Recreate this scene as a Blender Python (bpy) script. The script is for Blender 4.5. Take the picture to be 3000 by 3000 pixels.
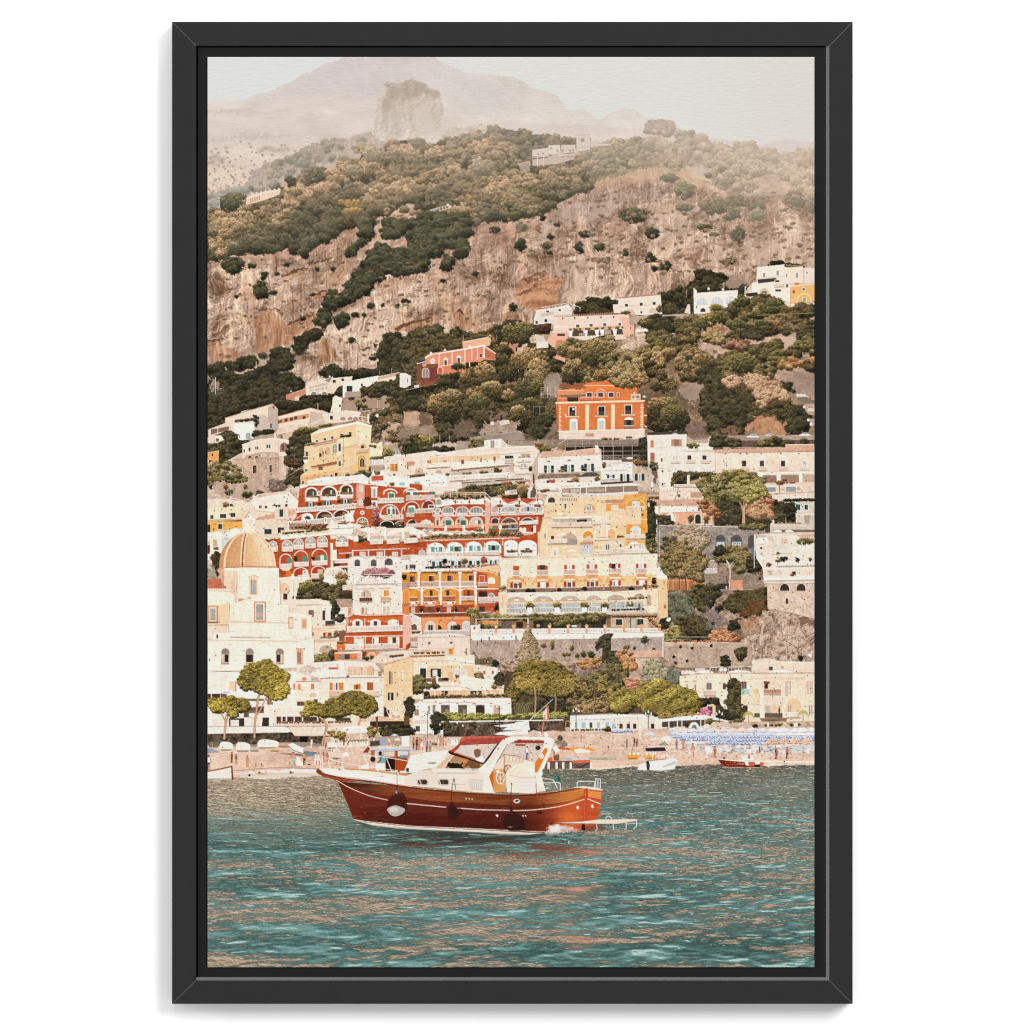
"""A black floating frame on a white wall,holding a canvas print of a hillside seaside town."""
import bpy
import numpy as np,math
# ---------------------------------------------------------------- the printed picture
# The canvas carries a flat print of a seaside town. It is painted here, shape by shape,
# into an array of colours that becomes the colour attribute of the canvas mesh.
W,H = 1000,1500                      # colour samples across and down the canvas
SC = W / 1778.0                        # samples per unit of the working drawing
CX0,CY0 = 608.0,167.0
IMG = np.zeros((H,W,3),np.float32)
RNG = np.random.default_rng(7)
_o = [0.0,0.0,1.0]

def T(ox,oy,size=600,px=1932):      # following shapes are written in a drawing sheet's own units
    _o[0],_o[1],_o[2] = ox,oy,size / px

def tp(pts):
    if isinstance(pts,str):
        v = [float(t) for t in pts.replace(',',' ').split()]
        pts = list(zip(v[::2],v[1::2]))
    a = np.asarray(pts,float)
    return np.stack([(_o[0] + a[:,0] * _o[2] - CX0) * SC,(_o[1] + a[:,1] * _o[2] - CY0) * SC],1)

def ts(s): return s * _o[2] * SC       # a length

def _w(n,cells,off):
    x = np.arange(n) / n * cells + off
    i = np.floor(x).astype(int);f = x - i;f = f * f * (3 - 2 * f)
    return i,f.astype(np.float32)

def noise(fx,fy,seed,octs=4,gain=.5,ridge=False):   # fx,fy: feature size in samples
    rng = np.random.default_rng(seed);out = np.zeros((H,W),np.float32);a = 1.0;tot = 0
    for _ in range(octs):
        gx,gy = W / fx,H / fy
        g = rng.random((int(gy) + 3,int(gx) + 3)).astype(np.float32)
        ix,ux = _w(W,gx,rng.random());iy,uy = _w(H,gy,rng.random())
        r = g[iy][:,ix] * (1 - ux) + g[iy][:,ix + 1] * ux
        r2 = g[iy + 1][:,ix] * (1 - ux) + g[iy + 1][:,ix + 1] * ux
        n = r * (1 - uy[:,None]) + r2 * uy[:,None]
        if ridge: n = 1 - abs(2 * n - 1)
        out += a * n;tot += a;a *= gain;fx = max(fx / 2,1.0);fy = max(fy / 2,1.0)
    return out / tot

def warp(n,dx,dy):                             # look a field up at shifted places
    iy = np.clip(YY + dy,0,H - 1).astype(int);ix = np.clip(XX + dx,0,W - 1).astype(int)
    return n[iy,ix]

def norm(n): return (n - n.mean()) / (n.std() + 1e-9)
YY,XX = np.mgrid[0:H,0:W].astype(np.float32)
NX = norm(noise(9,9,1,4,.65));NY = norm(noise(9,9,2,4,.65))     # edge wobble
NF = norm(noise(2.2,2.2,3,2,.6));NM = norm(noise(8,8,4,4,.6));NL = norm(noise(70,60,5,5,.5))
YY,XX = np.mgrid[0:H,0:W].astype(np.float32)

def smooth(p,n=6,closed=True):
    q = [];m = len(p)
    rng = range(m) if closed else range(m - 1)
    for i in rng:
        if closed: a,b,c,d = p[i - 1],p[i],p[(i + 1) % m],p[(i + 2) % m]
        else: a,b,c,d = p[max(i - 1,0)],p[i],p[i + 1],p[min(i + 2,m - 1)]
        for k in range(n):
            t = k / n
            q.append(.5 * (2 * b + (c - a) * t + (2 * a - 5 * b + 4 * c - d) * t * t + (3 * b - a - 3 * c + d) * t ** 3))
    if not closed: q.append(p[-1])
    return np.array(q)

def cover(p,rough=0.0,ss=4):
    """coverage of polygon p (in samples): slices and array"""
    pad = 2 + rough * 3
    x0 = max(int(p[:,0].min() - pad),0);x1 = min(int(p[:,0].max() + pad) + 1,W)
    y0 = max(int(p[:,1].min() - pad),0);y1 = min(int(p[:,1].max() + pad) + 1,H)
    if x1 <= x0 or y1 <= y0: return None
    if (x1 - x0) * (y1 - y0) > 60000: ss = 2
    sl = (slice(y0,y1),slice(x0,x1));h,w = y1 - y0,x1 - x0
    if not rough:                       # scanline fill,exact along x
        acc = np.zeros((h * ss,w * ss + 1),np.int8)
        ys = y0 + (np.arange(h * ss) + .5) / ss
        q = np.roll(p,-1,0)
        for (ax,ay),(bx,by) in zip(p,q):
            if ay == by: continue
            lo,hi = (ay,by) if ay < by else (by,ay)
            i0 = max(int(math.ceil((lo - y0) * ss - .5)),0);i1 = min(int(math.ceil((hi - y0) * ss - .5)),h * ss)
            if i1 <= i0: continue
            yy = ys[i0:i1];xx = ax + (yy - ay) * (bx - ax) / (by - ay)
            ii = np.clip(np.ceil((xx - x0) * ss - .5).astype(int),0,w * ss)
            acc[np.arange(i0,i1),ii] ^= 1
        m = np.bitwise_xor.accumulate(acc[:,:-1],1)
        c = m.reshape(h,ss,w,ss).mean((1,3),dtype=np.float32)
        return sl,c
    X = XX[sl] + .5 + NX[sl] * rough;Y = YY[sl] + .5 + NY[sl] * rough
    c = np.zeros((h,w),np.float32);ss = 2
    q = np.roll(p,-1,0)
    for sx in (.25,-.25):
        for sy in (.25,-.25):
            inside = np.zeros((h,w),bool);xs = X + sx;ys = Y + sy
            for (ax,ay),(bx,by) in zip(p,q):
                if ay == by: continue
                inside ^= ((ay > ys) != (by > ys)) & (xs < (bx - ax) * (ys - ay) / (by - ay) + ax)
            c += inside
    return sl,c / 4

def blur(a,r):
    r = int(r)
    if r < 1: return a
    for ax in (0,1):
        for _ in range(2):
            pad = [(0,0)] * a.ndim;pad[ax] = (r + 1,r)
            c = np.cumsum(np.pad(a,pad,mode='edge'),ax,dtype=np.float64)
            n = a.shape[ax]
            a = ((np.take(c,range(2 * r + 1,2 * r + 1 + n),ax) - np.take(c,range(0,n),ax)) / (2 * r + 1)).astype(np.float32)
    return a

def lay(sl,c,col):
    if isinstance(col,np.ndarray) and col.ndim == 3: col = col[sl]
    else: col = np.asarray(col,np.float32)
    IMG[sl] += (col - IMG[sl]) * c[...,None]

def poly(pts,col,a=1.0,sm=False,rough=0.0,soft=0,tx=0.0):
    """fill: col is an (r,g,b) or a full colour field;soft blurs the edge,rough frays it,tx mottles it"""
    p = tp(pts)
    if sm: p = smooth(p)
    r = cover(p,rough)
    if r is None: return
    sl,c = r
    if soft:
        s = int(soft) * 2 + 1
        y0,y1,x0,x1 = max(sl[0].start - s,0),min(sl[0].stop + s,H),max(sl[1].start - s,0),min(sl[1].stop + s,W)
        b = np.zeros((y1 - y0,x1 - x0),np.float32)
        b[sl[0].start - y0:sl[0].stop - y0,sl[1].start - x0:sl[1].stop - x0] = c
        sl = (slice(y0,y1),slice(x0,x1));c = blur(b,soft)
    if tx and not (isinstance(col,np.ndarray) and col.ndim == 3):
        col = np.asarray(col,np.float32) + (NM[sl] * .7 + NF[sl] * .5)[...,None] * tx * np.array([1,.95,.9],np.float32)
        IMG[sl] += (col - IMG[sl]) * (c * a)[...,None];return
    lay(sl,c * a,col)

def N(pts,w,col=(236,222,206),a=1.0,sm=False,closed=False):
    p = tp(pts)
    if sm: p = smooth(p,6,closed)
    w = max(ts(w),.35) / 2
    if closed: p = np.vstack([p,p[:1]])
    for i in range(len(p) - 1):
        d = p[i + 1] - p[i];L = math.hypot(*d)
        if L < 1e-6: continue
        e = d / L * w * .5;n = np.array([-d[1],d[0]]) / L * w
        r = cover(np.array([p[i] - e + n,p[i + 1] + e + n,p[i + 1] + e - n,p[i] - e - n]))
        if r: lay(r[0],r[1] * a,col)

def ell(cx,cy,rx,ry,col,a=1.0,rot=0.0,rough=0.0,soft=0,a0=0,a1=360):
    t = np.radians(np.linspace(a0,a1,25));cr,sr = math.cos(math.radians(rot)),math.sin(math.radians(rot))
    x,y = np.cos(t) * rx,np.sin(t) * ry
    poly(np.stack([cx + x * cr - y * sr,cy + x * sr + y * cr],1),col,a,rough=rough,soft=soft)

# leafy stamps: a ragged patch with its own light and shade
NST,SZ = 28,48
def _stamps():
    out = []
    for k in range(NST):
        rng = np.random.default_rng(100 + k)
        y,x = np.mgrid[-1:1:SZ * 1j,-1:1:SZ * 1j]
        def nz(c):
            g = rng.random((c + 2,c + 2));i = np.linspace(0,c,SZ);j = np.minimum(i.astype(int),c);f = i - j
            a = g[j][:,j] * (1 - f) + g[j][:,j + 1] * f;b = g[j + 1][:,j] * (1 - f) + g[j + 1][:,j + 1] * f
            return a * (1 - f[:,None]) + b * f[:,None]
        n1,n2,n3 = nz(4),nz(9),nz(20)
        r = np.hypot(x,y)
        al = .92 - r - (n1 - .5) * .5 - (n2 - .5) * .6 - (n3 - .5) * .35
        sh = .5 - y * .45 - x * .16 + (n2 - .5) * .9 + (n3 - .5) * .8
        out.append((al.astype(np.float32),np.clip(sh,0,1).astype(np.float32)))
    return out
ST = _stamps()

def stamp(cx,cy,rx,ry,ramp,a=1.0):          # in samples
    x0,x1 = int(math.floor(cx - rx)),int(math.ceil(cx + rx)) + 1
    y0,y1 = int(math.floor(cy - ry)),int(math.ceil(cy + ry)) + 1
    X0,X1,Y0,Y1 = max(x0,0),min(x1,W),max(y0,0),min(y1,H)
    if X1 <= X0 or Y1 <= Y0: return
    al,sh = ST[int(RNG.integers(NST))]
    ix = np.clip(((np.arange(X0,X1) + .5 - cx) / rx * .5 + .5) * SZ,0,SZ - 1).astype(int)
    iy = np.clip(((np.arange(Y0,Y1) + .5 - cy) / ry * .5 + .5) * SZ,0,SZ - 1).astype(int)
    g = np.ix_(iy,ix);A = np.clip(al[g] * max(rx,2) * .75 + .5,0,1) * a;S = sh[g][...,None]
    d,m,l = ramp
    c = np.where(S < .5,d + (m - d) * S * 2,m + (l - m) * (S * 2 - 1))
    s = (slice(Y0,Y1),slice(X0,X1));IMG[s] += (c - IMG[s]) * A[...,None]

def rp(*c): return [np.array(v,np.float32) for v in c]
def mixr(a,b,t): return [x + (y - x) * t for x,y in zip(a,b)]

def L(pts,r,ra,rb=None,dens=1.0,lit=None,sm=True,jit=10,asp=.8,a=1.0,tree=2.0):
    """fill an outline with overlapping crowns of leaf clumps,each crown lit on top and dark beneath"""
    p = tp(pts)
    if sm: p = smooth(p,4)
    rr = ts(r)
    R = cover(p)
    if R is None: return
    sl,c = R
    if tree:
        f = blur(np.pad(c,3),2)[3:-3,3:-3]
        k0 = (f > .25) if dens < 1 else (f > .5)
    else: k0 = c > .4
    ys,xs = np.nonzero(k0)
    if not len(ys): return
    RT = rr * max(tree,1)
    n = int(c.sum() / (RT * RT) * 1.3 * dens) + 2
    k = RNG.integers(0,len(ys),n);px = xs[k] + sl[1].start;py = ys[k] + sl[0].start
    if dens >= 1: stampfill(sl,c,ra,rr,a)
    o = np.argsort(py + RNG.normal(0,rr * .6,n));px,py = px[o],py[o]
    for x,y in zip(px,py):
        if rb is None: t = 0
        elif lit is None: t = np.clip(.5 + NL[y,x] * .35 + RNG.normal(0,.25),0,1)
        else: t = np.clip(lit(x,y) + RNG.normal(0,.16),0,1.15)
        rm = ra if rb is None else mixr(ra,rb,t)
        j = RNG.normal(0,jit) * .6
        R1 = RT * RNG.uniform(.55,1.3);crown(x,y,R1,R1 * asp * RNG.uniform(.75,1.05),[v + j for v in rm],rr * .62,a)

def stampfill(sl,c,ra,rr,a):
    col = ra[0] * .6 + ra[1] * .4 + (NF[sl] * 5)[...,None]
    IMG[sl] += (col - IMG[sl]) * (c * a)[...,None]

def crown(cx,cy,RX,RY,ra,r,a=1.0,n=None):
    n = n or int(np.clip(4 + RX * RY / (r * r) * 1.7,4,120))
    th = RNG.uniform(0,2 * math.pi,n);q = np.sqrt(RNG.random(n))
    X = cx + np.cos(th) * q * max(RX - r * .4,.1);Y = cy + np.sin(th) * q * max(RY - r * .4,.1)
    o = np.argsort(Y + RNG.normal(0,RY * .3,n))
    if n > 5:                                   # the lit clumps sit on top of the dark ones
        o = np.argsort(-(Y - cy) + RNG.normal(0,RY * .55,n))
    for i in o:
        t = (Y[i] - cy) / max(RY,.1) + (X[i] - cx) / max(RX,.1) * .25
        if t > 0: rm = mixr(ra,[ra[0] * .84,ra[0] * .95,ra[1]],min(t * 1.1,1))
        else: rm = mixr(ra,[ra[0] * .6 + ra[1] * .4,ra[1] * .35 + ra[2] * .65,ra[2] * 1.14],min(-t * 1.1,1))
        s = r * RNG.uniform(.7,1.35);j = RNG.normal(0,3)
        stamp(X[i],Y[i],s * 1.15,s,[v + j for v in rm],a)

def bush(cx,cy,rx,ry,ra,n=None,r=None,jit=8,a=1.0):
    """one round shrub or crown"""
    c = tp([(cx,cy)])[0];RX,RY = ts(rx),ts(ry)
    r = ts(r) if r else max(min(RX,RY) * .42,1.0)
    j = RNG.normal(0,jit) * .5
    crown(c[0],c[1],RX,RY,[v + j for v in ra],max(r * .8,.9),a,n)

def veil(col,f):                                # haze: f is an array 0..1 over the sheet
    global IMG
    IMG += (np.asarray(col,np.float32) - IMG) * f[...,None]
def sy(y): return (y - CY0) * SC
def sx(x): return (x - CX0) * SC
def ss_(a,b,v): t = np.clip((v - a) / (b - a),0,1);return t * t * (3 - 2 * t)
# ---- sky
IMG[:] = np.array([222,221,216],np.float32)
IMG += (NF * .8)[...,None]
f = ss_(sx(1500),sx(608),XX) * ss_(sy(420),sy(170),YY)
veil((219,224,222),f * .5)
T(600,160,900)
def ramp3(v,*c):
    c = [np.array(k,np.float32) for k in c];v = np.clip(v,0,1)[...,None] * (len(c) - 1);out = np.zeros(v.shape[:2] + (3,),np.float32)
    for i in range(len(c) - 1):
        w = np.clip(v - i,0,1);out = c[0] + 0 * out if i == 0 else out;out = out + (c[i + 1] - c[i]) * w
    return out
n1 = norm(noise(120,60,11,5));n2 = norm(noise(16,7,12,4,.6))
g = ramp3((YY - sy(167)) / (sy(480) - sy(167)),(218,208,201),(216,206,198),(221,211,201),(223,212,202))
rd_ = norm(warp(noise(70,50,13,5,.6,True),n1 * 8,n1 * 6));rs_ = norm(rd_ - np.roll(np.roll(rd_,3,1),-2,0));far = g + (n1 * 2.4 + n2 * .9 + rs_ * 1.5 + rd_ * 1.2)[...,None] + (ss_(sy(420),sy(200),YY) * np.clip(-n1,0,2) * 1.5)[...,None] * np.array([-.3,-.8,.6],np.float32)
poly("0,310 180,297 270,280 340,245 420,235 470,205 560,170 610,130 700,92 760,55 850,38 870,14 900,-40 1420,-40 1460,35 1550,80 1620,110 1700,125 1790,130 1910,138 1985,160 2080,215 2150,235 2210,260 2250,300 2280,348 2330,352 2390,350 2430,380 2470,405 2500,408 2530,385 2590,350 2670,342 2710,352 2780,405 2810,418 2860,410 2910,405 2950,427 2985,465 3010,510 3060,800 0,900",far,rough=.7,sm=False)
poly("3000,640 3100,575 3200,530 3310,545 3410,545 3490,570 3550,552 3620,537 3690,539 3780,552 3860,545 3900,800 3000,800",(219,207,202),rough=.8)
poly("1400,40 1560,100 1700,180 1850,250 1900,330 1750,330 1600,230 1450,130",(211,200,202),.45,soft=14)
poly("350,340 520,250 650,235 720,300 620,340 450,360",(208,195,194),.4,soft=9)
poly("760,60 900,40 1150,120 1120,180 900,240 760,220 700,120",(212,200,202),.4,soft=12)
# near tan slope, left
b1 = norm(noise(5,3,21,3,.7));b2 = norm(noise(60,22,22,5,.55));b3 = norm(noise(3,2.2,23,2,.7))
k = ss_(sy(300),sy(560),YY)
slope = ramp3((YY - sy(298)) / (sy(600) - sy(298)),(221,207,198),(219,204,193),(223,205,188),(218,196,174)) + ((b1 * 4 + np.minimum(b3,0) * 8) * k + b2 * 4)[...,None] * np.array([1,1,1.05],np.float32)
poly("0,300 150,300 225,293 310,305 430,300 520,272 650,262 800,240 1000,300 1150,260 1400,350 1700,420 1932,430 2300,440 2700,470 3000,520 3000,700 1600,800 900,900 300,1100 0,1100",slope,.9,rough=1,soft=2)
for q,cc,aa in (("20,345 120,352 240,350 350,340 330,360 150,372 20,362",(200,184,174),.6),("230,372 420,352 560,345 520,362 380,378 260,386",(203,190,182),.5),
    ("20,545 100,520 260,510 430,505 550,500 500,520 300,535 120,545 40,560",(196,182,172),.55),("330,600 350,580 420,575 500,590 540,605 480,615 380,612",(178,164,156),.6),
    ("560,400 620,375 700,370 760,395 700,420 600,425",(205,194,187),.5),("700,560 760,540 900,520 1060,480 1060,530 900,560 760,580",(190,178,168),.5),
    ("20,650 60,625 130,640 140,670 60,700 20,690",(182,166,156),.6),("120,590 150,588 155,602 125,606",(176,148,130),.7)):
    poly(q,cc,aa,rough=2.5,soft=1)
for _ in range(170):
    x,y = RNG.uniform(20,600),RNG.uniform(520,870)
    if y > 1000 - x * .45 or RNG.random() > ss_(480,760,y): continue
    bush(x,y,RNG.uniform(3,9),RNG.uniform(2,4),rp((160,138,118),(182,158,136),(205,180,155)),a=.5)
SKYI = IMG.copy()
# the tall butte
rn = norm(noise(9,45,31,5,.6));rn2 = norm(noise(14,12,32,5,.65));sh = rn2 - np.roll(np.roll(rn2,2,1),2,0)
butte = ramp3((YY - sy(235)) / (sy(430) - sy(235)),(192,178,165),(202,189,177),(212,200,188)) + (rn * 5 + sh * 8 + b3 * 3)[...,None]
poly("1062,560 1068,480 1064,400 1082,335 1090,290 1118,240 1140,205 1150,188 1200,170 1215,178 1260,165 1330,167 1390,190 1420,205 1452,228 1470,250 1482,275 1497,340 1490,420 1502,500 1515,580",butte,rough=1.6)
for q in ("1145,205 1220,190 1330,180 1420,215 1470,260 1440,290 1380,250 1300,270 1240,300 1170,280","1090,300 1130,260 1180,300 1150,330 1100,340"):
    poly(q,(164,148,134),.5,rough=3.5,soft=1)
poly("1200,300 1290,350 1380,330 1450,420 1400,520 1330,440 1240,400",(188,175,166),.35,rough=4,soft=2)
poly("1320,380 1350,300 1400,330 1430,430 1470,540 1400,540 1350,480",(220,209,198),.5,rough=3,soft=2)
# rocky spur between
r1 = norm(noise(10,22,41,5,.62));r1s = r1 - np.roll(np.roll(r1,2,1),3,0)
spur = ramp3(.5 + b2 * .25,(158,146,134),(182,166,153),(197,178,160)) + (r1s * 7 + b3 * 4)[...,None]
poly("0,1030 0,880 60,870 150,835 250,830 270,790 290,740 350,710 420,680 500,660 560,640 600,600 650,575 760,560 780,535 860,530 930,515 1000,505 1065,500 1080,540 1300,560 1500,560 1510,480 1560,465 1620,490 1700,450 1790,455 1850,500 1932,500 2100,520 2100,700 900,1000",spur,rough=1.8)
GH = rp((128,122,106),(158,145,124),(193,174,148));GHd = rp((118,117,104),(138,134,118),(168,157,136))
L("640,600 760,560 860,540 1000,520 1060,560 980,620 900,650 800,690 700,730 620,740 560,700",15,GHd,GH,.35,a=.75)
L("290,780 420,700 560,650 640,640 640,700 560,760 500,790 380,850 290,860",13,GHd,GH,.38,a=.7)
L("20,900 150,850 250,840 260,900 120,1000 20,1010",14,rp((128,132,124),(150,150,140),(180,172,158)),None,.6,a=.7)
L("1500,500 1560,468 1620,490 1700,452 1800,470 1932,490 1900,530 1700,520 1560,560",12,rp((178,166,152),(195,182,166),(212,198,182)),None,1.3,a=.8)
# ---- hazy hilltop, right
T(1490,160,900)
hc = ramp3(.5 + norm(noise(30,14,51,5,.6)) * .28,(165,142,124),(192,168,146),(213,188,163)) + (b3 * 4 + b1 * 3)[...,None]
poly("-40,560 0,500 200,520 420,560 600,590 700,560 900,570 1100,560 1300,580 1600,610 1932,640 1960,1500 -40,1100",hc,rough=2)
# ---- the cliff
wx = norm(noise(46,46,71,3,.5)) * 5;wy = norm(noise(46,46,72,3,.5)) * 5
shy = (XX - 500) * -.28 * ss_(620,200,XX)      # beds climb to the right on the left wall
cv = norm(warp(noise(6,60,61,6,.66),wx * .5,wy));ci = norm(warp(noise(30,24,62,6,.62),wx,wy));cr = norm(warp(noise(9,8,66,4,.65,True),wx,wy))
st = norm(warp(noise(14,90,63,5,.6),wx * .7,wy));lo = norm(noise(150,120,64,4))
tilt = np.clip(YY - (XX * .42),-1e4,1e4)
lay_ = noise(90,7,65,5,.62);lay_ = norm(warp(lay_,wx,wy * .6 - (XX * -.30) * (XX < 520) - (520 * -.30) * (XX >= 520)))
rg = noise(15,20,67,4,.66,True);rg = norm(warp(rg,wx * 1.5,wy * 1.5))
big = norm(warp(noise(60,70,69,3,.5),wx * 2,wy * 2));bsh = norm(big - np.roll(np.roll(big,7,1),5,0))
hgt = ci * .7 + cv * .6 + cr * .7 + lay_ * .5 + rg * .4 + NF * .22
shd = hgt - np.roll(np.roll(hgt,2,1),1,0);shd = norm(shd)
base_c = ramp3(.5 + lo * .15 + st * .12 + ci * .10,(152,126,108),(188,161,141),(218,194,170))
cliff = base_c + (np.clip(bsh,-2,2) * 8 + np.clip(shd,-2.2,2.6) * 11 + cv * 5 + b3 * 4 + lay_ * 3)[...,None] * np.array([1,.97,.93],np.float32)
crk = np.clip((rg - 1.25) * 1.6,0,1);crk2 = np.clip((cr - 1.5) * 1.4,0,1)
cliff += (crk * -36 + crk2 * -26)[...,None]
veg = np.clip(norm(warp(noise(26,12,68,6,.7),wx,wy + XX * .2)) - .5 + .75 * ss_(560,900,XX) * ss_(360,230,YY),0,1.2)
cliff += (np.array([118,98,80],np.float32) + (NF * 9)[...,None] - cliff) * (np.clip(veg * (1.0 + .5 * NF),0,1) * .55)[...,None]
CLIFF = cliff - (np.clip(-ci - .9,0,1.5) * 20)[...,None] + (np.clip(st - .9,0,1.2) * 13)[...,None] * np.array([1,.55,.15],np.float32)
T(600,160,900)
poly("-40,1230 200,1240 540,1200 800,1120 980,1050 1150,980 1300,930 1480,950 1700,1050 1930,1000 2110,980 2240,880 2340,840 2480,790 2600,765 2720,765 2960,720 3110,800 3250,850 3420,880 3600,880 3780,920 3880,960 3900,2500 -40,2500",CLIFF,rough=2)
# rusty scrub on ledges, pale slabs, stained hollows
RU = (172,128,106)
for q,aa in (("20,1260 250,1250 540,1225 700,1200 800,1110 980,1060 1010,1100 850,1160 700,1260 560,1290 300,1310 60,1320",.55),("1080,1060 1270,950 1380,980 1280,1040 1190,1060 1120,1160 1290,1160 1290,1220 1150,1200 1060,1200 1030,1280 980,1260",.5),
    ("1490,1210 1600,1230 1700,1110 1760,1060 1850,1040 1932,1100 1932,1240 1790,1180 1730,1140 1650,1180 1600,1280 1460,1330 1430,1290",.45),("860,1590 1040,1480 1200,1400 1400,1380 1420,1420 1200,1480 1060,1540 960,1600 880,1640",.35)):
    poly(q,RU,aa * .8,rough=4,soft=2)
for q in ("760,1400 860,1300 900,1320 860,1480 800,1560 770,1480","1420,1400 1480,1380 1520,1500 1640,1620 1800,1700 1700,1750 1550,1700 1460,1560","560,1740 640,1700 700,1640 740,1660 690,1740 600,1780 540,1830","240,1440 290,1400 310,1560 300,1740 240,1700"):
    poly(q,(201,160,122),.42,rough=3,soft=3)
OC = ramp3(.5 + cv * .3,(140,98,72),(172,128,96),(200,158,122))
for q,aa in (("320,1640 400,1600 480,1630 500,1690 600,1665 700,1620 705,1690 640,1750 560,1780 480,1850 390,1880 320,1870 305,1800",.75),("690,1500 730,1490 770,1500 750,1560 720,1570 690,1540",.8),("20,1790 100,1790 110,1830 160,1840 200,1850 260,1930 20,1932",.7),
    ("1190,1720 1280,1670 1430,1640 1480,1680 1420,1720 1300,1740 1220,1760",.7),("1570,1640 1600,1600 1640,1640 1680,1700 1660,1740 1600,1720",.7),("480,1390 620,1345 660,1360 600,1400 500,1420",.5),("2000,1500 2060,1440 2130,1380 2200,1370 2250,1400 2300,1400 2270,1440 2210,1480 2200,1560 2150,1640 2060,1600 1980,1560",.0)):
    poly(q,OC,aa,rough=2.5,soft=1)
for q in ("330,1605 400,1592 480,1596 480,1604 400,1602 340,1615","500,1690 600,1660 690,1625 690,1640 610,1670 520,1700","700,1498 760,1480 770,1492 710,1515","1200,1720 1290,1675 1420,1650 1420,1662 1300,1690 1220,1735","1580,1630 1600,1605 1640,1635 1630,1645 1600,1620","480,1392 560,1362 640,1345 650,1355 570,1378 490,1405","20,1790 100,1790 108,1828 96,1830 92,1804 20,1802",
    "640,1310 760,1290 800,1270 800,1282 760,1302 650,1325"):
    poly(q,(88,62,50),.75,rough=1.2)
ell(265,1595,24,32,(150,132,122),.7,rough=1.5);ell(268,1590,15,20,(190,172,160),.7,rough=1);ell(268,1588,7,9,(140,118,108),.8)
for i in range(150):                             # dripping pale and dark streaks down the wall
    x = RNG.uniform(230,740) if i % 2 else RNG.uniform(1430,2080);y = RNG.uniform(1330,1700) + (60 if i % 3 else 0);l = RNG.uniform(40,170)
    if y > 1640: l *= .8
    c = [(214,184,156),(140,104,84),(205,158,118)][int(RNG.integers(3))]
    poly([(x,y),(x + 5,y + l * .3),(x + 4,y + l),(x - 2,y + l * .9),(x - 4,y + l * .4)],c,.45,rough=1.2)
T(1490,160,900)
poly("230,960 300,930 450,920 600,940 640,900 700,940 640,1000 560,1060 420,1080 300,1060 240,1150 200,1130 210,1040",(204,184,170),.45,rough=4,soft=1)
poly("880,1000 1000,960 1130,970 1150,1150 1100,1250 980,1280 890,1240 870,1120",(194,172,156),.35,rough=4,soft=2)
poly("1480,1100 1700,1080 1850,1120 1900,1300 1700,1330 1500,1330 1440,1260",(192,168,152),.4,rough=4,soft=3)
poly("180,1350 400,1290 560,1300 540,1500 350,1530 330,1420 200,1380",(190,168,150),.35,rough=4,soft=3)
for q,aa in (("230,920 420,850 600,780 1000,730 1160,760 1140,800 900,800 700,820 450,880 260,960",.5),("200,1010 260,950 300,980 230,1040",.5),("560,1090 700,1060 760,1070 780,1110 600,1120 400,1110 420,1080",.45),("900,960 1100,920 1160,900 1180,940 1000,980 920,990",.55),("1060,1270 1180,1230 1260,1290 1180,1310 1100,1300",.4),
    ("1160,800 1300,850 1500,860 1480,930 1400,1060 1330,980 1200,900",.45),("0,1040 120,1020 180,1040 150,1110 20,1140 0,1130",.5),("1500,1000 1600,900 1800,920 1700,990 1560,1060 1500,1100",.35)):
    poly(q,(184,140,112),aa * .8,rough=4,soft=2)
O2 = ramp3(.5 + cr * .2 + lay_ * .2,(150,104,76),(184,134,98),(204,156,118))
poly("40,1500 60,1450 100,1410 150,1385 225,1372 250,1400 330,1398 350,1420 320,1470 290,1490 292,1560 255,1630 200,1625 120,1600 70,1545",O2,.85,rough=2,soft=1)
for q in ("70,1440 110,1400 180,1375 245,1358 230,1380 160,1400 110,1425","45,1505 100,1490 160,1440 230,1420 160,1470 110,1505 60,1515","100,1420 220,1395 230,1402 120,1432","350,1500 400,1470 470,1490 440,1540 360,1570",):
    poly(q,(110,76,60) if q[0] != '3' else (205,182,160),.7,rough=1.5)
for i in range(90):
    x = RNG.uniform(20,1100);y = RNG.uniform(1330,1450);l = RNG.uniform(30,130)
    poly([(x,y),(x + 4,y + l * .3),(x + 3,y + l),(x - 2,y + l * .9),(x - 3,y + l * .4)],[(208,186,168),(136,112,98)][i % 2],.4,rough=1.2)
for i in range(220):                              # cracks and ledges over the crag
    x,y = RNG.uniform(0,1900),RNG.uniform(950,1450)
    if RNG.random() < .5: q = [(x,y),(x + 25,y - 6),(x + 60,y + 2),(x + 22,y + 3)]
    else: q = [(x,y),(x + 5,y + 25),(x + 1,y + 60),(x - 3,y + 25)]
    poly(q,(112,88,76) if RNG.random() < .65 else (216,196,180),.5,rough=1.5)
T(600,160,900)
for i in range(200):
    x,y = RNG.uniform(20,1900),RNG.uniform(1260,1800)
    if RNG.random() < .6: q = [(x,y),(x + 25,y - 9),(x + 60,y - 10),(x + 22,y)]
    else: q = [(x,y),(x + 5,y + 25),(x + 1,y + 60),(x - 3,y + 25)]
    poly(q,(106,80,68) if RNG.random() < .65 else (214,192,174),.45,rough=1.5)
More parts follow.
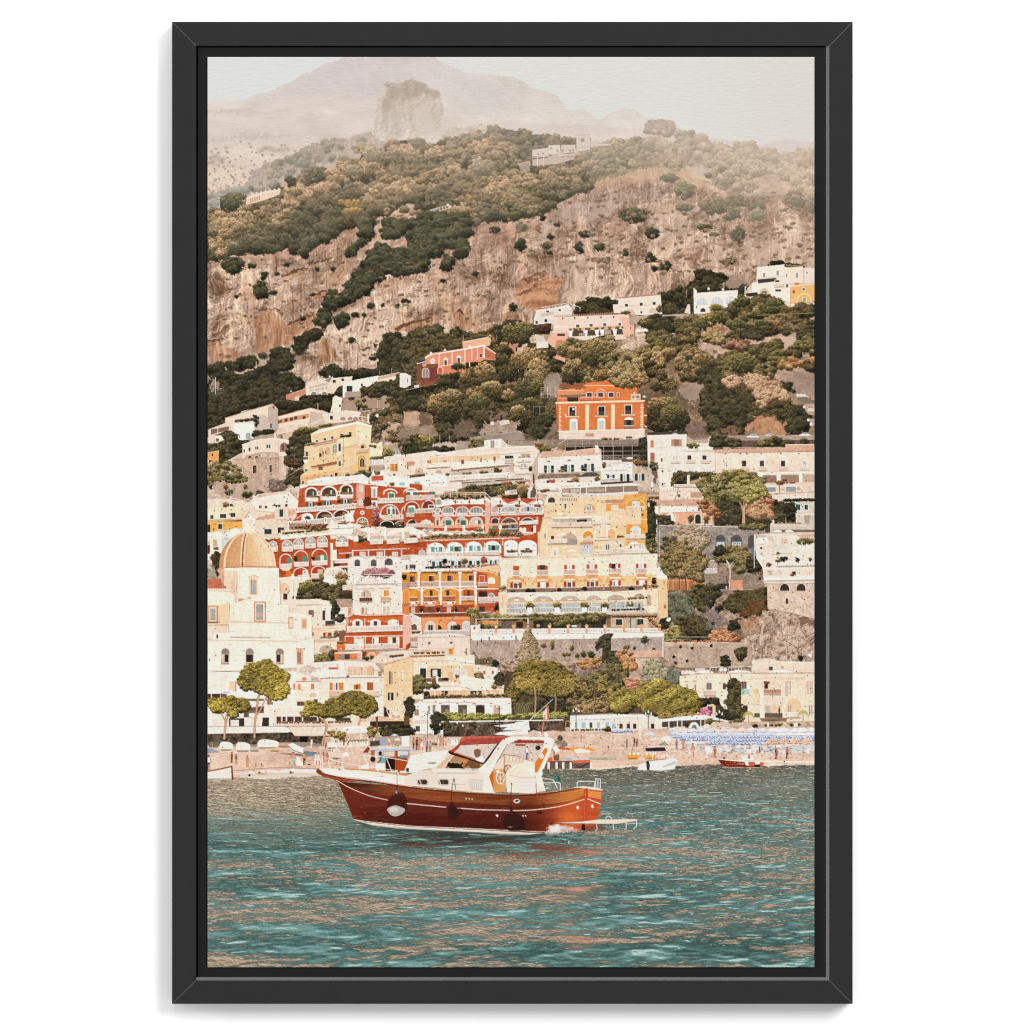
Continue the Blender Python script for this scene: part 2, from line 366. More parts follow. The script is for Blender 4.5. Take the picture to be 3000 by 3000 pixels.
# ---- the wooded flank
DK = rp((52,54,44),(70,71,56),(108,100,77));LT = rp((78,72,54),(138,116,86),(198,166,124))
MD = rp((52,58,46),(84,86,64),(136,124,88))
HZd = rp((92,92,76),(122,114,92),(160,146,116));HZl = rp((112,104,84),(156,138,110),(200,178,142))
FL = "0,1240 0,1020 100,1000 98,940 150,890 215,890 240,950 300,930 400,900 480,850 515,815 580,820 640,760 700,725 790,748 830,722 890,665 960,680 1000,610 1060,585 1110,615 1160,565 1250,540 1330,535 1400,560 1500,560 1600,540 1700,520 1800,490 1880,472 1932,478 2040,495 2160,520 2320,545 2420,570 2420,840 2340,850 2240,890 2170,945 2110,990 2010,1010 1910,1020 1840,1025 1760,1045 1700,1060 1600,1010 1480,970 1390,980 1340,950 1270,940 1150,985 1060,1030 1010,1090 980,1070 900,1080 830,1110 790,1150 700,1215 640,1255 570,1245 540,1215 440,1240 330,1250 200,1238 100,1285"
hz = lambda x,y: (ss_(sy(560),sy(300),y + 0.0) * .95 + NL[y,x] * .22)
spots = [tp([q])[0] for q in ((330,930),(240,1020),(120,1040),(60,1020),(200,1080),(80,1180),(130,1110),(620,850),(560,870),(760,830),(520,975),(830,760),(900,730),(700,860),(460,1060),(960,800),(1180,860),(1210,860),(1040,900),(1320,790),(1450,780),(1740,730),(1600,740),(1850,860),(1860,900),(1900,840),(1100,750),(1500,640),(1720,600),(1850,620),(1350,640),(1250,600),(1600,980),(1040,640),(1420,600),(2110,860),(2180,780),(2360,760),(1960,840),(330,1010))]
def litf(x,y):
    v = 0.06 + .5 * ss_(sy(620),sy(330),float(y)) + NL[y,x] * .16
    for s in spots:
        d = ((x - s[0]) / 20) ** 2 + ((y - s[1]) / 13) ** 2
        if d < 4: v += .75 * math.exp(-d)
    return v
L(FL,22,DK,LT,1.7,lit=litf)
L("1150,990 1280,960 1380,990 1200,1060 1060,1090",12,MD,LT,.2)
# single larger crowns
for x,y,rx,ry,rm in ((165,930,68,50,MD),(540,800,32,36,DK),(690,765,66,48,MD),(60,1190,0,0,LT),(340,1005,45,30,LT),(1740,700,80,50,HZl),(1470,775,26,26,LT),(1190,862,70,34,LT),(1850,880,80,60,LT),(920,730,60,36,HZl),(1055,620,55,50,HZl),(1345,560,42,34,HZd)):
    if rx: bush(x,y,rx,ry,rm,r=14)
for x,y,rx,ry in ((880,930,40,22),(930,940,45,28),(910,985,60,18),(960,975,40,14)): bush(x,y,rx,ry,rp((110,92,58),(156,128,76),(200,164,98)),r=13)
poly("50,1150 75,1145 105,1180 130,1215 125,1260 85,1265 50,1230",(150,124,92),rough=2);L("50,1150 75,1145 105,1180 130,1215 125,1260 85,1265 50,1230",12,LT,None,1.5)
N("1341,590 1341,640",3,(200,190,172));N("1003,700 1005,745",3,(190,176,156))
# villa under the trees, far left
poly("265,905 290,885 370,862 440,850 480,848 470,880 440,895 380,915 330,930 260,945",(222,200,178),tx=2)
poly("275,908 340,890 352,895 350,915 280,935",(190,150,125));N("270,905 345,880 440,860",5,(238,220,200))
for i in range(6): N([(282 + i * 14,905 - i * 4),(282 + i * 14,930 - i * 3)],4,(232,212,192))
for i in range(7): ell(300 + i * 28,876 - i * 5,5,7,(236,222,205))
# pergola on the slope
poly("1380,1010 1400,985 1540,945 1555,960 1500,985 1420,1015",(120,108,94),.6)
for a_,b_ in (("1395,985 1540,945",0),("1400,1005 1545,965",0),("1385,992 1470,965",0)): N(a_,4,(190,182,170))
for i in range(8): N([(1402 + i * 19,983 - i * 5),(1402 + i * 19,1004 - i * 5)],4,(208,200,188))
ell(1528,946,8,6,(232,226,216));ell(1542,957,7,6,(230,224,214))
# dark ivy gully down the cliff
DV = rp((40,44,36),(56,60,47),(86,85,64));DVl = rp((48,54,42),(78,82,58),(128,118,80))
for q in ("1270,1100 1290,1060 1380,1005 1450,1000 1560,1010 1650,1015 1672,1080 1640,1170 1590,1225 1520,1190 1480,1240 1420,1280 1400,1340 1330,1350 1270,1385 1180,1380 1090,1405 1040,1470 980,1525 900,1570 830,1600 765,1595 755,1545 790,1505 850,1500 900,1450 915,1420 970,1370 1000,1300 1050,1225 1110,1192 1180,1238 1290,1230 1290,1160",
    "980,1190 975,1150 1010,1090 1030,1040 1075,1050 1050,1120 1010,1180","1120,1090 1150,1050 1230,1042 1290,1060 1260,1115 1200,1150 1130,1138","705,1660 750,1625 795,1650 775,1690 725,1705","578,1850 595,1805 660,1765 720,1742 728,1760 640,1825 600,1880",
    "1115,1960 1110,1860 1150,1790 1200,1775 1280,1830 1300,1880 1340,1830 1340,1765 1380,1725 1450,1712 1500,1760 1540,1785 1580,1735 1640,1740 1665,1775 1650,1830 1400,1900 1380,1960","130,1300 200,1275 230,1300 215,1350 160,1365 125,1340","895,1240 930,1215 975,1200 960,1230 910,1262","1600,1200 1640,1180 1640,1240 1610,1275 1590,1250",
    "335,1440 360,1430 385,1480 365,1515 335,1510","820,1690 860,1650 880,1640 870,1700 845,1735","1500,1290 1530,1260 1545,1290 1520,1350 1490,1360"):
    L(q,17,DV,DVl,2.0,lit=lambda x,y: .12 + NL[y,x] * .1)
bush(1585,985,60,26,LT,r=12);bush(1640,985,34,20,LT,r=11)
for x,y,rx,ry in ((485,1890,62,55),(365,1895,28,24),(270,1925,40,14),(1045,1580,24,24),(1265,1550,28,16),(945,1640,26,20),(920,1795,18,14),(430,1495,24,16),(620,1660,14,9),(1120,1575,10,8),(1210,1580,14,11),(200,1520,12,6),(520,1320,30,12),(710,1350,14,10),(1820,1105,36,22),(1700,1380,24,16),(1495,1425,18,12),(745,1720,16,12),(810,1350,12,20),(1000,1640,14,12),(680,1510,20,9),(380,1380,26,12),(455,1380,16,9),(300,1330,34,15),(370,1400,14,18),(1660,1060,20,20)):
    bush(x,y,rx,ry,DV,r=9,a=.82)
for _ in range(170):                             # small scrub clinging to the rock
    x,y = RNG.uniform(20,1900),RNG.uniform(1280,1900)
    bush(x,y,RNG.uniform(5,18),RNG.uniform(3,7),rp((96,82,66),(120,102,82),(150,126,100)),a=.55)
# ---- right: hazy woods, terraces and buildings on the crest
T(1490,160,900)
for q,r_,d_,ra_,rb_,a_ in (("420,640 470,605 560,575 640,560 690,538 730,555 790,535 840,540 900,560 960,580 1010,620 1000,660 930,680 860,690 800,710 700,740 570,770 520,760 500,700 420,670",19,1.5,HZd,HZl,1),
    ("0,600 60,640 140,660 160,720 240,700 330,720 420,740 500,740 510,780 430,820 330,860 200,960 100,1000 0,1010",20,.9,MD,LT,1),
    ("870,560 920,540 1000,560 1060,540 1075,510 1110,500 1150,505 1170,540 1200,518 1230,550 1330,560 1400,582 1480,572 1520,560 1600,600 1700,625 1800,615 1870,610 1932,630 1960,900 1850,850 1700,760 1560,770 1480,840 1360,840 1300,800 1240,700 1100,700 1010,650 1000,600",19,1.25,rp((138,126,108),(164,148,126),(196,178,152)),rp((150,134,110),(180,160,130),(212,190,158)),1),
    ("1280,700 1400,680 1540,700 1600,760 1560,830 1480,850 1380,800 1300,790",18,.9,rp((134,120,100),(166,148,122),(200,178,148)),None,1),
    ("1000,640 1060,600 1100,560 1110,640 1080,720 1010,710",16,1.2,HZd,HZl,1),("1060,520 1110,500 1160,510 1170,600 1100,640 1064,600",16,1.5,rp((130,120,102),(158,144,120),(190,172,144)),None,1)):
    L(q,r_,ra_,rb_,d_,a=a_)
L("0,850 60,820 130,840 240,800 330,820 420,830 440,800 420,880 300,940 200,990 90,1010 0,1015",19,rp((54,58,44),(78,80,58),(124,112,78)),LT,1.2,lit=lambda x,y: .15 + NL[y,x] * .15)
# vineyard rows and dry grass crest
poly("520,790 700,750 900,720 1050,712 1160,760 1230,820 1180,850 1100,790 900,790 700,800 560,830",(214,178,138),.5,rough=3,soft=2)
N("560,785 700,745 860,712 1040,706 1120,730",9,(160,150,96),.7,sm=True);N("600,795 720,765 880,735 1000,722",5,(190,176,120),.6,sm=True)
for i in range(30): N([(560 + i * 19,790 - i * 3.0),(560 + i * 19,768 - i * 3.0)],2.5,(120,100,78),.6)
poly("1000,620 1100,620 1160,650 1120,690 1040,680 840,700 800,680 900,660",(206,172,146),.55,rough=3,soft=2)
poly("1140,680 1230,690 1260,740 1200,770 1130,730",(196,178,166),.6,rough=3)
for x,y,rx,ry,rm in ((790,1010,95,52,DVl),(905,1125,46,34,DV),(480,1130,36,22,DV),(75,1195,42,42,DV),(262,1148,22,18,DV),(215,1028,22,18,DV),(80,1080,34,30,rp((86,84,68),(108,102,84),(140,128,102))),(1105,850,66,56,rp((84,90,68),(116,114,84),(156,142,104))),(1010,775,60,28,HZd),
    (1290,950,90,60,rp((88,86,70),(112,104,82),(146,130,98))),(1100,960,60,26,HZd),(1440,1140,44,60,rp((72,76,64),(94,94,76),(124,116,90))),(1215,1090,34,22,DVl),(1260,1085,28,18,DVl),(985,1330,38,34,DV),(895,1280,38,32,DV),(445,1215,30,34,DV),(570,1210,34,26,DVl),(610,1290,24,22,DVl),(735,1245,22,22,DVl),(915,1345,22,16,DV),
    (1430,920,80,50,HZd),(1800,910,80,60,HZd),(1560,930,70,50,HZd),(1400,1000,60,50,HZd),(1560,1010,60,40,HZd),(1900,940,40,60,HZd),(1250,760,20,18,HZd),(240,1200,30,20,DVl),(520,1130,26,16,HZd),(1380,1300,40,20,DVl),(1290,1130,30,14,HZd),(300,1065,20,14,DVl),(30,1590,22,30,DV),(150,1260,40,14,HZd),(250,1245,30,12,DVl)):
    bush(x,y,rx,ry,rm,r=min(15,ry * .5))
for _ in range(260):
    x,y = RNG.uniform(0,1900),RNG.uniform(860,1400)
    bush(x,y,RNG.uniform(6,22),RNG.uniform(4,12),rp((112,94,76),(140,116,94),(176,148,120)),a=.6)
# houses on the crest
poly("425,612 425,508 512,505 514,585 510,600",(214,200,188),tx=1);poly("452,528 476,528 476,548 452,548",(128,124,116));N("425,508 512,505",3,(176,164,152));N("430,588 510,584",3,(190,172,158))
poly("250,572 325,568 327,630 250,632",(222,208,194));poly("150,600 250,585 252,640 150,642",(216,200,186));poly("330,570 420,568 424,615 330,625",(212,198,186))
for x,y in ((335,600),(262,585),(300,598),(400,596),(180,620),(210,618)): poly([(x,y),(x + 12,y),(x + 12,y + 12),(x,y + 12)],(150,138,128))
poly("378,598 392,598 392,610 378,610",(186,120,100));poly("150,660 250,650 330,625 420,625 410,660 300,690 150,700",(198,178,162));N("60,690 130,672 135,700",4,(220,205,192));N("150,648 320,636 424,622",4,(228,214,200));N("250,650 330,610",6,(204,188,174))
for x in (182,220): N([(x,645),(x,705)],3,(228,218,206))
for x in (345,375,400): ell(x,648,8,10,(150,130,116),a0=180,a1=360)
poly("150,445 208,442 212,500 150,505",(216,206,198));poly("60,685 130,670 135,735 80,745",(190,168,150),.7);poly("512,545 560,545 600,560 640,560 640,572 514,580",(208,194,184));N("560,558 640,562",5,(170,170,168))
# umbrella pine against the sky
for x0 in ((945,555,948,500,900,470),(945,555,946,500,985,470),(947,520,930,490,925,470),(946,520,965,495,960,470)):
    N([(x0[0],x0[1]),(x0[2],x0[3]),(x0[4],x0[5])],9 if x0[4] in (900,985) else 5,(176,154,138),sm=True)
PN = rp((134,118,104),(154,136,120),(176,156,138))
L("860,465 866,440 900,424 945,417 990,424 1025,440 1040,468 1030,490 1005,508 980,505 960,490 935,500 915,490 890,500 868,488",10,PN,None,3.0,asp=.7)
for q in ("905,478 930,470 935,488 918,492","958,480 972,476 985,490 968,498"): poly(q,(208,196,186),.8,rough=1)
# air: haze towards the top and right
gm = blur((np.abs(IMG - SKYI).sum(2) > 9).astype(np.float32),1)
T(600,160,900)
hv = ss_(sy(680),sy(380),YY) * (.10 + .24 * ss_(sx(1500),sx(2300),XX)) + .25 * ss_(sy(520),sy(330),YY) * ss_(sx(900),sx(1300),XX)
hv *= ss_(sy(250),sy(380),YY)
veil((222,207,192),np.clip(hv,0,.8) * gm)
hv = ss_(sy(900),sy(500),YY) * ss_(sx(1900),sx(2386),XX) * .18 + ss_(sy(950),sy(380),YY) * .14 * gm
veil((220,198,178),hv)
T(600,960,600)
poly("0,1300 6000,1300 6000,4000 0,4000",ramp3(.5 + b2 * .2 + cr * .15,(170,146,128),(196,172,152),(214,192,172)) + (NF * 3)[...,None])
# ---- town helpers: everything below is written in sheet units of the tile set by T()
WH = (236,222,206);CR = (232,212,190);PK = (226,202,182);OCH = (232,186,128);RD = (182,78,44);OR = (214,112,50);SHD = (150,128,112);DKW = (66,54,48);GRN = (52,84,72)
def B(pts,col,tx=2.5,a=1.0):               # a facade and the soft shade it throws on what lies behind
    if a == 1:
        _o[0] += 4 * _o[2];_o[1] += 6 * _o[2];poly(pts,(84,60,48),.26,soft=1);_o[0] -= 4 * _o[2];_o[1] -= 6 * _o[2]
    poly(pts,col,a,tx=tx * 1.2)
def edge(pts,w=5,col=(246,234,220)): N(pts,w,col)
def Q(x,y,w,h,col,k=0.0,a=1.0): poly([(x,y),(x + w,y + k * w),(x + w,y + h + k * w),(x,y + h)],col,a)
def win(x,y,w,h,c=DKW,fr=(240,228,212),f=4,k=0.0,mull=True):   # framed window,top-left corner and size
    if fr is not None: Q(x - f,y - f,w + 2 * f,h + 2 * f,fr,k)
    Q(x,y,w,h,c,k)
    if mull and w > 9: Q(x + w * .46,y,max(w * .08,2),h,tuple(v + 60 for v in c),k,.7)
def wins(s,c=DKW,fr=(240,228,212),f=4,k=0.0,mull=True):
    for t in s.split(';'):
        x,y,w,h = [float(v) for v in t.split()];win(x,y,w,h,c,fr,f,k,mull)
def shut(x,y,w,h,c=GRN,mid=(196,186,172),k=0.0):                 # window between open shutters
    Q(x,y,w,h,c,k);Q(x + w * .3,y - 3,w * .4,h + 3,(240,230,216),k);Q(x + w * .36,y + 3,w * .28,h - 4,mid,k)
    Q(x + w * .48,y + 3,w * .06,h - 4,(90,80,72),k)
def arch(x,y,w,h,c=DKW,fr=WH,f=6,flat=.5):                         # opening with a round head;x,y = top-left of the box
    def sh(x,y,w,h):
        t = np.linspace(math.pi,0,13);r = min(w * flat,h)
        return [(x + w / 2 - 0 + math.cos(v) * w / 2,y + r - math.sin(v) * r) for v in t] + [(x + w,y + h),(x,y + h)]
    if fr is not None: poly(sh(x - f,y - f,w + 2 * f,h + f),fr)
    poly(sh(x,y,w,h),c)
def band(x0,y0,x1,y1,h,col,sc=True):
    poly([(x0,y0),(x1,y1),(x1,y1 + h),(x0,y0 + h)],col)
def R(x0,y0,x1,y1,h=26,col=(222,206,190),dark=(168,146,128),step=9,posts=0):     # parapet of balusters
    poly([(x0,y0 + h),(x1,y1 + h),(x1,y1 + h * 1.4),(x0,y0 + h * 1.4)],(80,52,42),.34)
    band(x0,y0,x1,y1,h,col)
    n = max(int(abs(x1 - x0) / step),1)
    for i in range(n):
        t = (i + .5) / n;x = x0 + (x1 - x0) * t;y = y0 + (y1 - y0) * t
        Q(x - step * .22,y + h * .22,step * .44,h * .62,dark,a=.6)
    N([(x0,y0),(x1,y1)],5,(244,232,218))
    if posts:
        for i in range(posts + 1):
            t = i / posts;x = x0 + (x1 - x0) * t;y = y0 + (y1 - y0) * t;Q(x - 8,y - 6,16,h + 8,(240,228,214))
def roof(pts,x0,y0,x1,y1,d,n,c=(206,160,132),c2=(166,112,88)):   # tiled slope: n tile runs of vector d from the ridge
    poly(pts,c,tx=3)
    for i in range(n):
        t = (i + .5) / n;x = x0 + (x1 - x0) * t;y = y0 + (y1 - y0) * t;N([(x,y),(x + d[0],y + d[1])],(abs(x1 - x0) / n) * .35,c2,.75)
def G(x,y,rx,ry,k=0,r=None):
    bush(x,y,rx,ry,[rp((44,52,36),(78,82,50),(134,126,78)),rp((66,66,38),(122,116,62),(188,170,98)),rp((36,44,36),(52,62,48),(84,92,62)),rp((84,66,44),(140,108,72),(196,158,110)),rp((110,60,50),(170,96,80),(214,150,124))][k],r=r)
def fl(x0,y0,x1,y1,n,k=0,s=9):                                     # a ledge of pot plants
    for i in range(n):
        t = (i + RNG.random()) / n;G(x0 + (x1 - x0) * t,y0 + (y1 - y0) * t,s * RNG.uniform(.7,1.3),s * .7,k)
def dish(x,y,r=9): ell(x,y,r,r * 1.1,(242,232,220));ell(x + 2,y + 2,r * .5,r * .5,(206,194,182))
def mast(x,y0,y1,w=3,col=(216,202,186)): N([(x,y0),(x,y1)],w,col)
SF = (208,176,140)
V1 = rp((44,46,34),(70,66,47),(122,106,72));VG = rp((64,58,38),(124,104,68),(194,160,112));VO = rp((72,66,44),(128,112,76),(190,166,118));VB = rp((42,44,34),(57,57,44),(86,80,58));VN = rp((54,54,36),(92,88,54),(152,138,86))
# ---- left tile: foot of the cliff
T(600,960,600)
poly("20,330 300,310 560,240 700,200 860,180 1000,300 1100,420 940,520 700,560 20,640",(158,134,118),.55,rough=5,soft=3)
poly("880,320 1000,160 1100,90 1180,120 1220,260 1180,360 1110,420 1080,500 930,520 800,420",CLIFF,rough=2)
OCC = ramp3(.5 + cv * .35,(120,88,64),(164,126,94),(198,164,130))
poly("1060,110 1150,100 1190,130 1225,240 1200,320 1120,380 1060,330 1080,220",OCC,.8,rough=3)
poly("1580,150 1640,150 1640,165 1610,188 1590,175",(86,66,56),rough=1);N("1440,140 1460,200 1440,300 1440,400",7,(120,98,84),.7,sm=True)
for q,rm,d in (("20,900 20,400 100,370 180,330 250,350 260,400 330,440 560,400 760,440 850,470 940,510 950,560 760,640 660,700 560,720 380,780 200,850 130,920",VB,1.1),("860,110 930,100 1000,40 1090,20 1100,60 1010,110 930,200 890,250 860,220",VB,1.2),("270,330 350,300 460,290 490,350 420,380 340,420 290,400",VB,1.2),
    ("590,380 640,230 700,190 790,210 830,290 810,370 700,400 640,420",VB,1.4),("1670,240 1710,160 1730,70 1850,80 1960,180 1960,420 1600,440 1400,480 1260,470 1110,440 1180,350 1260,390 1340,420 1480,380 1600,390 1660,320",VB,1.3),("650,700 760,660 960,640 1240,560 1300,560 1300,650 1220,640 1190,790 1000,750 720,820 690,780",VB,1.4),
    ("1460,600 1600,540 1932,500 1960,780 1720,810 1560,860 1600,720 1480,680",V1,1.3),("1440,700 1500,680 1540,740 1500,760 1440,740",VB,1.2),("200,960 270,980 400,1080 360,1260 200,1280 20,1180 20,1100 150,1080",V1,1.2),("20,920 200,880 300,960 100,1050 20,1000",VB,1.1)):
    L(q,20,rm,rm,d)
for x,y,rx,ry in ((545,270,34,30),(200,365,50,34),(1380,118,30,26),(1590,290,40,16),(70,400,50,30),(800,360,30,24)): bush(x,y,rx,ry,VB)
poly("30,440 120,470 150,540 60,580 30,560",(166,144,132),.8,rough=4);poly("540,600 640,560 560,620",(120,104,88),.4,rough=3)
mast(104,470,625,5);mast(488,320,385,5);ell(196,380,6,5,WH);ell(205,395,5,8,WH)
poly("1290,660 1700,600 1720,760 1600,800 1480,790 1300,790 1280,740",(172,148,126),.9,rough=4);L("1320,640 1480,660 1560,780 1400,700",14,V1,VO,.3)
poly("1650,1000 1700,930 1932,880 1960,1160 1780,1100 1640,1040",(182,158,138),tx=5,rough=1.5);N("1650,1000 1690,935 1932,890",5,(206,184,164))
L("1570,960 1640,800 1932,760 1932,860 1700,920 1650,990 1640,1040 1580,1060",15,VG,V1,.9);poly("1600,900 1760,820 1932,800 1932,850 1700,900",(168,132,100),.5,rough=4)
L("1700,1010 1760,980 1850,1040 1800,1080 1720,1040",12,V1,VG,.6)
# houses on the first ledge
B("768,640 950,575 955,625 860,680 845,690 770,675",(190,134,108));N("768,635 950,578",4,(220,190,168));B("850,655 895,640 890,690 850,690",(204,186,168))
B("950,535 1110,485 1175,520 1175,620 955,640",(216,196,178));poly("985,560 1160,520 1160,580 985,600",(176,156,140),.6);edge("948,530 1110,485 1175,480");edge("955,590 1170,545",7)
B("1170,520 1200,480 1390,462 1390,510 1260,560 1216,625 1170,620",(220,200,182));win(1208,492,28,30);win(1290,480,26,24);edge("1120,490 1390,462 1390,475",4)
for x in (975,1035,1090,1132): mast(x,560,625,5,WH)
for x in (1005,1105): arch(x,605,50,30,(140,122,106),WH,4)
dish(1180,462);dish(1204,474);dish(1333,476);dish(816,600,7);poly("1068,495 1066,465 1074,455 1080,465 1080,495",WH)
B("1302,660 1302,535 1422,495 1640,455 1650,600 1480,600 1400,610 1320,660",(230,216,200));edge("1302,535 1422,495 1640,455");B("1630,490 1875,425 1940,470 1940,520 1700,525 1640,530",(222,200,182));poly("1640,465 1880,418 1940,462 1940,478 1875,440 1630,492",(196,160,138));edge("1640,462 1878,415 1940,462",5)
win(1340,550,52,54,(58,62,66));win(1474,530,18,26);win(1578,515,6,22);wins("1668 502 26 24;1740 488 30 34;1816 478 28 30")
L("1470,600 1540,560 1700,530 1932,500 1932,580 1700,640 1560,650",15,V1,VB,1.0)
B("1322,660 1325,610 1470,600 1475,650",(172,152,138));B("1186,798 1205,720 1208,665 1235,642 1300,670 1290,720 1284,798",(228,212,194));edge("1208,665 1235,642 1300,670",4);win(1268,726,16,22)
mast(1650,405,445);mast(1762,385,430);mast(1876,370,415);mast(1632,690,760);N("1600,670 1800,655",4,(180,168,152))
# old white houses, second ledge
B("690,840 720,830 1000,758 1160,800 1160,910 1000,960 965,945 800,990 678,1010 680,870",(224,204,184));B("1000,790 1120,810 1160,805 1130,900 1000,960 965,950 995,850",(196,176,160))
N("720,832 1000,757 1165,800",6,(196,150,124));edge("725,842 1000,768",4);poly("685,870 985,810 985,850 700,910 685,905",(208,148,116));poly("690,880 730,868 730,895 690,905",(120,100,84))
for x,y in ((755,860),(845,838),(925,838),(805,850)): Q(x,y,28,30,(96,76,62),-.2)
Q(926,918,16,24,(176,104,70));N("680,915 965,860",5,(236,220,202))
for x,y in ((695,935),(785,915),(870,905)): arch(x,y,70,55,(212,192,172),(232,216,200),4)
B("1110,820 1330,785 1440,790 1480,800 1440,870 1330,890 1230,900 1140,910",(226,206,188));edge("1110,818 1330,782 1470,800");wins("1182 832 28 36")
for x in (1280,1350,1400): arch(x,840,50,34,(170,144,124),WH,5)
poly("1005,900 1130,850 1135,862 1060,905 1010,925",(214,196,180));B("735,1010 860,960 1080,930 1090,960 1020,1000 880,1060 740,1050",(206,178,152));fl(1080,930,1200,910,5,1,16)
N("1410,830 1560,850",6,WH);N("1450,870 1560,905",5,(206,184,164));mast(1546,820,900,12,WH);mast(1538,820,890,6,WH);dish(1628,830,15);fl(1480,770,1680,770,7,0,12);fl(1600,800,1640,790,2,4,10);N("1480,790 1690,765",4,WH)
mast(1068,716,776,5)
B("195,855 640,720 690,770 690,960 640,970 470,1000 280,1060 195,960",(222,200,182));B("598,755 645,722 692,768 688,960 640,968 600,860",(184,168,156));N("195,852 640,718 692,768",6,(190,150,128));edge("198,862 600,742",3);poly("640,740 660,742 655,768 645,765",(110,96,86))
B("490,840 560,820 600,860 640,965 480,990",(196,178,164));Q(620,905,14,44,(84,76,70));B("270,905 470,900 470,990 460,1050 300,1070 280,1060",(234,222,210));edge("272,925 380,905 468,925");arch(390,990,44,60,(148,168,172),(238,226,212),6);Q(322,1010,12,30,(160,130,112))
for i in range(14): ell(260 + i * 22,848 - i * 6,4,4,(176,150,132))
fl(290,880,470,860,9,0,14);fl(460,830,500,850,4,2,12);G(485,890,22,40,2)
B("35,970 195,900 240,930 235,970 100,1010 90,1090 35,1090",(216,194,174));poly("60,960 230,932 232,962 60,1010",(132,104,86));N("35,965 195,905 240,920",5,WH);B("90,1020 190,1010 185,1060 100,1090",(228,210,192));Q(108,1045,28,30,(110,94,82));mast(124,940,1010,6,WH)
L("190,990 260,980 285,1060 400,1080 380,1120 300,1240 130,1260 190,1080",16,V1,VB,1.2);L("460,990 640,970 600,1010 470,1020",12,VB,VB,1.2)
poly("415,1040 640,995 670,1020 670,1040 420,1075",(176,156,130),.9,rough=1)
# apse house
B("190,1270 350,1180 380,1220 290,1290 280,1310 230,1295",(206,180,158));N("200,1270 350,1185",4,WH)
B("355,1105 480,1062 640,1045 835,1065 830,1120 775,1160 772,1220 400,1240 350,1245 358,1150",(226,204,184));edge("355,1105 480,1062 640,1043 835,1066",7);poly("655,1040 655,1020 665,985 675,1020 680,1040",WH)
wins("368 1148 12 30;416 1132 18 34;480 1120 12 30;496 1120 12 30;584 1104 14 32;606 1104 14 32",f=3);arch(712,1082,74,90,(150,118,96),WH,5);arch(724,1096,30,60,(104,84,72),(196,164,140),3);arch(800,1095,34,40,(168,134,110),WH,4);mast(700,1060,1160,14,(214,190,168))
poly("380,1205 560,1170 700,1180 700,1215 380,1240",(190,164,142))
for x in (408,472,538,618): arch(x,1188 if x > 500 else 1208,40,32,(200,178,158) if x > 500 else (118,92,74),WH,3)
B("275,1240 740,1215 772,1218 770,1440 700,1450 400,1460 275,1400",(192,164,142),tx=6);B("700,1220 772,1216 770,1440 705,1450",(206,182,162),tx=5)
N("275,1245 520,1235 700,1225",5,(172,138,112));Q(322,1312,34,50,(200,132,84));win(455,1300,32,74,(70,54,46),(204,182,162));win(600,1294,34,70,(82,66,56),(204,182,162));Q(600,1294,12,70,(200,186,172));win(325,1330,30,34,(120,92,74))
for _ in range(26): ell(RNG.uniform(290,690),RNG.uniform(1250,1430),RNG.uniform(4,12),RNG.uniform(3,7),(162,118,90),.6,rough=1.5)
B("28,1180 136,1160 132,1290 80,1290 28,1270",(222,164,90));edge("28,1178 136,1160",3);arch(64,1182,20,30,(96,80,68),WH,3);win(42,1250,26,34)
G(90,1330,110,60,1);G(200,1310,80,50,0);G(70,1430,70,60,1);G(230,1420,60,40,0);G(330,1420,50,40,1);L("20,1290 240,1290 380,1400 360,1460 180,1490 20,1520",16,VN,VO,.5)
poly("90,1510 140,1460 420,1465 620,1445 790,1445 770,1520 640,1560 560,1600 420,1620 180,1600 100,1570",(184,158,140),tx=7,rough=2);L("620,1450 760,1450 740,1520 640,1550",12,rp((96,84,74),(122,106,94),(150,132,116)),None,.9)
G(228,1550,40,24,0);G(200,1500,18,26,3);G(385,1500,18,26,3);G(400,1580,60,36,0);G(515,1560,34,36,0);mast(248,1550,1640,4,WH);mast(228,1550,1580,3);dish(466,1596,12);poly("770,1520 880,1490 900,1520 900,1550 780,1550",(212,192,174))
poly("775,1300 935,1290 935,1320 775,1335",(186,166,150));poly("775,1335 935,1325 930,1480 775,1440",(120,102,84),tx=5,rough=1)
L("780,1170 830,1040 880,980 1000,970 1005,1090 940,1110 935,1290 790,1300 780,1220",17,VB,V1,1.5);G(940,965,60,34,1);G(1030,955,50,22,1);G(840,1150,34,30,0);L("780,1390 860,1360 930,1380 900,1480 790,1470",14,VB,V1,1.0);mast(845,1200,1290,4,(150,132,112));N("760,1415 900,1330",3,(200,184,168))
for i in range(8): ell(800 + i * 16,1285,4,4,(190,90,60))
# yellow villa
Y1 = (232,198,152)
B("1000,1005 1420,900 1575,930 1560,1240 1560,1330 1420,1370 1280,1420 905,1440 905,1400 940,1370 940,1120 1010,1085",Y1);B("1420,905 1575,935 1560,1100 1530,1180 1430,1100",(238,212,178));poly("1420,905 1450,890 1580,925 1575,950 1420,915",(196,158,128))
poly("1005,1000 1100,955 1420,890 1440,880 1580,925 1575,945 1420,912 1010,1012",(240,222,200));
for i in range(44): Q(1015 + i * 9.2,1012 - i * 2.3,4,8,(196,164,132),a=.8)
for x,y in ((1055,1030),(1110,1015),(1172,998),(1305,975),(1370,955)): ell(x,y,13,9,(208,162,118));ell(x,y - 2,9,6,(240,216,180))
for x,y,h in ((1048,1062,48),(1122,1042,50),(1192,1026,50),(1280,1000,38),(1360,985,32)): win(x,y,26,h,(92,84,78),(242,226,204),4)
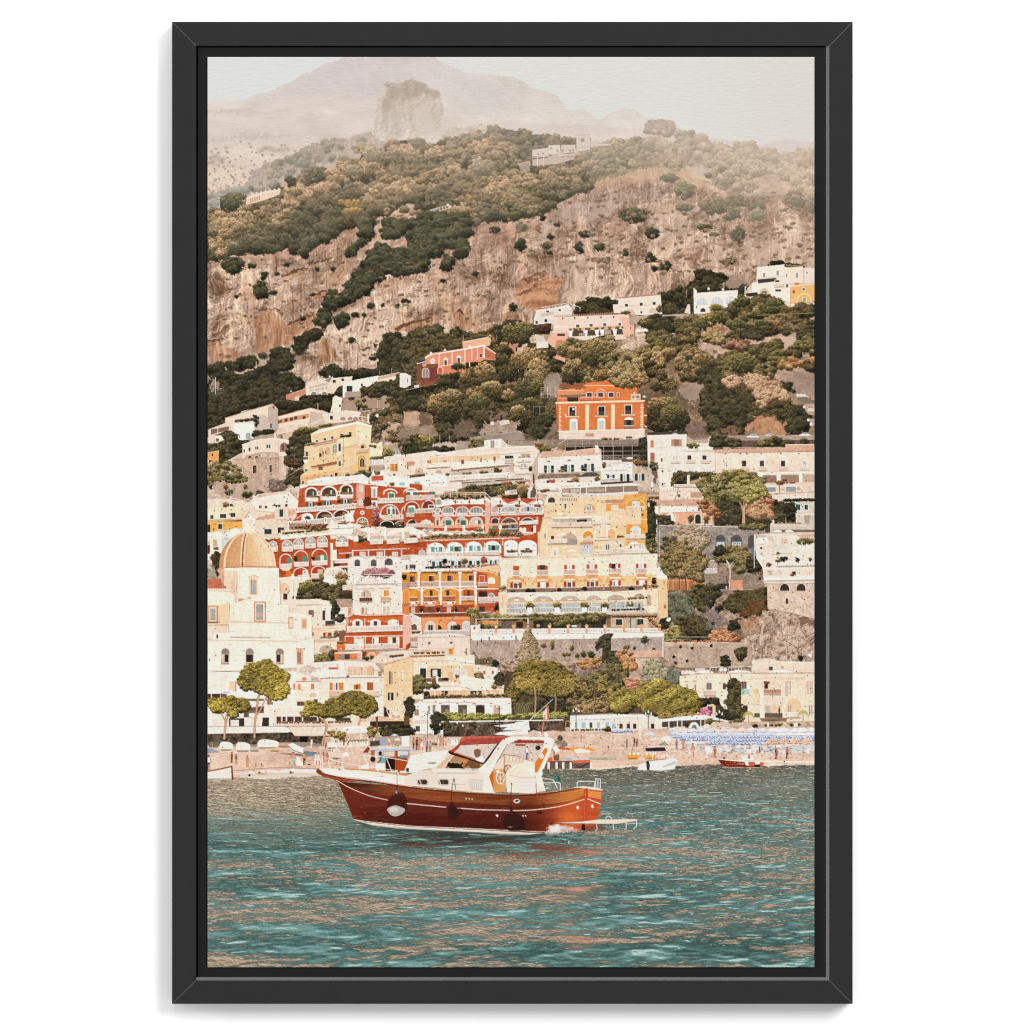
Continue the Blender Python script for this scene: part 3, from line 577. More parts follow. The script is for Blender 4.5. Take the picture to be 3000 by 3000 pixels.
R(1025,1090,1245,1045,26,(206,176,146),(150,120,96),8);B("1245,1045 1370,1010 1450,1020 1440,1100 1310,1130 1250,1120",(240,208,164));N("942,1112 1050,1095 1245,1050 1310,1030",7,(190,128,90));N("1310,1035 1312,1300 1260,1340 910,1410",4,(190,122,80))
fl(945,1105,1040,1090,5,3,12);fl(1280,1025,1380,1015,6,0,8)
win(1478,985,22,66,(214,206,194),(240,226,208));ell(1450,980,12,8,(214,176,132));ell(1525,1028,10,8,(206,160,118))
for x in (1075,1140): arch(x,1125,48,100 if x < 1100 else 76,(214,176,134),(242,218,184),5)
Q(1082,1185,18,34,(70,56,46));Q(1115,1170,9,30,DKW);Q(1140,1160,8,30,DKW);arch(1208,1100,40,85,(166,150,132),(240,222,196),4);Q(1226,1110,4,70,WH);Q(1208,1140,40,4,WH);win(1262,1095,24,70,(78,80,78));ell(1265,1190,26,18,(240,220,192))
N("1095,1240 1120,1255 1145,1235",4,(120,80,50));N("1120,1255 1122,1270",4,(120,80,50))
win(952,1170,22,72,(70,66,62));R(932,1215,975,1215,30,(140,116,96),(90,70,56),6);poly("928,1245 980,1245 970,1280 940,1275",(242,228,208));win(948,1335,24,40,(90,84,76));win(1262,1258,24,48,(84,84,80));poly("1000,1310 1240,1260 1250,1270 1245,1290 1010,1322",(166,104,66));poly("1010,1322 1240,1288 1240,1310 1010,1350",(204,158,112));poly("985,1340 1250,1295 1300,1320 1250,1345 910,1410 905,1392",(240,200,146));Q(1075,1310,40,34,(120,96,78))
B("905,1400 1340,1335 1400,1370 1280,1410 1000,1440 970,1475 905,1480",(228,184,128));wins("918 1445 16 30;1072 1405 14 30;1190 1385 16 24;1228 1370 26 30",f=3);poly("1255,1345 1340,1340 1380,1360 1300,1368",(222,202,180));N("905,1432 1150,1390",4,(196,140,96));win(1320,1385,22,14,(200,190,178));G(1345,1390,16,20,3)
B("1430,1180 1530,1160 1560,1200 1560,1330 1440,1370 1380,1330 1430,1260",(238,196,134));arch(1450,1210,62,130,(228,176,112),(190,132,84),4,.55);arch(1464,1232,42,82,(96,84,72),(240,224,200),4,.6);Q(1484,1240,3,74,WH);arch(1468,1092,60,60,(214,170,124),(242,222,196),4);Q(1475,1112,28,30,(76,76,74));R(1432,1150,1540,1138,30,(222,190,156),(176,146,120),8);ell(1450,1122,9,8,(210,150,110))
B("1560,1095 1675,1080 1680,1200 1600,1230 1555,1240",(242,216,178));edge("1540,1100 1600,1085 1680,1082",6);ell(1650,1133,7,12,(206,170,136));fl(1550,1110,1620,1120,4,3,14);fl(1575,1075,1640,1078,4,3,8);fl(1570,1230,1690,1220,8,1,16);L("1440,1380 1560,1330 1690,1330 1680,1400 1560,1420 1420,1400",14,V1,VN,.9)
for i in range(8): mast(1575 + i * 16,1240,1310,6,(206,184,162))
Q(1570,1300,120,60,(180,156,138),-.05);poly("1780,1130 1860,1125 1860,1190 1780,1200",(170,156,146));G(1730,1180,50,50,1);L("1860,1080 1932,1050 1960,1200 1870,1200",16,VN,VB,1.4);mast(1802,1145,1210,4,WH)
# pale house behind the red hotel
B("1692,1222 1932,1195 1960,1200 1960,1430 1700,1390",(228,208,192));edge("1690,1222 1932,1196",5);win(1750,1284,72,70,(214,148,72),(238,222,204));Q(1775,1284,6,70,(150,100,56));Q(1800,1284,14,70,(184,116,60));win(1910,1272,30,66,(196,124,66));ell(1787,1388,11,11,(120,96,80));ell(1735,1322,7,9,(150,120,96));ell(1893,1308,6,8,(150,110,80));B("1655,1350 1700,1340 1740,1400 1700,1420 1655,1390",WH)
# ---- middle and right tiles: groves and houses on the slope
T(1190,960,600)
poly("-60,780 0,620 1400,380 1960,300 4000,200 4000,1150 -60,1150",ramp3(.5 + b2 * .2 + cr * .12,(98,84,66),(126,106,84),(164,138,112)) + (NF * 5)[...,None],rough=4)
T(1790,960,600)
poly("1250,40 1960,0 1960,700 1550,560 1500,300",ramp3(.5 + b2 * .2 + cr * .15,(128,108,90),(156,132,112),(190,162,138)) + (NF * 5)[...,None],rough=3)
for q in ("840,160 1080,130 1260,120 1260,200 1050,200 840,190","1280,110 1840,90 1840,200 1600,220 1280,170","1280,230 1640,210 1870,215 1870,240 1300,290","1540,360 1932,290 1932,330 1700,340 1540,400"):
    poly(q,(186,160,140),.9,tx=7,rough=2)
for q in ("840,155 1260,118","1280,105 1840,88","1290,232 1870,212","1540,360 1932,288","1600,280 1900,262"): N(q,7,(206,182,160),.8)
Q(1752,100,26,32,(116,94,84));poly("750,500 960,540 860,660 760,720 640,620",(172,150,138),.7,rough=4);poly("1560,480 1932,400 1932,660 1640,600",(150,132,122),.6,rough=5,soft=2)
# upper houses, seen in the mountain sheets' units
T(1490,160,900)
L("440,1590 480,1550 560,1540 690,1560 690,1640 460,1650",16,VB,V1,1.2);L("960,1510 1080,1480 1160,1420 1200,1370 1270,1360 1400,1420 1480,1440 1480,1500 1400,1550 1150,1620 960,1620",16,VB,V1,1.3,lit=lambda x,y: .2)
L("1640,1320 1680,1300 1740,1320 1850,1330 1840,1345 1660,1345",8,VB,None,1.3);bush(1690,1305,40,12,VB);poly("1310,1440 1500,1400 1520,1440 1400,1480",(168,146,130),.8,rough=3)
B("175,1610 300,1590 375,1570 400,1600 400,1640 280,1700 160,1700 160,1665",(214,204,194));edge("170,1612 370,1585 395,1600",6);win(235,1610,20,12,(90,84,80));win(315,1602,14,12);win(225,1665,18,18);Q(205,1630,80,22,(196,184,172),-.2);win(170,1675,14,18)
for i in range(9): mast(215 + i * 20,1588 - i * 2,1600 - i * 2,2)
N("210,1590 380,1562",3);N("385,1570 450,1590 450,1615",3);dish(168,1660,8);mast(1118,1480,1530);
poly("280,1650 760,1622 760,1636 285,1652",(150,96,76));B("283,1652 755,1632 762,1660 762,1770 700,1790 540,1800 380,1812 375,1760 282,1735",(230,206,190));poly("300,1660 740,1640 740,1716 300,1730",(228,198,182),tx=2)
for i in range(40): Q(286 + i * 12,1640 - i * .62,6,10,(206,160,138),a=.8)
for x in (340,415,498,580,660): ell(x,1660 - (x - 340) * .03,5,6,(90,64,56));Q(x + 50,1655 - x * .02,5,70,(240,214,198))
wins("424 1698 20 18;508 1694 20 18;594 1690 20 18;690 1688 16 18",c=(96,84,80),f=7)
R(285,1715,375,1708,30,(234,210,192),(206,180,160),6);poly("380,1722 755,1700 760,1716 380,1740",(206,180,140));fl(380,1728,760,1712,18,3,6);Q(390,1738,330,36,(96,78,68),-.04);B("380,1775 740,1760 740,1790 380,1812",(232,198,180))
for x in (372,466,538,576 - 6,650,712): poly([(x + 2,1738 - (x - 380) * .04),(x + 32,1737 - (x - 380) * .04),(x + 26,1776 - (x - 380) * .03),(x + 12,1777 - (x - 380) * .03)],(240,232,224))
Q(600,1734,44,26,(180,156,140));Q(442,1752,40,18,(170,146,130));B("700,1650 770,1655 788,1700 785,1760 720,1770 722,1716",(230,180,158));Q(763,1715,8,10,DKW);ell(770,1668,14,8,WH)
B("250,1790 285,1735 375,1735 372,1850 300,1900 252,1845",(230,172,150));arch(298,1796,50,60,(196,128,100),(216,154,126),5);Q(306,1756,48,14,(86,66,58));edge("270,1745 375,1738",5);poly("150,1700 270,1690 260,1760 160,1760",V1[1]);bush(220,1720,45,30,rp((70,46,50),(96,70,66),(130,100,84)));B("165,1800 230,1790 240,1840 170,1840",(214,206,198))
B("655,1572 688,1570 690,1530 955,1508 966,1632 855,1640 660,1625",(230,208,192));poly("690,1528 955,1505 955,1512 690,1535",(176,128,106));N("690,1588 960,1570",4,(206,180,160));wins("732 1568 18 18;824 1562 18 18;906 1556 18 18;828 1614 12 14")
arch(735,1600,60,34,(210,180,160),(236,216,200),3);arch(880,1592,60,34,(210,180,160),(236,216,200),3);bush(735,1620,30,10,VO);bush(945,1600,16,22,VN)
B("755,1650 1100,1630 1220,1635 1200,1660 900,1680 760,1700",(178,158,142),tx=6);Q(825,1666,12,8,DKW)
B("1162,1512 1162,1468 1180,1485 1180,1500 1440,1482 1442,1560 1395,1610 1330,1600 1240,1630 1165,1632",(224,212,202));edge("1162,1470 1182,1486 1180,1502 1440,1484",4)
for x,w_ in ((1180,70),(1275,72),(1365,66)): arch(x,1530 - (x - 1180) * .06,w_,46,(190,196,196),(238,228,218),4,.45);[Q(x + j * w_ / 4,1535 - (x - 1180) * .06,2,40,WH) for j in (1,2,3)];Q(x,1550 - (x - 1180) * .06,w_,2,WH)
arch(1205,1595,32,24,(70,64,60),WH,3);B("1105,1625 1125,1570 1140,1570 1142,1632",(212,196,182));dish(1257,1474,8);dish(1346,1478,7);mast(1352,1440,1490);poly("1330,1600 1400,1580 1400,1610 1335,1612",(110,96,88))
for x in (1180,1330,1345): Q(x,1580,5,16,(70,60,58))
B("1528,1435 1558,1430 1560,1340 1730,1322 1735,1335 1932,1345 1932,1480 1770,1480 1770,1560 1640,1520 1530,1535",(230,214,200));B("1850,1345 1960,1345 1960,1440 1850,1440",(226,206,192));edge("1558,1340 1735,1322",4);fl(1740,1330,1850,1330,8,1,8)
B("1736,1340 1850,1332 1852,1440 1740,1440",(228,208,192));poly("1564,1415 1680,1405 1690,1425 1568,1440",(78,74,72));wins("1598 1374 14 28;1684 1360 14 30;1742 1380 10 22;1804 1374 14 30;1870 1366 10 14",c=(150,142,134));wins("1674 1420 28 12;1676 1478 36 12;1744 1444 12 20",c=(84,68,60),f=3)
arch(1578,1468,58,48,(206,180,162),WH,5);Q(1592,1490,30,8,(80,66,58));R(1670,1440,1735,1436,20,step=6);N("1560,1408 1735,1395",3,(196,176,160));poly("1470,1505 1565,1495 1560,1525 1500,1520",(64,58,56));N("1465,1535 1600,1520",5,WH);mast(1487,1460,1520,6,WH);poly("1500,1470 1530,1440 1530,1500 1500,1500",(206,190,176))
for x in (1612,1640): mast(x,1285,1335,3,(180,156,138))
B("1770,1458 1800,1452 1932,1442 1960,1450 1960,1545 1775,1562",(238,182,112));wins("1846 1470 16 14;1848 1530 20 24",c=(110,90,76));arch(1815,1508,84,48,(236,176,100),(244,222,196),5);win(1848,1530,20,24,(150,140,130));ell(1792,1492,8,10,(120,110,100));edge("1770,1458 1932,1442",4);poly("1798,1436 1824,1434 1824,1450 1798,1452",(214,128,90))
for q,a_,b_,d in (("1500,1560 1560,1530 1640,1525 1730,1560 1720,1600 1600,1620 1500,1600",V1,VN,1.3),("1400,1600 1440,1540 1480,1530 1520,1560 1500,1620 1420,1640",V1,VN,1.4),("1345,1640 1400,1600 1490,1620 1560,1600 1730,1600 1932,1580 1932,1640 1800,1680 1932,1690 1932,1720 1700,1740 1560,1770 1500,1740 1400,1720 1345,1690",V1,VO,1.2),("890,1670 960,1650 1060,1650 1040,1720 1000,1800 950,1840 890,1800 880,1730",VB,V1,1.3),("1060,1680 1130,1660 1200,1650 1180,1780 1100,1840 1060,1800",V1,VG,1.2),("830,1690 860,1680 890,1700 860,1720",V1,VN,1.2),("1820,1720 1932,1690 1960,1780 1850,1790",V1,VB,1.2)):
    L(q,15,a_,b_,d)
for x,y,rx,ry,k in ((1240,1690,55,45,0),(1290,1640,50,50,1),(1300,1590,40,22,1),(1430,1700,60,40,0),(1440,1760,55,32,1),(1280,1780,70,35,3),(1290,1740,50,30,3),(1460,1560,50,30,0),(1660,1570,60,30,0),(1660,1610,50,24,0),(1700,1830,50,36,0),(1860,1850,44,26,0),(1790,1870,40,26,0),(1520,1870,46,30,2),(1660,1690,50,22,3),(1745,1750,34,16,0),(1880,1760,40,30,2),(1550,1640,50,24,0),(1130,1790,60,50,3),(1600,1690,60,22,0)): G(x,y,rx,ry,k)
for x,y in ((818,1738),(858,1736)): poly([(x - 20,y + 6),(x - 14,y - 8),(x,y - 13),(x + 14,y - 8),(x + 20,y + 6)],(240,226,212))
N("1560,1640 1932,1625",5,(176,168,96),.6)
# ---- middle tile vegetation
T(1190,960,600)
poly("1240,470 1460,430 1480,520 1420,660 1280,660 1260,560",(150,134,120),tx=8,rough=2)
for q,a_,b_,d in (("-60,500 0,130 120,20 280,0 340,90 480,20 560,60 700,60 860,0 1000,0 980,300 860,560 500,560 -60,650",VB,V1,1.3),("0,600 150,560 260,560 420,540 700,520 860,560 1040,560 1060,640 1260,640 1400,720 1410,870 1260,960 1200,1000 1120,980 960,900 880,860 780,880 640,960 640,1000 440,1060 280,1060 260,960 280,900 220,800 60,760 -60,800",V1,VB,1.3),("1480,180 1560,130 1700,120 1932,100 1932,560 1700,520 1480,440 1400,300",V1,VO,1.2),("1160,180 1340,150 1400,260 1380,320 1240,280",VB,V1,1.2),("1340,320 1500,320 1500,400 1360,400",VB,V1,1.2)):
    L(q,19,a_,b_,d)
for x,y,rx,ry,rm in ((1000,60,170,140,VB),(1100,30,110,80,VN),(980,40,90,60,VN),(1040,120,130,60,V1),(900,190,90,50,VG),(800,120,60,50,VG),(1180,290,170,110,VG),(1080,330,120,90,VG),(1230,400,120,110,VG),(1190,480,110,80,VO),(1000,420,130,90,V1),(900,300,90,60,V1),(1150,560,120,110,V1),(1230,560,60,80,VN),(640,400,120,90,VG),(740,420,100,90,VG),(560,440,50,70,VG),(620,520,100,50,V1),(350,700,140,90,VG),(420,640,100,60,VO),(260,750,80,60,VG),(400,800,120,90,V1),(640,620,80,50,VG),(680,680,90,60,VN),(820,560,90,50,VG),(860,640,80,60,V1),(960,640,60,60,VG),(740,560,80,40,VO),
    (1060,790,76,56,VO),(1060,800,50,40,VN),(1100,880,120,80,V1),(1170,700,80,40,VN),(1590,400,120,100,VO),(1560,460,100,70,V1),(1600,350,110,50,VG),(1560,240,80,60,VO),(1620,230,60,40,VG),(1460,200,60,50,VO),(1800,190,140,90,VO),(1790,380,80,60,VG),(1850,450,90,60,VG),(1740,300,110,70,V1),(1890,300,80,50,VN),(1460,180,30,30,VO)):
    bush(x,y,rx,ry,rm,r=18)
L("560,240 620,240 690,280 640,340 570,370 560,300",16,VB,V1,1.4);poly("0,590 200,560 420,520 480,540 300,580 0,640",V1[0],.8,rough=3)
N("0,590 200,545 420,515",5,(180,164,150));poly("-60,430 0,430 46,460 46,540 -10,570 -60,560",(212,206,198));N("-30,430 50,460",5,(240,230,220));win(8,480,10,40,(110,104,100))
# salmon villa
SM = (214,144,114)
B("180,300 185,270 235,245 530,200 700,175 740,170 840,240 845,310 740,300 700,320 560,330 300,400 300,440 180,440",SM);B("530,135 770,92 800,120 790,170 740,175 535,195",(226,172,138));edge("530,135 770,92 800,118");B("300,360 560,330 560,430 310,450",(208,132,98))
edge("180,285 240,250 540,205 740,168",15,(240,226,212));N("185,258 540,195",5,(196,120,90));N("740,172 845,245",8,(240,226,212));N("200,350 310,365 560,330",7,(238,222,208));B("740,200 840,250 840,300 745,280",(186,114,84))
for x in (312,434,555,620,672): N([(x,240 - (x - 312) * .15),(x,352 - (x - 312) * .15)],8,(238,222,208))
N("735,175 735,285",13,(238,222,208));win(362,308,22,46,(74,60,54),(240,228,214),7);win(486,288,22,44,(74,60,54),(240,228,214),7);win(236,318,26,26,(230,200,180),(240,228,214),6);win(694,248,22,34,(84,66,56));
for x,y in ((374,292),(498,272),(250,300)): poly([(x - 28,y + 10),(x,y - 14),(x + 28,y + 10),(x + 20,y + 14),(x,y),(x - 20,y + 14)],(240,228,214))
for x,y in ((235,240),(367,212),(602,175)): poly([(x - 13,y + 10),(x - 11,y - 2),(x,y - 16),(x + 11,y - 2),(x + 13,y + 8)],(240,228,214))
B("100,350 300,340 300,440 290,520 200,560 100,550",(132,84,66),tx=7);poly("215,380 290,370 290,500 215,510",(124,66,64),tx=7);N("100,340 150,330 180,320",8,WH);arch(155,385,58,88,(150,134,124),(222,206,190),5);Q(183,390,3,80,(220,206,194));arch(300,375,45,60,(198,104,74),(232,206,188),6);win(298,484,26,34,(150,134,120));poly("75,545 125,538 120,565 80,570",(206,192,180));mast(538,70,140);mast(855,75,120);win(160,345,24,14,(170,130,112));N("598,325 598,370",8,WH)
L("310,470 440,440 520,440 420,520 300,540",16,VB,V1,1.3);bush(490,370,66,28,VB,r=9)
for i in range(11):
    a_ = math.pi * (i / 10);N([(490,365),(490 + math.cos(a_) * 40,355 - math.sin(a_) * 22),(490 + math.cos(a_) * 64,385 - math.sin(a_) * 26)],5,(84,82,58),sm=True)
mast(490,370,430,9,(96,84,66));bush(540,470,40,50,VG)
B("1215,60 1300,90 1340,180 1230,200 1225,130",(206,190,178));B("1230,135 1340,130 1340,190 1230,195",(216,206,198));B("1350,240 1400,240 1500,290 1500,330 1460,310 1400,290",(214,156,134));poly("960,160 1060,150 1050,230 980,230",(206,150,120),.8,rough=2);Q(1032,185,14,40,(70,56,50));bush(930,210,60,50,V1);bush(1460,210,60,60,VO);mast(1460,260,310,5,(150,130,108));bush(1360,250,50,40,V1)
for x in (1270,1335,1412): mast(x,560,660)
for y in (570,630,660): N([(1270,y),(1415,y - 6)],3,(190,174,160))
poly("1200,745 1320,745 1320,800 1200,800",(54,52,44),.8);[mast(x,740,805,4,(150,138,124)) for x in (1200,1260,1318)];N("1195,745 1325,745",4,(170,156,140))
poly("-20,790 130,800 130,930 -20,930",(182,152,128),tx=6,rough=1);poly("130,860 230,860 230,925 130,925",(118,92,74),.9,rough=2);poly("-40,930 270,910 280,1040 -40,1060",(158,136,118),.8,tx=7,rough=3);poly("480,880 640,860 660,1000 430,1050 400,960",(130,108,94),.7,tx=8,rough=4)
poly("700,940 800,910 960,860 1060,900 1050,990 880,1010 720,1020",(164,144,126),tx=9,rough=3);poly("780,800 900,780 960,790 940,860 800,860",(146,122,106),.7,rough=4);B("795,885 830,890 830,920 795,920",(210,200,190));B("880,880 965,868 980,905 885,925",(206,194,182))
poly("600,1045 1070,978 1130,1050 1130,1060 900,1060 600,1090",(156,142,130),tx=4);N("600,1040 1070,976 1110,1010",6,(180,164,150));N("600,1060 1070,1000",3,(130,116,104),.7)
poly("1300,920 1430,870 1430,1020 1290,1040",(142,120,106),.9,tx=8,rough=3);L("1200,870 1320,840 1390,850 1330,960 1290,1030 1200,1020",15,VB,V1,1.2);poly("1130,880 1200,960 1190,1030 1130,1050",(92,78,62),.6,rough=4)
# the orange palazzo, spanning two sheets
PO = (212,126,72);PC = (236,208,172)
B("1425,600 1680,540 1690,545 1690,520 1960,505 2100,505 2170,525 2180,560 2180,665 2170,700 1425,700",PO)
poly("1425,590 1680,580 1680,615 1425,625",(220,142,86));poly("1683,545 2180,545 2178,575 1683,580",(228,132,70));edge("1683,545 1932,545 2170,550",5,(244,214,180));edge("1425,592 1680,590",5,(244,206,168));poly("1445,625 1690,615 1690,660 1460,660",(150,110,86));N("1440,630 1700,622",6,(224,190,154))
poly("1445,545 1680,530 1680,585 1450,585",(150,92,62),.8,rough=2);[mast(1450 + i * 38,540,590,3,(120,84,62)) for i in range(7)];Q(1880,500,16,40,(214,106,62));Q(1770,505,16,30,(214,106,62));[Q(x,508,14,30,(214,106,62)) for x in (1690,1870)]
poly("1990,540 2030,522 2060,522 2072,540",(240,226,210));poly("2080,550 2160,548 2160,565 2080,565",(196,100,60));Q(1868,500,26,10,(230,130,80))
for x in (1705,1810,1910): win(x,612,46,44,(84,72,66),(240,222,204),5)
for x in (1775,1875): arch(x,612,16,44,(206,104,52),(240,218,196),3)
poly("1780,600 1835,575 1885,600",(240,206,170));poly("1795,598 1835,582 1870,598",(220,124,62));Q(1965,600,60,60,(214,112,52));win(1990,612,20,40,(110,104,98));poly("1520,660 1622,660 1622,698 1520,698",(58,52,48));R(1430,665,1512,665,30,(204,88,46),(236,214,196),11);R(1640,655,1830,655,30,(204,88,46),(236,214,196),11);fl(1535,680,1620,680,5,2,9)
poly("2120,625 2210,625 2212,680 2115,680",(232,210,190),.8);Q(2130,640,70,26,(110,96,86),a=.6);N("2150,610 2160,680",8,WH);ell(2245,650,10,12,WH);N("2230,655 2260,655",8,WH)
B("1410,708 2240,700 2250,740 2232,960 2225,975 1432,985 1425,900",PO,tx=3.5)
poly("1410,700 2252,682 2252,700 1410,722",PC);
for i in range(58): Q(1418 + i * 14.3,716 - i * .3,7,8,(190,140,104),a=.9)
for x in (1690,1932 + 0,): Q(x,726,34,245,PC)
for i in range(12): Q(1432,735 + i * 20,30 if i % 2 else 22,14,PC);Q(2207 + (0 if i % 2 else 6),728 + i * 20,30 if i % 2 else 22,14,PC)
Q(1425,725,14,250,(206,98,42));poly("2240,700 2255,690 2258,960 2236,960",(176,84,40));Q(1932 + 2,726,34,245,PC)
for x,yy in ((1538,752),(1812,746),(2064,734)):
    win(x,yy,58,80,(50,54,50),(240,220,196),8);Q(x + 4,yy + 44,50,34,(120,90,76),a=.6);Q(x + 28,yy,3,80,(90,90,84));Q(x - 34,yy + 84,128,10,PC);Q(x - 20,yy + 94,100,6,(196,120,72));N([(x - 14,yy + 58),(x - 14,yy + 82),(x + 72,yy + 82),(x + 72,yy + 58)],3,(92,70,58))
for x,yy in ((1554,888),(1816,882)): arch(x - 6,yy - 26,62,108,(244,228,210),(240,214,182),7,.25);Q(x + 4,yy,42,78,(190,186,182));Q(x + 22,yy,4,78,WH)
Q(2052,870,96,80,(122,98,86));Q(2078,870,44,56,(66,56,52));arch(2060,848,80,22,(244,226,208),(236,210,180),5,.3);R(2052,925,2148,925,24,(176,140,116),(120,92,78),7)
Q(1568,758,20,20,(226,220,210));ell(1503,825,9,9,(230,214,200));dish(2262,925,13);Q(2240,822,30,12,PC)
B("1440,975 2250,955 2250,1040 2260,1055 1440,1055",(222,202,184));N("1430,978 2255,958",8,(240,224,208));Q(1690,998,80,30,(196,150,126));Q(2070,1028,64,28,(110,86,74));[arch(x,1040,70,18,(160,140,124),WH,3) for x in (1985,2150)]
T(1790,960,600)
for x,y,rx,ry,rm in ((480,760,150,110,VG),(430,720,80,60,VG),(560,720,60,70,VN),(600,820,120,90,VN),(480,900,160,90,V1),(660,900,100,100,VB),(400,820,60,90,V1),(520,540,110,80,VG),(430,560,60,50,V1),(520,480,60,36,VG)): bush(x,y,rx,ry,rm,r=18)
for q,a_,b_,d in (("360,100 400,20 470,20 600,80 640,150 620,220 460,220 380,200",V1,VN,1.3),("0,300 60,240 260,200 330,170 400,260 330,300 300,400 200,440 60,420 0,400",V1,VO,1.3),("620,60 740,20 820,60 780,200 660,230 620,160",V1,VG,1.3),("640,280 760,200 920,250 960,340 860,420 1000,480 940,520 720,500 660,440",VG,V1,1.2),("820,400 980,360 1040,480 960,520 860,500",V1,VB,1.3),("1040,300 1160,210 1280,220 1380,360 1360,440 1240,480 1080,460",V1,VN,1.4),("1360,320 1460,280 1540,340 1530,440 1460,490 1370,480",V1,VO,1.3),
    ("850,620 960,540 1060,480 1200,460 1420,480 1620,540 1650,700 1840,760 1870,900 1840,1000 1620,1000 1420,880 1300,900 1180,1040 1060,1000 900,1040 880,900 840,780",VB,V1,1.5),("0,420 120,400 200,460 200,540 120,560 0,520",VG,VO,1.2),("200,440 320,440 340,520 220,550",VO,VG,1.2),("400,190 470,190 600,230 580,300 480,320 420,260",VG,VO,1.3),("400,310 480,320 490,400 420,420 390,360",VG,None,1.3),("330,300 400,340 420,440 520,440 480,480 330,430",V1,None,1.1),("880,60 1040,50 1060,130 880,140",VG,VO,1.3),("1100,60 1180,20 1270,60 1240,130 1100,130",VO,V1,1.3),("1270,0 1500,0 1480,60 1370,110 1270,100",V1,VB,1.2),("1760,0 1932,0 1932,80 1800,90",V1,VB,1.3),("1060,150 1260,130 1300,200 1260,200 1090,190",V1,rp((90,60,54),(140,96,82),(190,140,116)),1.2),("1280,170 1380,160 1390,220 1270,230",V1,VN,1.3),("1420,160 1540,130 1600,160 1560,220 1430,220",V1,VN,1.3),("1380,260 1540,200 1620,230 1620,300 1400,290",V1,VN,1.3),("1500,270 1620,250 1640,350 1520,350",VN,None,1.2),("1660,210 1740,200 1760,270 1680,270",V1,None,1.3),("1620,320 1880,300 1870,350 1630,380",VG,rp((110,70,44),(176,120,70),(222,160,100)),.9),("1840,100 1932,80 1960,240 1880,240",V1,VN,1.2),("1640,560 1740,540 1750,590 1650,600",VB,None,.8),("1750,160 1840,150 1830,210 1750,210",VN,None,1.0),("1830,330 1932,340 1932,430 1850,400",V1,None,1.0)):
    L(q,18,a_,b_,d)
L("1060,480 1150,455 1220,500 1210,560 1120,570 1070,530",15,rp((94,72,52),(160,126,98),(214,180,146)),None,1.6);L("1270,430 1380,450 1500,490 1610,560 1670,650 1660,700 1540,660 1450,750 1390,740 1370,640 1310,560 1270,500",15,rp((94,72,52),(160,126,98),(214,180,146)),None,1.8)
bush(1240,330,130,100,VN,r=18);bush(860,300,90,60,VG,r=16);bush(540,240,64,50,VG,r=15)
poly("1290,900 1400,870 1560,870 1640,960 1700,1000 1640,1020 1400,1010 1280,960",(176,134,100),tx=8,rough=4);poly("740,920 880,890 900,1020 720,1010",(126,106,94),tx=8,rough=4);poly("1060,940 1180,940 1190,1020 1060,1020",(140,106,84),.8,tx=6,rough=4)
for x in (1760,1790,1822): ell(x,636,17,9,(236,228,218))
poly("1745,655 1840,645 1870,680 1932,690 1932,720 1820,710 1760,690",(130,116,104));N("1745,655 1850,648 1860,662",5,WH);poly("1820,720 1932,715 1932,830 1860,820 1830,780",(176,152,134));win(1858,732,46,30,(168,136,116),(236,220,204),3);Q(1850,770,90,18,(210,200,190));dish(1820,748,12);poly("1860,860 1932,860 1932,930 1880,920",(170,156,148));dish(1858,872,12);dish(1886,912,14)
# road wall and parked cars
poly("710,1010 1932,1010 1932,1080 710,1080",(136,114,98),tx=4);poly("780,1040 930,1030 930,1085 780,1080",(150,130,116));poly("1400,1018 1920,1015 1920,1058 1400,1062",(170,148,132),tx=3);poly("1050,1030 1410,1020 1410,1062 1050,1068",(160,138,122),tx=3);N("1050,1028 1410,1018 1920,1014",4,(196,176,158));poly("1070,1068 1920,1058 1920,1130 1070,1130",(108,88,76),tx=5)
def car(x,y,w,c=(226,222,218)):
    poly([(x,y),(x + w * .06,y - w * .10),(x + w * .25,y - w * .14),(x + w * .36,y - w * .27),(x + w * .68,y - w * .27),(x + w * .84,y - w * .13),(x + w * .98,y - w * .09),(x + w,y)],c)
    poly([(x + w * .3,y - w * .14),(x + w * .4,y - w * .235),(x + w * .66,y - w * .235),(x + w * .78,y - w * .13)],(96,94,92));Q(x + w * .51,y - w * .24,w * .03,w * .1,c)
car(920,1040,70);car(1275,1036,120);car(1450,1020,86,(206,202,198));car(1770,1018,108);car(575,1008,54);poly("1640,1016 1650,1000 1690,1000 1700,1016",(110,90,84))
# steel terrace below the palazzo
poly("-250,1060 310,1058 330,1250 -250,1250",(112,94,82),tx=5);poly("-700,1055 310,1058 310,1100 -700,1110",(146,128,114),tx=4);poly("-430,1130 280,1115 280,1250 -430,1160",(54,48,42),tx=6)
for i in range(9): mast(-430 + i * 90,1110,1170 if i < 4 else 1240,5,(176,162,148))
for y in (1118,1165,1205): N([(-430 if y < 1150 else -130,y),(285,y - 3)],5,(176,162,148))
for i in range(6): x = -120 + i * 70;N([(x,1240),(x + 70,1208)],3,(186,174,160));N([(x,1208),(x + 70,1240)],3,(186,174,160))
for i in range(16): mast(-900 + i * 70,1040,1110,3,(176,162,150))
N("-500,1100 -380,1030 -200,1040",4,(210,198,184));N("-200,1050 290,1048",6,(226,212,198));fl(-100,1045,60,1045,7,3,10);ell(175,1232,32,12,(220,210,198));poly("100,1245 330,1235 330,1290 100,1300",(110,80,64),tx=5);L("270,1080 330,1040 340,1250 290,1240",14,VB,None,1.1);G(330,1280,60,30,0);G(250,1270,60,26,3)
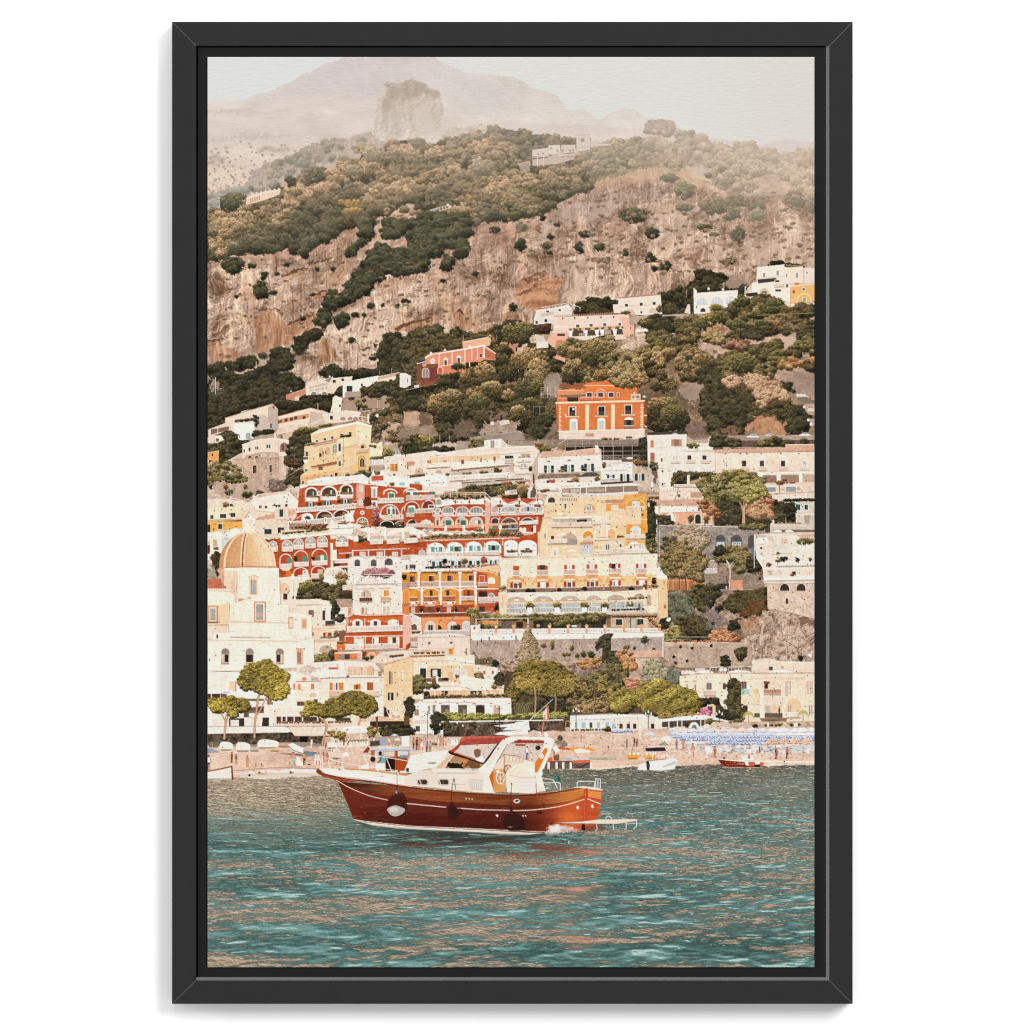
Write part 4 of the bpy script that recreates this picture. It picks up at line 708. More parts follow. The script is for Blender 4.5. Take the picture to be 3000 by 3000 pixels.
# cream houses right
B("340,1018 700,1008 712,1010 712,1160 600,1170 430,1180 430,1260 345,1260",(226,214,202));poly("340,1018 345,988 440,985 700,975 705,1008",(84,74,64));car(575,1006,54);edge("340,1018 712,1008",7);Q(370,1064,32,66,(206,134,92));Q(567,1054,100,64,(208,138,90));Q(592,1054,48,64,(142,124,114));Q(370,1180,40,78,(178,112,82));N("340,1135 712,1120",4,(206,192,180));edge("345,1150 430,1160",4)
B("712,1085 930,1085 930,1160 712,1160",(218,206,194));poly("712,1020 780,1060 930,1050 930,1085 712,1085",(186,164,146));[mast(x,1040,1125,3,(230,220,208)) for x in (918,945,970)];[N([(915,y),(980,y - 4)],3,(230,220,208)) for y in (1060,1085,1110)]
L("970,1020 1040,1010 1080,1060 1070,1125 960,1120",15,VB,VN,1.3);L("1080,1070 1150,1050 1210,1080 1200,1120 1080,1120",14,VB,VN,1.3);L("1410,1090 1500,1040 1560,1030 1620,1070 1710,1080 1700,1110 1420,1120",14,VB,VN,1.3);G(1820,1070,40,30,0)
B("430,1180 980,1160 985,1400 590,1390 590,1540 460,1545 430,1300",(234,214,198));edge("430,1178 980,1162",8,(246,236,226));R(710,1135,960,1132,26,(236,224,212),(206,190,176),9);G(770,1110,60,26,1);[mast(x,1125,1165,8,WH) for x in (710,780,850,915,940)]
poly("955,1150 1645,1130 1645,1100 1912,1098 1932,1170 980,1185",(214,176,150),tx=3)
for i in range(76): x = 965 + i * 12.6;y = 1138 - i * .3 if x < 1645 else 1104;N([(x,y + 6),(x + 12,1176)],3.6,(176,124,98),.8)
N("975,1184 1932,1170",5,(150,96,74));N("955,1135 1645,1128",3,(230,206,184));N("1645,1128 1645,1104 1912,1100",4,(234,214,196))
B("980,1184 1932,1172 1932,1370 985,1370",(234,210,190));[ell(x,1188,8,6,(110,66,50)) for x in (1080,1220,1280,1415,1600,1770)]
for x,c_ in ((1235,(74,60,54)),(1403,(88,68,60)),(1602,(74,58,52))): win(x,1255,38,86,c_,(242,226,212),5);R(x - 15,1312,x + 70,1310,34,(226,196,174),(190,150,124),8);poly([(x - 22,1225),(x + 20,1208),(x + 62,1225)],(244,228,214))
for x in (1065,1808): win(x,1258,34,60,(196,194,190),(242,230,218),5);R(x - 20,1315,x + 65,1312,26,(230,208,190),(196,168,146),8)
N("985,1365 1932,1350",6,(214,188,168));N("980,1180 985,1380",5,(212,182,160))
for x in (720,862): win(x,1205,36,66,(74,66,60),(244,232,220),5);R(x - 14,1248,x + 74,1248,28,(222,200,182),(176,148,128),8)
win(585,1205,44,66,(204,204,200),(244,234,222),5);R(565,1252,655,1252,26,(222,204,188),(186,162,144),8);[win(x,1330,50,46,(206,208,206),(244,234,224),5,mull=True) for x in (590,728,870)]
wins("470 1232 14 32;478 1346 14 20;478 1465 16 24");N("450,1330 495,1328",4,(190,130,100));N("672,1170 676,1380",8,(240,224,210));N("822,1168 826,1380",8,(240,224,210))
for x in (650,800,960): Q(x - 10,1352,28,8,(150,110,88))
B("345,1260 430,1260 440,1500 360,1510",(196,178,162));poly("395,1290 440,1290 440,1500 400,1490",(96,84,72),.8,rough=2);G(390,1300,30,40,0);ell(385,1480,12,26,WH)
# level below: pergola rooms and shops
B("590,1380 990,1380 1400,1360 1932,1355 1932,1520 1500,1530 900,1640 590,1640 455,1620 455,1545 590,1540",(228,206,188));Q(592,1390,240,110,(84,76,60));L("590,1380 720,1370 980,1380 960,1410 740,1410 640,1480 600,1500",12,V1,VN,1.0);Q(715,1390,28,110,(230,212,194));poly("745,1450 850,1420 850,1500 745,1500",(186,150,120));R(590,1480,830,1480,22)
Q(1430,1392,130,72,(150,122,104));Q(1600,1388,170,76,(160,132,112));Q(1805,1385,130,70,(196,170,150));[Q(x,1375,34,110,(236,220,206)) for x in (1395,1565,1770)];N("1390,1372 1932,1362",14,(236,222,208));Q(1618,1430,40,34,(90,66,56));N("1400,1470 1932,1455",8,(214,184,162))
fl(1640,1458,1740,1455,6,4,6);B("1430,1480 1932,1465 1932,1570 1500,1575",(226,200,180));Q(1475,1506,76,52,(140,146,150));Q(1650,1500,90,50,(150,154,156));N("1470,1500 1560,1498",8,(244,234,224));N("1645,1495 1745,1492",8,(244,234,224));Q(1752,1502,36,34,(196,170,146));Q(1850,1495,40,36,(200,196,190));ell(1620,1522,16,14,(206,184,164));R(1440,1555,1620,1548,20,step=8);G(1592,1462,40,18,3);mast(1588,1470,1550,9,(150,116,88))
fl(1500,1600,1620,1600,8,4,14);B("1510,1575 1932,1550 1932,1620 1520,1640",(222,200,182));R(1600,1600,1840,1595,22);N("1520,1570 1932,1548",5,(150,120,100));mast(1835,1540,1620,10,WH)
fl(1620,1625,1932,1620,14,2,14);B("1530,1650 1932,1640 1932,1900 1500,1900",(206,192,178));win(1740,1668,42,52,(44,84,76));win(1825,1670,30,48,(44,80,74));Q(1530,1650,100,60,(150,130,116));L("1500,1640 1560,1640 1640,1680 1700,1740 1700,1850 1560,1840 1490,1740",14,VB,V1,1.2);N("1715,1765 1932,1755",10,WH);arch(1750,1775,90,80,(206,194,182),(230,216,202),6);poly("1820,1770 1870,1770 1870,1860 1830,1860",(170,156,142),tx=5);arch(1745,1838,60,30,(110,90,74),(220,200,150),5);L("1640,1680 1720,1660 1740,1740 1680,1800 1640,1760",12,VB,None,1.0)
poly("1520,1780 1660,1765 1660,1790 1530,1800",(140,128,84),tx=8);G(1590,1775,70,18,0);[mast(x,1790,1870,5,WH) for x in (1530,1645)];B("1495,1860 1932,1850 1932,1900 1500,1900",(234,220,206));[Q(x,1848,18,50,(240,228,214)) for x in (1500,1680,1860)];fl(1580,1850,1740,1845,8,3,12)
Q(627,1568,26,34,(96,84,76),a=1);win(630,1570,24,30,(110,98,90));Q(748,1552,110,52,(190,150,128));N("740,1545 860,1538",6,(206,170,148));poly("860,1580 885,1540 905,1580",(226,214,200));N("630,1550 620,1580 600,1620",5,(120,92,76));N("640,1500 620,1560",4,(120,92,76))
roof("400,1630 720,1612 900,1620 930,1690 460,1680",410,1640,880,1620,(24,52),36,(216,178,152),(180,132,108));B("415,1690 470,1680 960,1690 1010,1860 480,1860 430,1760",(228,172,138));B("415,1690 470,1680 900,1690 930,1730 490,1745 415,1760",(236,220,206));N("720,1600 720,1700",5,(200,160,140));arch(536,1745,50,88,(236,222,206),(238,224,208),4);Q(538,1768,26,50,(66,66,66));Q(520,1768,18,60,(222,216,210));Q(590,1765,20,64,(222,216,210));arch(793,1760,52,96,(60,62,58),(240,226,210),6);arch(728,1775,30,76,(130,116,106),WH,3);Q(878,1790,40,60,(90,74,66));ell(700,1690,9,14,(240,220,196));Q(440,1690,26,70,(206,190,176));N("460,1870 1010,1850",5)
poly("440,1860 800,1850 1220,1860 1450,1870 1460,1960 450,1960",(170,158,146),tx=7);N("440,1862 1210,1850 1450,1890",10,(220,204,188));L("560,1890 700,1870 860,1900 860,1960 560,1960",15,VO,None,1.1);L("390,1800 500,1780 570,1840 520,1900 380,1940",14,VB,VN,1.3);Q(425,1810,10,130,WH);L("340,1650 400,1660 410,1780 400,1950 345,1950",14,VB,V1,1.2);Q(345,1650,20,40,(206,196,184));fl(340,1550,440,1560,6,3,16);Q(345,1530,100,100,(196,176,158),a=.6);fl(350,1600,440,1600,6,3,14)
# the great tree and its neighbours
L("980,1700 1050,1620 1140,1600 1240,1640 1300,1700 1250,1800 1200,1880 1090,1900 990,1850",16,VB,V1,1.6);L("1260,1800 1420,1780 1500,1840 1440,1900 1280,1890",15,VB,V1,1.4)
L("1300,1640 1400,1560 1500,1600 1490,1680 1520,1780 1440,1800 1330,1790 1280,1720",14,rp((116,84,56),(170,128,92),(214,174,130)),rp((122,92,60),(180,140,94),(222,188,134)),1.4);fl(1450,1630,1530,1640,6,4,22)
poly("1232,1880 1240,1760 1225,1680 1265,1680 1262,1780 1268,1890",(190,158,128));N("1240,1700 1190,1600 1150,1540",11,(170,140,112),sm=True);N("1250,1690 1260,1590 1330,1540",11,(170,140,112),sm=True);N("970,1850 960,1720 930,1640",9,(150,118,92),sm=True);N("1250,1600 1230,1500 1180,1450",8,(160,132,102),sm=True)
TG = rp((86,84,44),(140,132,70),(202,188,108))
L("820,1460 880,1420 960,1400 1050,1370 1150,1355 1260,1360 1350,1385 1420,1420 1460,1450 1440,1490 1480,1540 1460,1580 1380,1600 1330,1660 1250,1640 1160,1640 1080,1600 1000,1640 960,1700 900,1700 870,1620 880,1560 830,1520",15,TG,VN,1.25,asp=.6)
for i in range(40): x,y = RNG.uniform(860,1420),RNG.uniform(1400,1590);ell(x,y,RNG.uniform(5,14),RNG.uniform(3,7),(216,196,172),.55,rough=1.5)
L("820,1640 880,1620 960,1700 1010,1740 1000,1800 900,1760 860,1700",13,rp((96,56,40),(150,98,66),(196,146,96)),None,.8);G(750,1790,24,30,3);G(900,1790,30,30,3)
# ---- middle sheet, terraces above the red hotel
T(1190,960,600)
L("0,1090 90,1020 240,1060 250,1160 120,1180 0,1195",15,VB,VN,1.4);G(160,1070,90,50,1);poly("-30,1120 60,1050 130,1040 140,1160 0,1190",(52,60,40),.6,rough=3)
poly("250,1100 420,1070 500,1110 450,1160 260,1170",(190,168,150),rough=1);L("230,1140 430,1130 430,1165 240,1170",10,VB,None,1.0);poly("480,1070 740,1080 740,1150 460,1160",(168,150,134),tx=5);L("600,1080 720,1070 730,1140 620,1150",13,VG,VN,.8)
for x in (222,318,410,520,600): mast(x,1010 if x < 500 else 1070,1090,4,(196,178,160))
poly("960,1060 1250,1075 1300,1110 1260,1160 960,1120",(160,142,126),tx=5);[mast(970 + i * 40,1060,1120,3,(176,162,150)) for i in range(8)];G(1300,1140,70,40,1);G(1240,1110,50,26,3)
B("0,1200 270,1165 340,1180 740,1120 740,1070 890,1050 960,1110 1200,1115 1260,1160 1260,1350 1220,1560 0,1580",(228,208,192));edge("0,1198 270,1163 330,1185 740,1125",6);B("735,1065 895,1050 900,1130 735,1140",(236,222,208));poly("895,1050 965,1115 960,1140 900,1130",(216,198,184));edge("735,1065 895,1050 965,1112",4);Q(795,1065,38,68,(170,156,146));Q(755,1075,16,44,(220,206,192));Q(845,1070,14,46,(222,208,194));edge("740,1140 1210,1118",7);N("960,1120 1210,1105 1260,1165",5,(196,150,120))
poly("215,1215 340,1190 430,1215 860,1175 1200,1155 1210,1180 880,1200 440,1235 340,1215 215,1235",(238,220,204));N("215,1220 340,1200 430,1225 870,1190",4,(176,140,116));Q(220,1225,660,55,(230,192,150),-.05);[mast(x,1215,1290,8,WH) for x in (305,390,435)]
R(215,1285,410,1272,36,(240,224,210),(228,210,194));poly("440,1270 880,1240 880,1320 440,1330",(238,222,206));wins("520 1245 26 40;700 1228 12 40;822 1216 22 40",c=(150,90,62));wins("200 1250 40 30;350 1250 34 16",c=(190,130,92));ell(615,1250,8,10,(210,164,124))
B("880,1195 1050,1180 1200,1160 1210,1290 880,1310",(232,214,198));win(932,1206,80,66,(80,74,66));R(930,1240,1015,1236,36,(214,200,186),(150,134,118),7);Q(1085,1190,84,46,(176,156,138));fl(1050,1225,1170,1222,6,3,7);R(1040,1232,1180,1228,32,(236,222,208),(214,196,180),8);N("880,1200 1210,1165",5,(190,146,118));Q(1090,1200,5,30,WH);Q(1120,1196,5,30,WH)
Q(8,1268,14,70,(206,126,66));Q(24,1262,56,38,(204,150,112));arch(82,1318,80,90,(206,178,156),(240,226,210),6);arch(275,1340,68,36,(196,166,140),(240,226,210),5);poly("190,1325 395,1310 395,1322 200,1336",(170,132,108));fl(0,1405,160,1385,9,3,14);fl(370,1385,400,1380,2,3,12)
R(180,1392,360,1380,60,(238,226,214),(222,208,196),10);poly("0,1425 250,1390 380,1400 380,1500 0,1490",(238,228,216));win(78,1452,50,28,(150,182,168),None);poly("220,1465 300,1450 330,1470 230,1475",(220,190,170))
poly("420,1345 600,1325 1020,1290 1020,1305 600,1345 425,1358",(140,110,92));poly("425,1355 1020,1305 1020,1370 425,1415",(206,186,168));fl(530,1378,610,1374,4,3,15);fl(690,1365,760,1360,4,3,15);fl(830,1350,900,1345,4,3,15);G(845,1330,18,26,1);ell(925,1350,16,30,(218,202,188));poly("965,1300 1010,1295 1020,1330 1000,1355 975,1345",(196,174,156))
R(410,1398,970,1366,44,(236,222,208),(190,170,152),9,posts=4);poly("1015,1310 1190,1290 1190,1400 1015,1400",(230,212,196));arch(1072,1282,74,86,(186,172,158),(242,228,214),5,.5);Q(1106,1290,4,78,WH);Q(1072,1315,74,4,WH);R(1030,1345,1185,1338,34,(234,220,206),(196,176,158),8);G(1172,1330,16,24,0)
poly("1190,1290 1260,1160 1250,1350 1215,1560 1185,1500",(196,172,154));Q(1195,1380,14,90,(96,82,72));poly("980,1400 1190,1390 1190,1480 980,1480",(214,196,180));Q(1128,1395,40,40,(226,210,196));Q(1135,1432,30,20,(150,136,122))
poly("520,1460 1110,1420 1110,1435 525,1474",(110,84,70));poly("525,1470 1110,1432 1110,1500 525,1520",(190,174,160));[arch(x,1440,70,10,(216,200,186),None) for x in (590,690,780)];fl(680,1500,900,1480,12,2,14);fl(900,1470,980,1465,4,3,20);G(950,1468,36,18,4);fl(1060,1460,1130,1450,4,3,14);Q(1000,1445,24,24,(206,192,178));ell(1040,1452,11,11,(150,140,130));N("640,1520 980,1490",5,WH)
L("520,1530 600,1500 760,1520 1040,1490 1040,1540 900,1560 760,1590 540,1560",13,V1,VN,1.4);L("900,1570 1160,1560 1160,1610 1000,1620",14,VB,None,1.3);G(620,1500,50,24,0);G(1100,1530,60,60,3);G(1110,1570,60,50,0);B("930,1540 1040,1525 1050,1570 930,1580",(212,196,182));Q(985,1545,30,16,(160,146,134));poly("1145,1560 1165,1500 1175,1540 1170,1610 1145,1610",(216,204,194));poly("1170,1560 1230,1440 1240,1520 1215,1600 1180,1600",(110,96,82));G(890,1550,20,40,1);Q(1155,1440,20,60,(200,140,110),a=.5)
# white houses with tiled roof
roof("1245,1215 1290,1165 1500,1165 1810,1130 1840,1150 1840,1215 1250,1232",1275,1175,1820,1150,(-14,52),48,(222,186,162),(184,138,114));poly("1780,1110 1810,1108 1815,1180 1785,1180",WH);B("1243,1232 1840,1205 1840,1355 1243,1375",(228,216,204));edge("1243,1230 1840,1203",5)
for x in (1345,1537,1722): arch(x - 18,1252 - (x - 1345) * .045,36,16,(150,134,116),WH,3)
for x,yy in ((1300,1300),(1490,1292),(1678,1284)): shut(x,yy,92,72,(52,78,70),(214,210,202))
G(1472,1330,14,26,2);G(1662,1325,14,26,2);N("1243,1340 1840,1320",3,(200,188,176));N("1243,1372 1840,1352",4,(210,196,182));fl(1440,1350,1480,1350,3,3,6)
poly("1240,1400 1280,1385 1640,1375 1640,1430 1240,1440",(128,110,94));[poly([(x,1400),(x + 40,1385),(x + 80,1395),(x + 80,1410),(x,1415)],(150,130,112)) for x in (1300,1390,1520)];poly("1640,1395 1700,1365 1780,1365 1825,1385 1825,1400 1640,1410",(88,96,88));Q(1650,1405,160,60,(160,140,124),-.03)
for x in (1690,1715,1740,1765): Q(x,1425,10,40,(206,194,182))
poly("1215,1440 1270,1425 1830,1405 1830,1480 1215,1520",(222,204,188));Q(1325,1440,78,34,(120,84,76));Q(1352,1432,26,24,(196,90,84));Q(1380,1430,26,22,(206,96,90));Q(1270,1435,50,24,(236,226,218));Q(1325,1465,50,22,(50,46,46));Q(1515,1445,60,30,(96,78,66));G(1595,1440,30,30,3);G(1800,1425,26,20,1);R(1240,1470,1830,1455,30,(234,222,208),(216,202,188),12,posts=5)
B("1830,1270 1932,1262 2135,1268 2140,1480 1840,1490",(226,216,206));poly("1840,1270 1932,1262 2130,1270 2130,1285 1845,1290",(214,202,192));arch(1890,1290,50,24,(190,182,174),WH,3);shut(1905 - 10,1385,70,62,(52,78,70),(210,206,200));shut(2030 - 8,1383,80,64,(44,66,60),(196,196,192));
poly("1840,1320 2100,1308 2132,1312 2130,1330 1840,1345",(236,226,216));G(1862,1295,16,30,3);[Q(x,1340,90,12,(206,192,180)) for x in (1870,2000)];poly("1835,1465 2140,1445 2140,1462 1835,1482",(84,76,70));R(1835,1425,2125,1415,30,(206,196,186),(140,126,114),9);B("2135,1270 2180,1320 2190,1500 2140,1500",(196,178,162))
T(1790,960,600)
for x in (85,225): shut(x,1382 - (x - 85) * .03,88,66,(46,70,64),(206,202,194))
# deck with awnings above the yellow hotel
T(1190,960,600)
poly("1225,1500 1470,1490 1470,1600 1225,1560",(226,210,194));R(1235,1490,1440,1500,36,(234,222,208),(210,194,180),9);fl(1270,1540,1340,1530,7,3,14);poly("1530,1500 1932,1480 2180,1490 2190,1560 1540,1575",(150,128,112));poly("1440,1500 1932,1478 2200,1470 2200,1490 1932,1498 1440,1520",(232,216,202))
for x in (1640,1700,1880,2050): mast(x,1500,1580,8,(240,228,216))
Q(1710,1515,160,55,(176,156,142));Q(1550,1520,80,40,(196,178,164));fl(1720,1560,1900,1555,12,3,6);R(1630,1568,1932,1560,36,(230,218,206),(184,168,154),8);R(1932,1560,2190,1548,32,(230,218,206),(184,168,154),8);R(1470,1560,1640,1570,20,(230,214,198),(176,156,138),7)
YH = (234,201,160)
B("1300,1640 1330,1590 1410,1570 1450,1610 1620,1600 1640,1600 1932,1590 2180,1580 2210,1610 2215,2000 1290,2000",YH,tx=3);arch(1328,1590 - 10,90,90,YH,(244,226,204),8);arch(1338,1600,66,50,(88,78,68),(240,214,180),4,.4);poly("1435,1600 1620,1590 1625,1620 1600,1640 1445,1640",(240,214,186));[Q(1450 + i * 17,1605,8,32,(176,130,96)) for i in range(10)]
wins("1446 1660 16 18;1560 1658 14 16",c=(110,92,80));win(1494,1662,26,46,(200,190,178));Q(1494,1662,12,46,(80,70,62));ell(1367,1728,6,6,(176,96,60));Q(1404,1716,14,22,(150,92,66));Q(1426,1745,50,24,(240,222,204));Q(1548,1745,44,24,(240,222,204));Q(1798,1628,22,14,(214,150,70));Q(1835,1630,26,26,(214,164,100))
arch(1675,1662,108,95,(222,160,70),(240,206,156),4);win(1702,1685,44,70,(158,172,176),(240,226,210),8);R(1678,1728,1782,1726,28,(214,186,160),(176,146,122),7);B("1885,1665 2110,1655 2115,1790 1885,1790",(226,164,78));roof("1870,1625 2110,1620 2115,1650 1870,1655",1875,1625,2110,1622,(0,28),20)
B("2130,1590 2200,1590 2205,2000 2120,2000",(228,170,90));win(1940,1670,40,60,(180,180,176),(242,230,216),5);arch(2040 - 10,1640,120,70,(220,156,70),(238,196,130),4)
T(1790,960,600)
B("120,1580 335,1560 342,1932 120,1932",(230,172,84));arch(145,1622,170,90,(224,160,66),(240,206,140),5,.3);win(205,1642,58,76,(210,204,196),(242,232,220),5);Q(232,1642,5,76,WH);fl(150,1690,310,1690,6,3,8);R(145,1688,312,1686,36,(228,206,184),(190,160,134),8);B("0,1660 122,1655 125,1745 0,1750",(226,160,74));win(5,1675,58,64,(206,200,192),(242,230,216),4);R(0,1712,122,1712,26,(226,204,182),(190,160,134),8);roof("0,1625 118,1622 122,1650 0,1654",2,1626,118,1624,(0,26),12);Q(180,1766,96,44,(214,206,196));win(208,1770,40,40,(200,196,190),WH,4);fl(160,1760,290,1760,4,3,8);N("120,1748 340,1735",6,(240,208,150));N("120,1812 340,1808",8,(240,210,156))
B("0,1770 125,1770 125,1932 0,1932",(232,206,180));ell(120,1900,90,60,(240,220,190));arch(150,1860,170,80,(226,164,70),(240,206,140),5,.3);win(200,1885,70,60,(206,202,196),WH,5);Q(182,1880,20,60,(224,216,206));Q(272,1880,18,60,(224,216,206))
# ---- the red hotel, left half
T(600,960,600)
B("28,1620 180,1620 420,1640 640,1640 720,1680 860,1700 880,1932 28,1932",(228,206,186));edge("28,1635 100,1615 200,1625 280,1610 420,1650",5)
B("430,1640 500,1570 790,1540 895,1640 895,1700 640,1740 480,1720",(232,216,202));roof("470,1610 520,1575 790,1535 800,1550 520,1598",500,1588,790,1548,(-4,14),24,(222,190,166),(190,150,126));edge("470,1615 790,1550 895,1660",4);wins("512 1678 26 26",c=(150,96,74));poly("635,1680 668,1655 668,1685",(130,90,74));ell(775,1642,7,10,(140,110,90));ell(792,1580,7,12,(190,160,140));B("770,1530 820,1520 895,1600 890,1560 830,1545",(210,190,174));Q(850,1570,40,40,(206,180,160));B("775,1735 870,1710 870,1760 800,1780",(214,168,140))
B("28,1700 350,1680 360,1800 28,1810",(238,210,172));Q(180,1660,50,40,(206,176,150),a=.8);G(200,1665,30,26,3);wins("54 1768 30 36;146 1758 58 38;246 1748 44 38;236 1660 30 26",c=(84,74,68));mast(110,1700,1810,9,WH);mast(215,1690,1800,9,WH);N("28,1712 360,1690 440,1700",5,WH);poly("28,1815 350,1800 360,1818 28,1838",(196,170,146));B("28,1840 350,1820 355,1900 28,1932",(232,178,78));poly("28,1838 350,1812 350,1828 28,1850",(120,82,56));wins("28 1860 26 70;126 1856 40 60;232 1850 40 44;290 1840 56 46",c=(64,60,52),f=5);fl(130,1910,330,1890,10,3,14);ell(95,1895,6,6,(140,84,50));R(230,1895,350,1890,30)
poly("360,1790 395,1750 420,1715 480,1790 460,1800 370,1805",(222,184,152));N("365,1790 420,1718 478,1792",6,WH);N("385,1795 420,1730 450,1795",4,(196,150,120));B("355,1800 480,1795 480,1960 355,1960",(234,212,190));Q(415,1830,24,80,(210,196,184));poly("480,1800 660,1750 664,1800 490,1815",(206,160,130));B("480,1815 760,1795 770,1990 480,1990",(228,202,180));B("668,1700 790,1690 790,1800 670,1810",(226,202,182));win(706,1714,36,70,(58,80,70),(232,212,192));Q(565,1898,66,60,(60,64,56));Q(700,1890,56,60,(74,60,54));B("770,1800 860,1750 900,1700 870,1840 790,1860",(220,198,180));ell(810,1808,12,14,(176,130,100));fl(575,1690,800,1670,4,2,8)
RH = (190,92,50)
B("898,1500 1110,1470 1440,1450 1510,1480 1690,1460 1932,1470 2050,1480 2060,2000 780,2000 800,1860 870,1780",RH,tx=4)
B("1430,1470 1510,1480 1505,1700 1430,1700",(216,160,140));B("970,1445 1100,1410 1370,1400 1490,1380 1550,1420 1540,1480 1440,1465 1100,1490 970,1490",(236,222,210));N("900,1500 1060,1470 1180,1490 1340,1460 1440,1460 1530,1480",7,(240,226,214));N("920,1482 1060,1455 1180,1475 1340,1445 1430,1442",4,(214,180,160));B("898,1480 975,1480 975,1500 898,1520",(232,214,198))
poly("1555,1410 1570,1395 1590,1340 1610,1395 1680,1380 1760,1420 1720,1500 1560,1480",(238,226,214));Q(1574,1400,112,46,(196,96,64),-.05);N("1545,1480 1620,1475 1760,1430",8,WH);poly("1700,1400 1932,1400 1932,1510 1740,1500",(238,226,214));win(1838,1460,48,28,(150,186,172),None);G(1765,1475,20,18,3)
for x,y,w_ in ((962,1520,94),(1108,1508,128),(1290,1490,96)):
    arch(x,y,w_,100,(120,76,56),WH,16,.42);arch(x,y,w_,86,(104,70,54),None,0,.42);Q(x + w_ * .5,y + 26,w_ * .3,40,(62,110,96));Q(x + w_ * .62,y + 26,w_ * .1,40,(206,200,188));fl(x,y + 74,x + w_,y + 70,7,2,8);fl(x,y + 76,x + w_,y + 72,7,3,7);Q(x - 10,y + 82,w_ + 20,30,(230,214,200));Q(x - 16,y + 112,w_ + 32,8,(238,226,214))
for x in (1075,1258): Q(x - 8,1540,22,46,WH);ell(x + 3,1562,6,15,(176,80,48))
for x,y in ((960,1652),(1124,1636),(1288,1620)): Q(x,y,76,42,(56,112,98));Q(x + 22,y - 6,34,50,(224,214,202));Q(x + 30,y + 2,18,42,(120,100,84))
ell(1085,1662,22,16,(90,60,40));ell(1270,1640,20,14,(90,60,40));fl(1400,1640,1430,1640,2,3,14)
for x in (1472,1472): arch(x - 10,1485,24,62,(206,190,178),(232,206,192),4);arch(x - 10,1618,24,60,(206,190,178),(232,206,192),4)
R(865,1702,1430,1658,42,(214,202,190),(176,160,146),8);N("860,1742 1430,1702",8);[(Q(x - 12,1692 - (x - 870) * .077,24,50,WH),ell(x,1716 - (x - 870) * .077,5,15,(180,84,52))) for x in (870,1052,1215,1400)]
for x,y,w_ in ((925,1760,92),(1062,1735,140),(1222,1722,140)): arch(x,y,w_,70,(96,60,46),WH,11,.4)
arch(925,1758,92,60,(236,220,206),WH,6,.45);win(950,1790,50,40,(80,66,56));G(970,1790,20,18,0);G(1330,1770,50,26,3);ell(1150,1775,50,16,(150,120,96));N("870,1800 930,1760",6)
R(800,1832,1310,1780,40,(206,196,184),(160,146,132),8);N("795,1875 1310,1822",8);[(Q(x - 12,1822 - (x - 800) * .1,24,50,WH),ell(x,1848 - (x - 800) * .1,5,14,(180,84,52))) for x in (800,965,1140,1310)]
for x,y,w_ in ((830,1880,110),(960,1860,150),(1100,1850,110)): arch(x,y,w_,60,(110,66,48),WH,8,.45)
fl(850,1920,1190,1880,14,3,16);fl(870,1900,1180,1890,10,0,14)
Q(1345,1730,110,100,(236,214,200),-.1);poly("1320,1760 1420,1750 1440,1790 1420,1830 1330,1830",(238,222,208));B("1400,1770 1430,1700 1560,1710 1600,1800 1560,1932 1430,1900",RH);ell(1487,1745,22,20,(240,226,214));ell(1487,1745,11,11,(160,130,110));arch(1440,1795,96,100,(150,110,84),WH,9,.5);[N([(1488,1842),(1488 + math.cos(a_) * 46,1842 - math.sin(a_) * 44)],4,WH) for a_ in (.4,.95,1.57,2.2,2.75)]
for x,y in ((1572,1505),): Q(x,y,56,100,(240,226,214));Q(x + 16,y + 18,24,74,(176,160,150));Q(x - 2,y + 108 + 16,60,60,(240,226,214));Q(x + 16,y + 138,24,60,(140,120,110));Q(x - 6,y - 6,68,14,WH)
poly("1510,1600 1580,1590 1585,1690 1515,1690",(90,44,32),.7,rough=2);R(1520,1690,1640,1690,22,(206,180,170),(150,110,96),8);bush(1615,1780,32,90,rp((90,44,44),(150,96,96),(208,156,160)),r=12)
for x,y,w_ in ((1688,1522,125),(1880,1515,130)):
    N([(x,y + 50),(x + 10,y + 18),(x + w_ / 2,y),(x + w_ - 10,y + 18),(x + w_,y + 40)],11,WH,sm=True);win(x + 48,y + 42,50,48,(58,130,112),(240,228,214),7);poly([(x + 38,y + 40),(x + 72,y + 24),(x + 110,y + 40)],WH)
    if x > 1800: break
R(1640,1612,1932,1602,42,(214,202,190),(180,162,146),8);N("1635,1655 1932,1645",7);[(Q(x - 10,1602,22,52,WH),ell(x + 1,1626,5,15,(180,84,52))) for x in (1642,1842)]
for x,y,w_ in ((1664,1675,165),(1862,1668,150)): arch(x,y,w_,90,(186,84,48),WH,10,.5);win(x + 60,y + 32,70,50,(70,130,112),(240,228,214),6);Q(x + 84,y + 30,22,54,(220,212,200));poly([(x + 46,y + 28),(x + 94,y + 8),(x + 142,y + 28)],WH)
poly("1645,1745 1680,1770 1932,1760 1932,1800 1690,1812 1650,1790",(216,202,190));[N([(1690 + i * 9,1775),(1690 + i * 9,1806)],2,(176,158,144)) for i in range(26)];N("1640,1745 1690,1812 1932,1800",6);[(Q(x - 10,1755,22,54,WH),ell(x + 1,1780,5,15,(180,84,52))) for x in (1845,)]
poly("1650,1830 1932,1810 1932,1920 1650,1930",(62,54,44));[arch(x,1826,120,90,(50,46,38),WH,7,.3) for x in (1660,1800)];fl(1790,1860,1880,1840,4,3,10);N("1690,1815 1932,1800",8,(214,170,150))
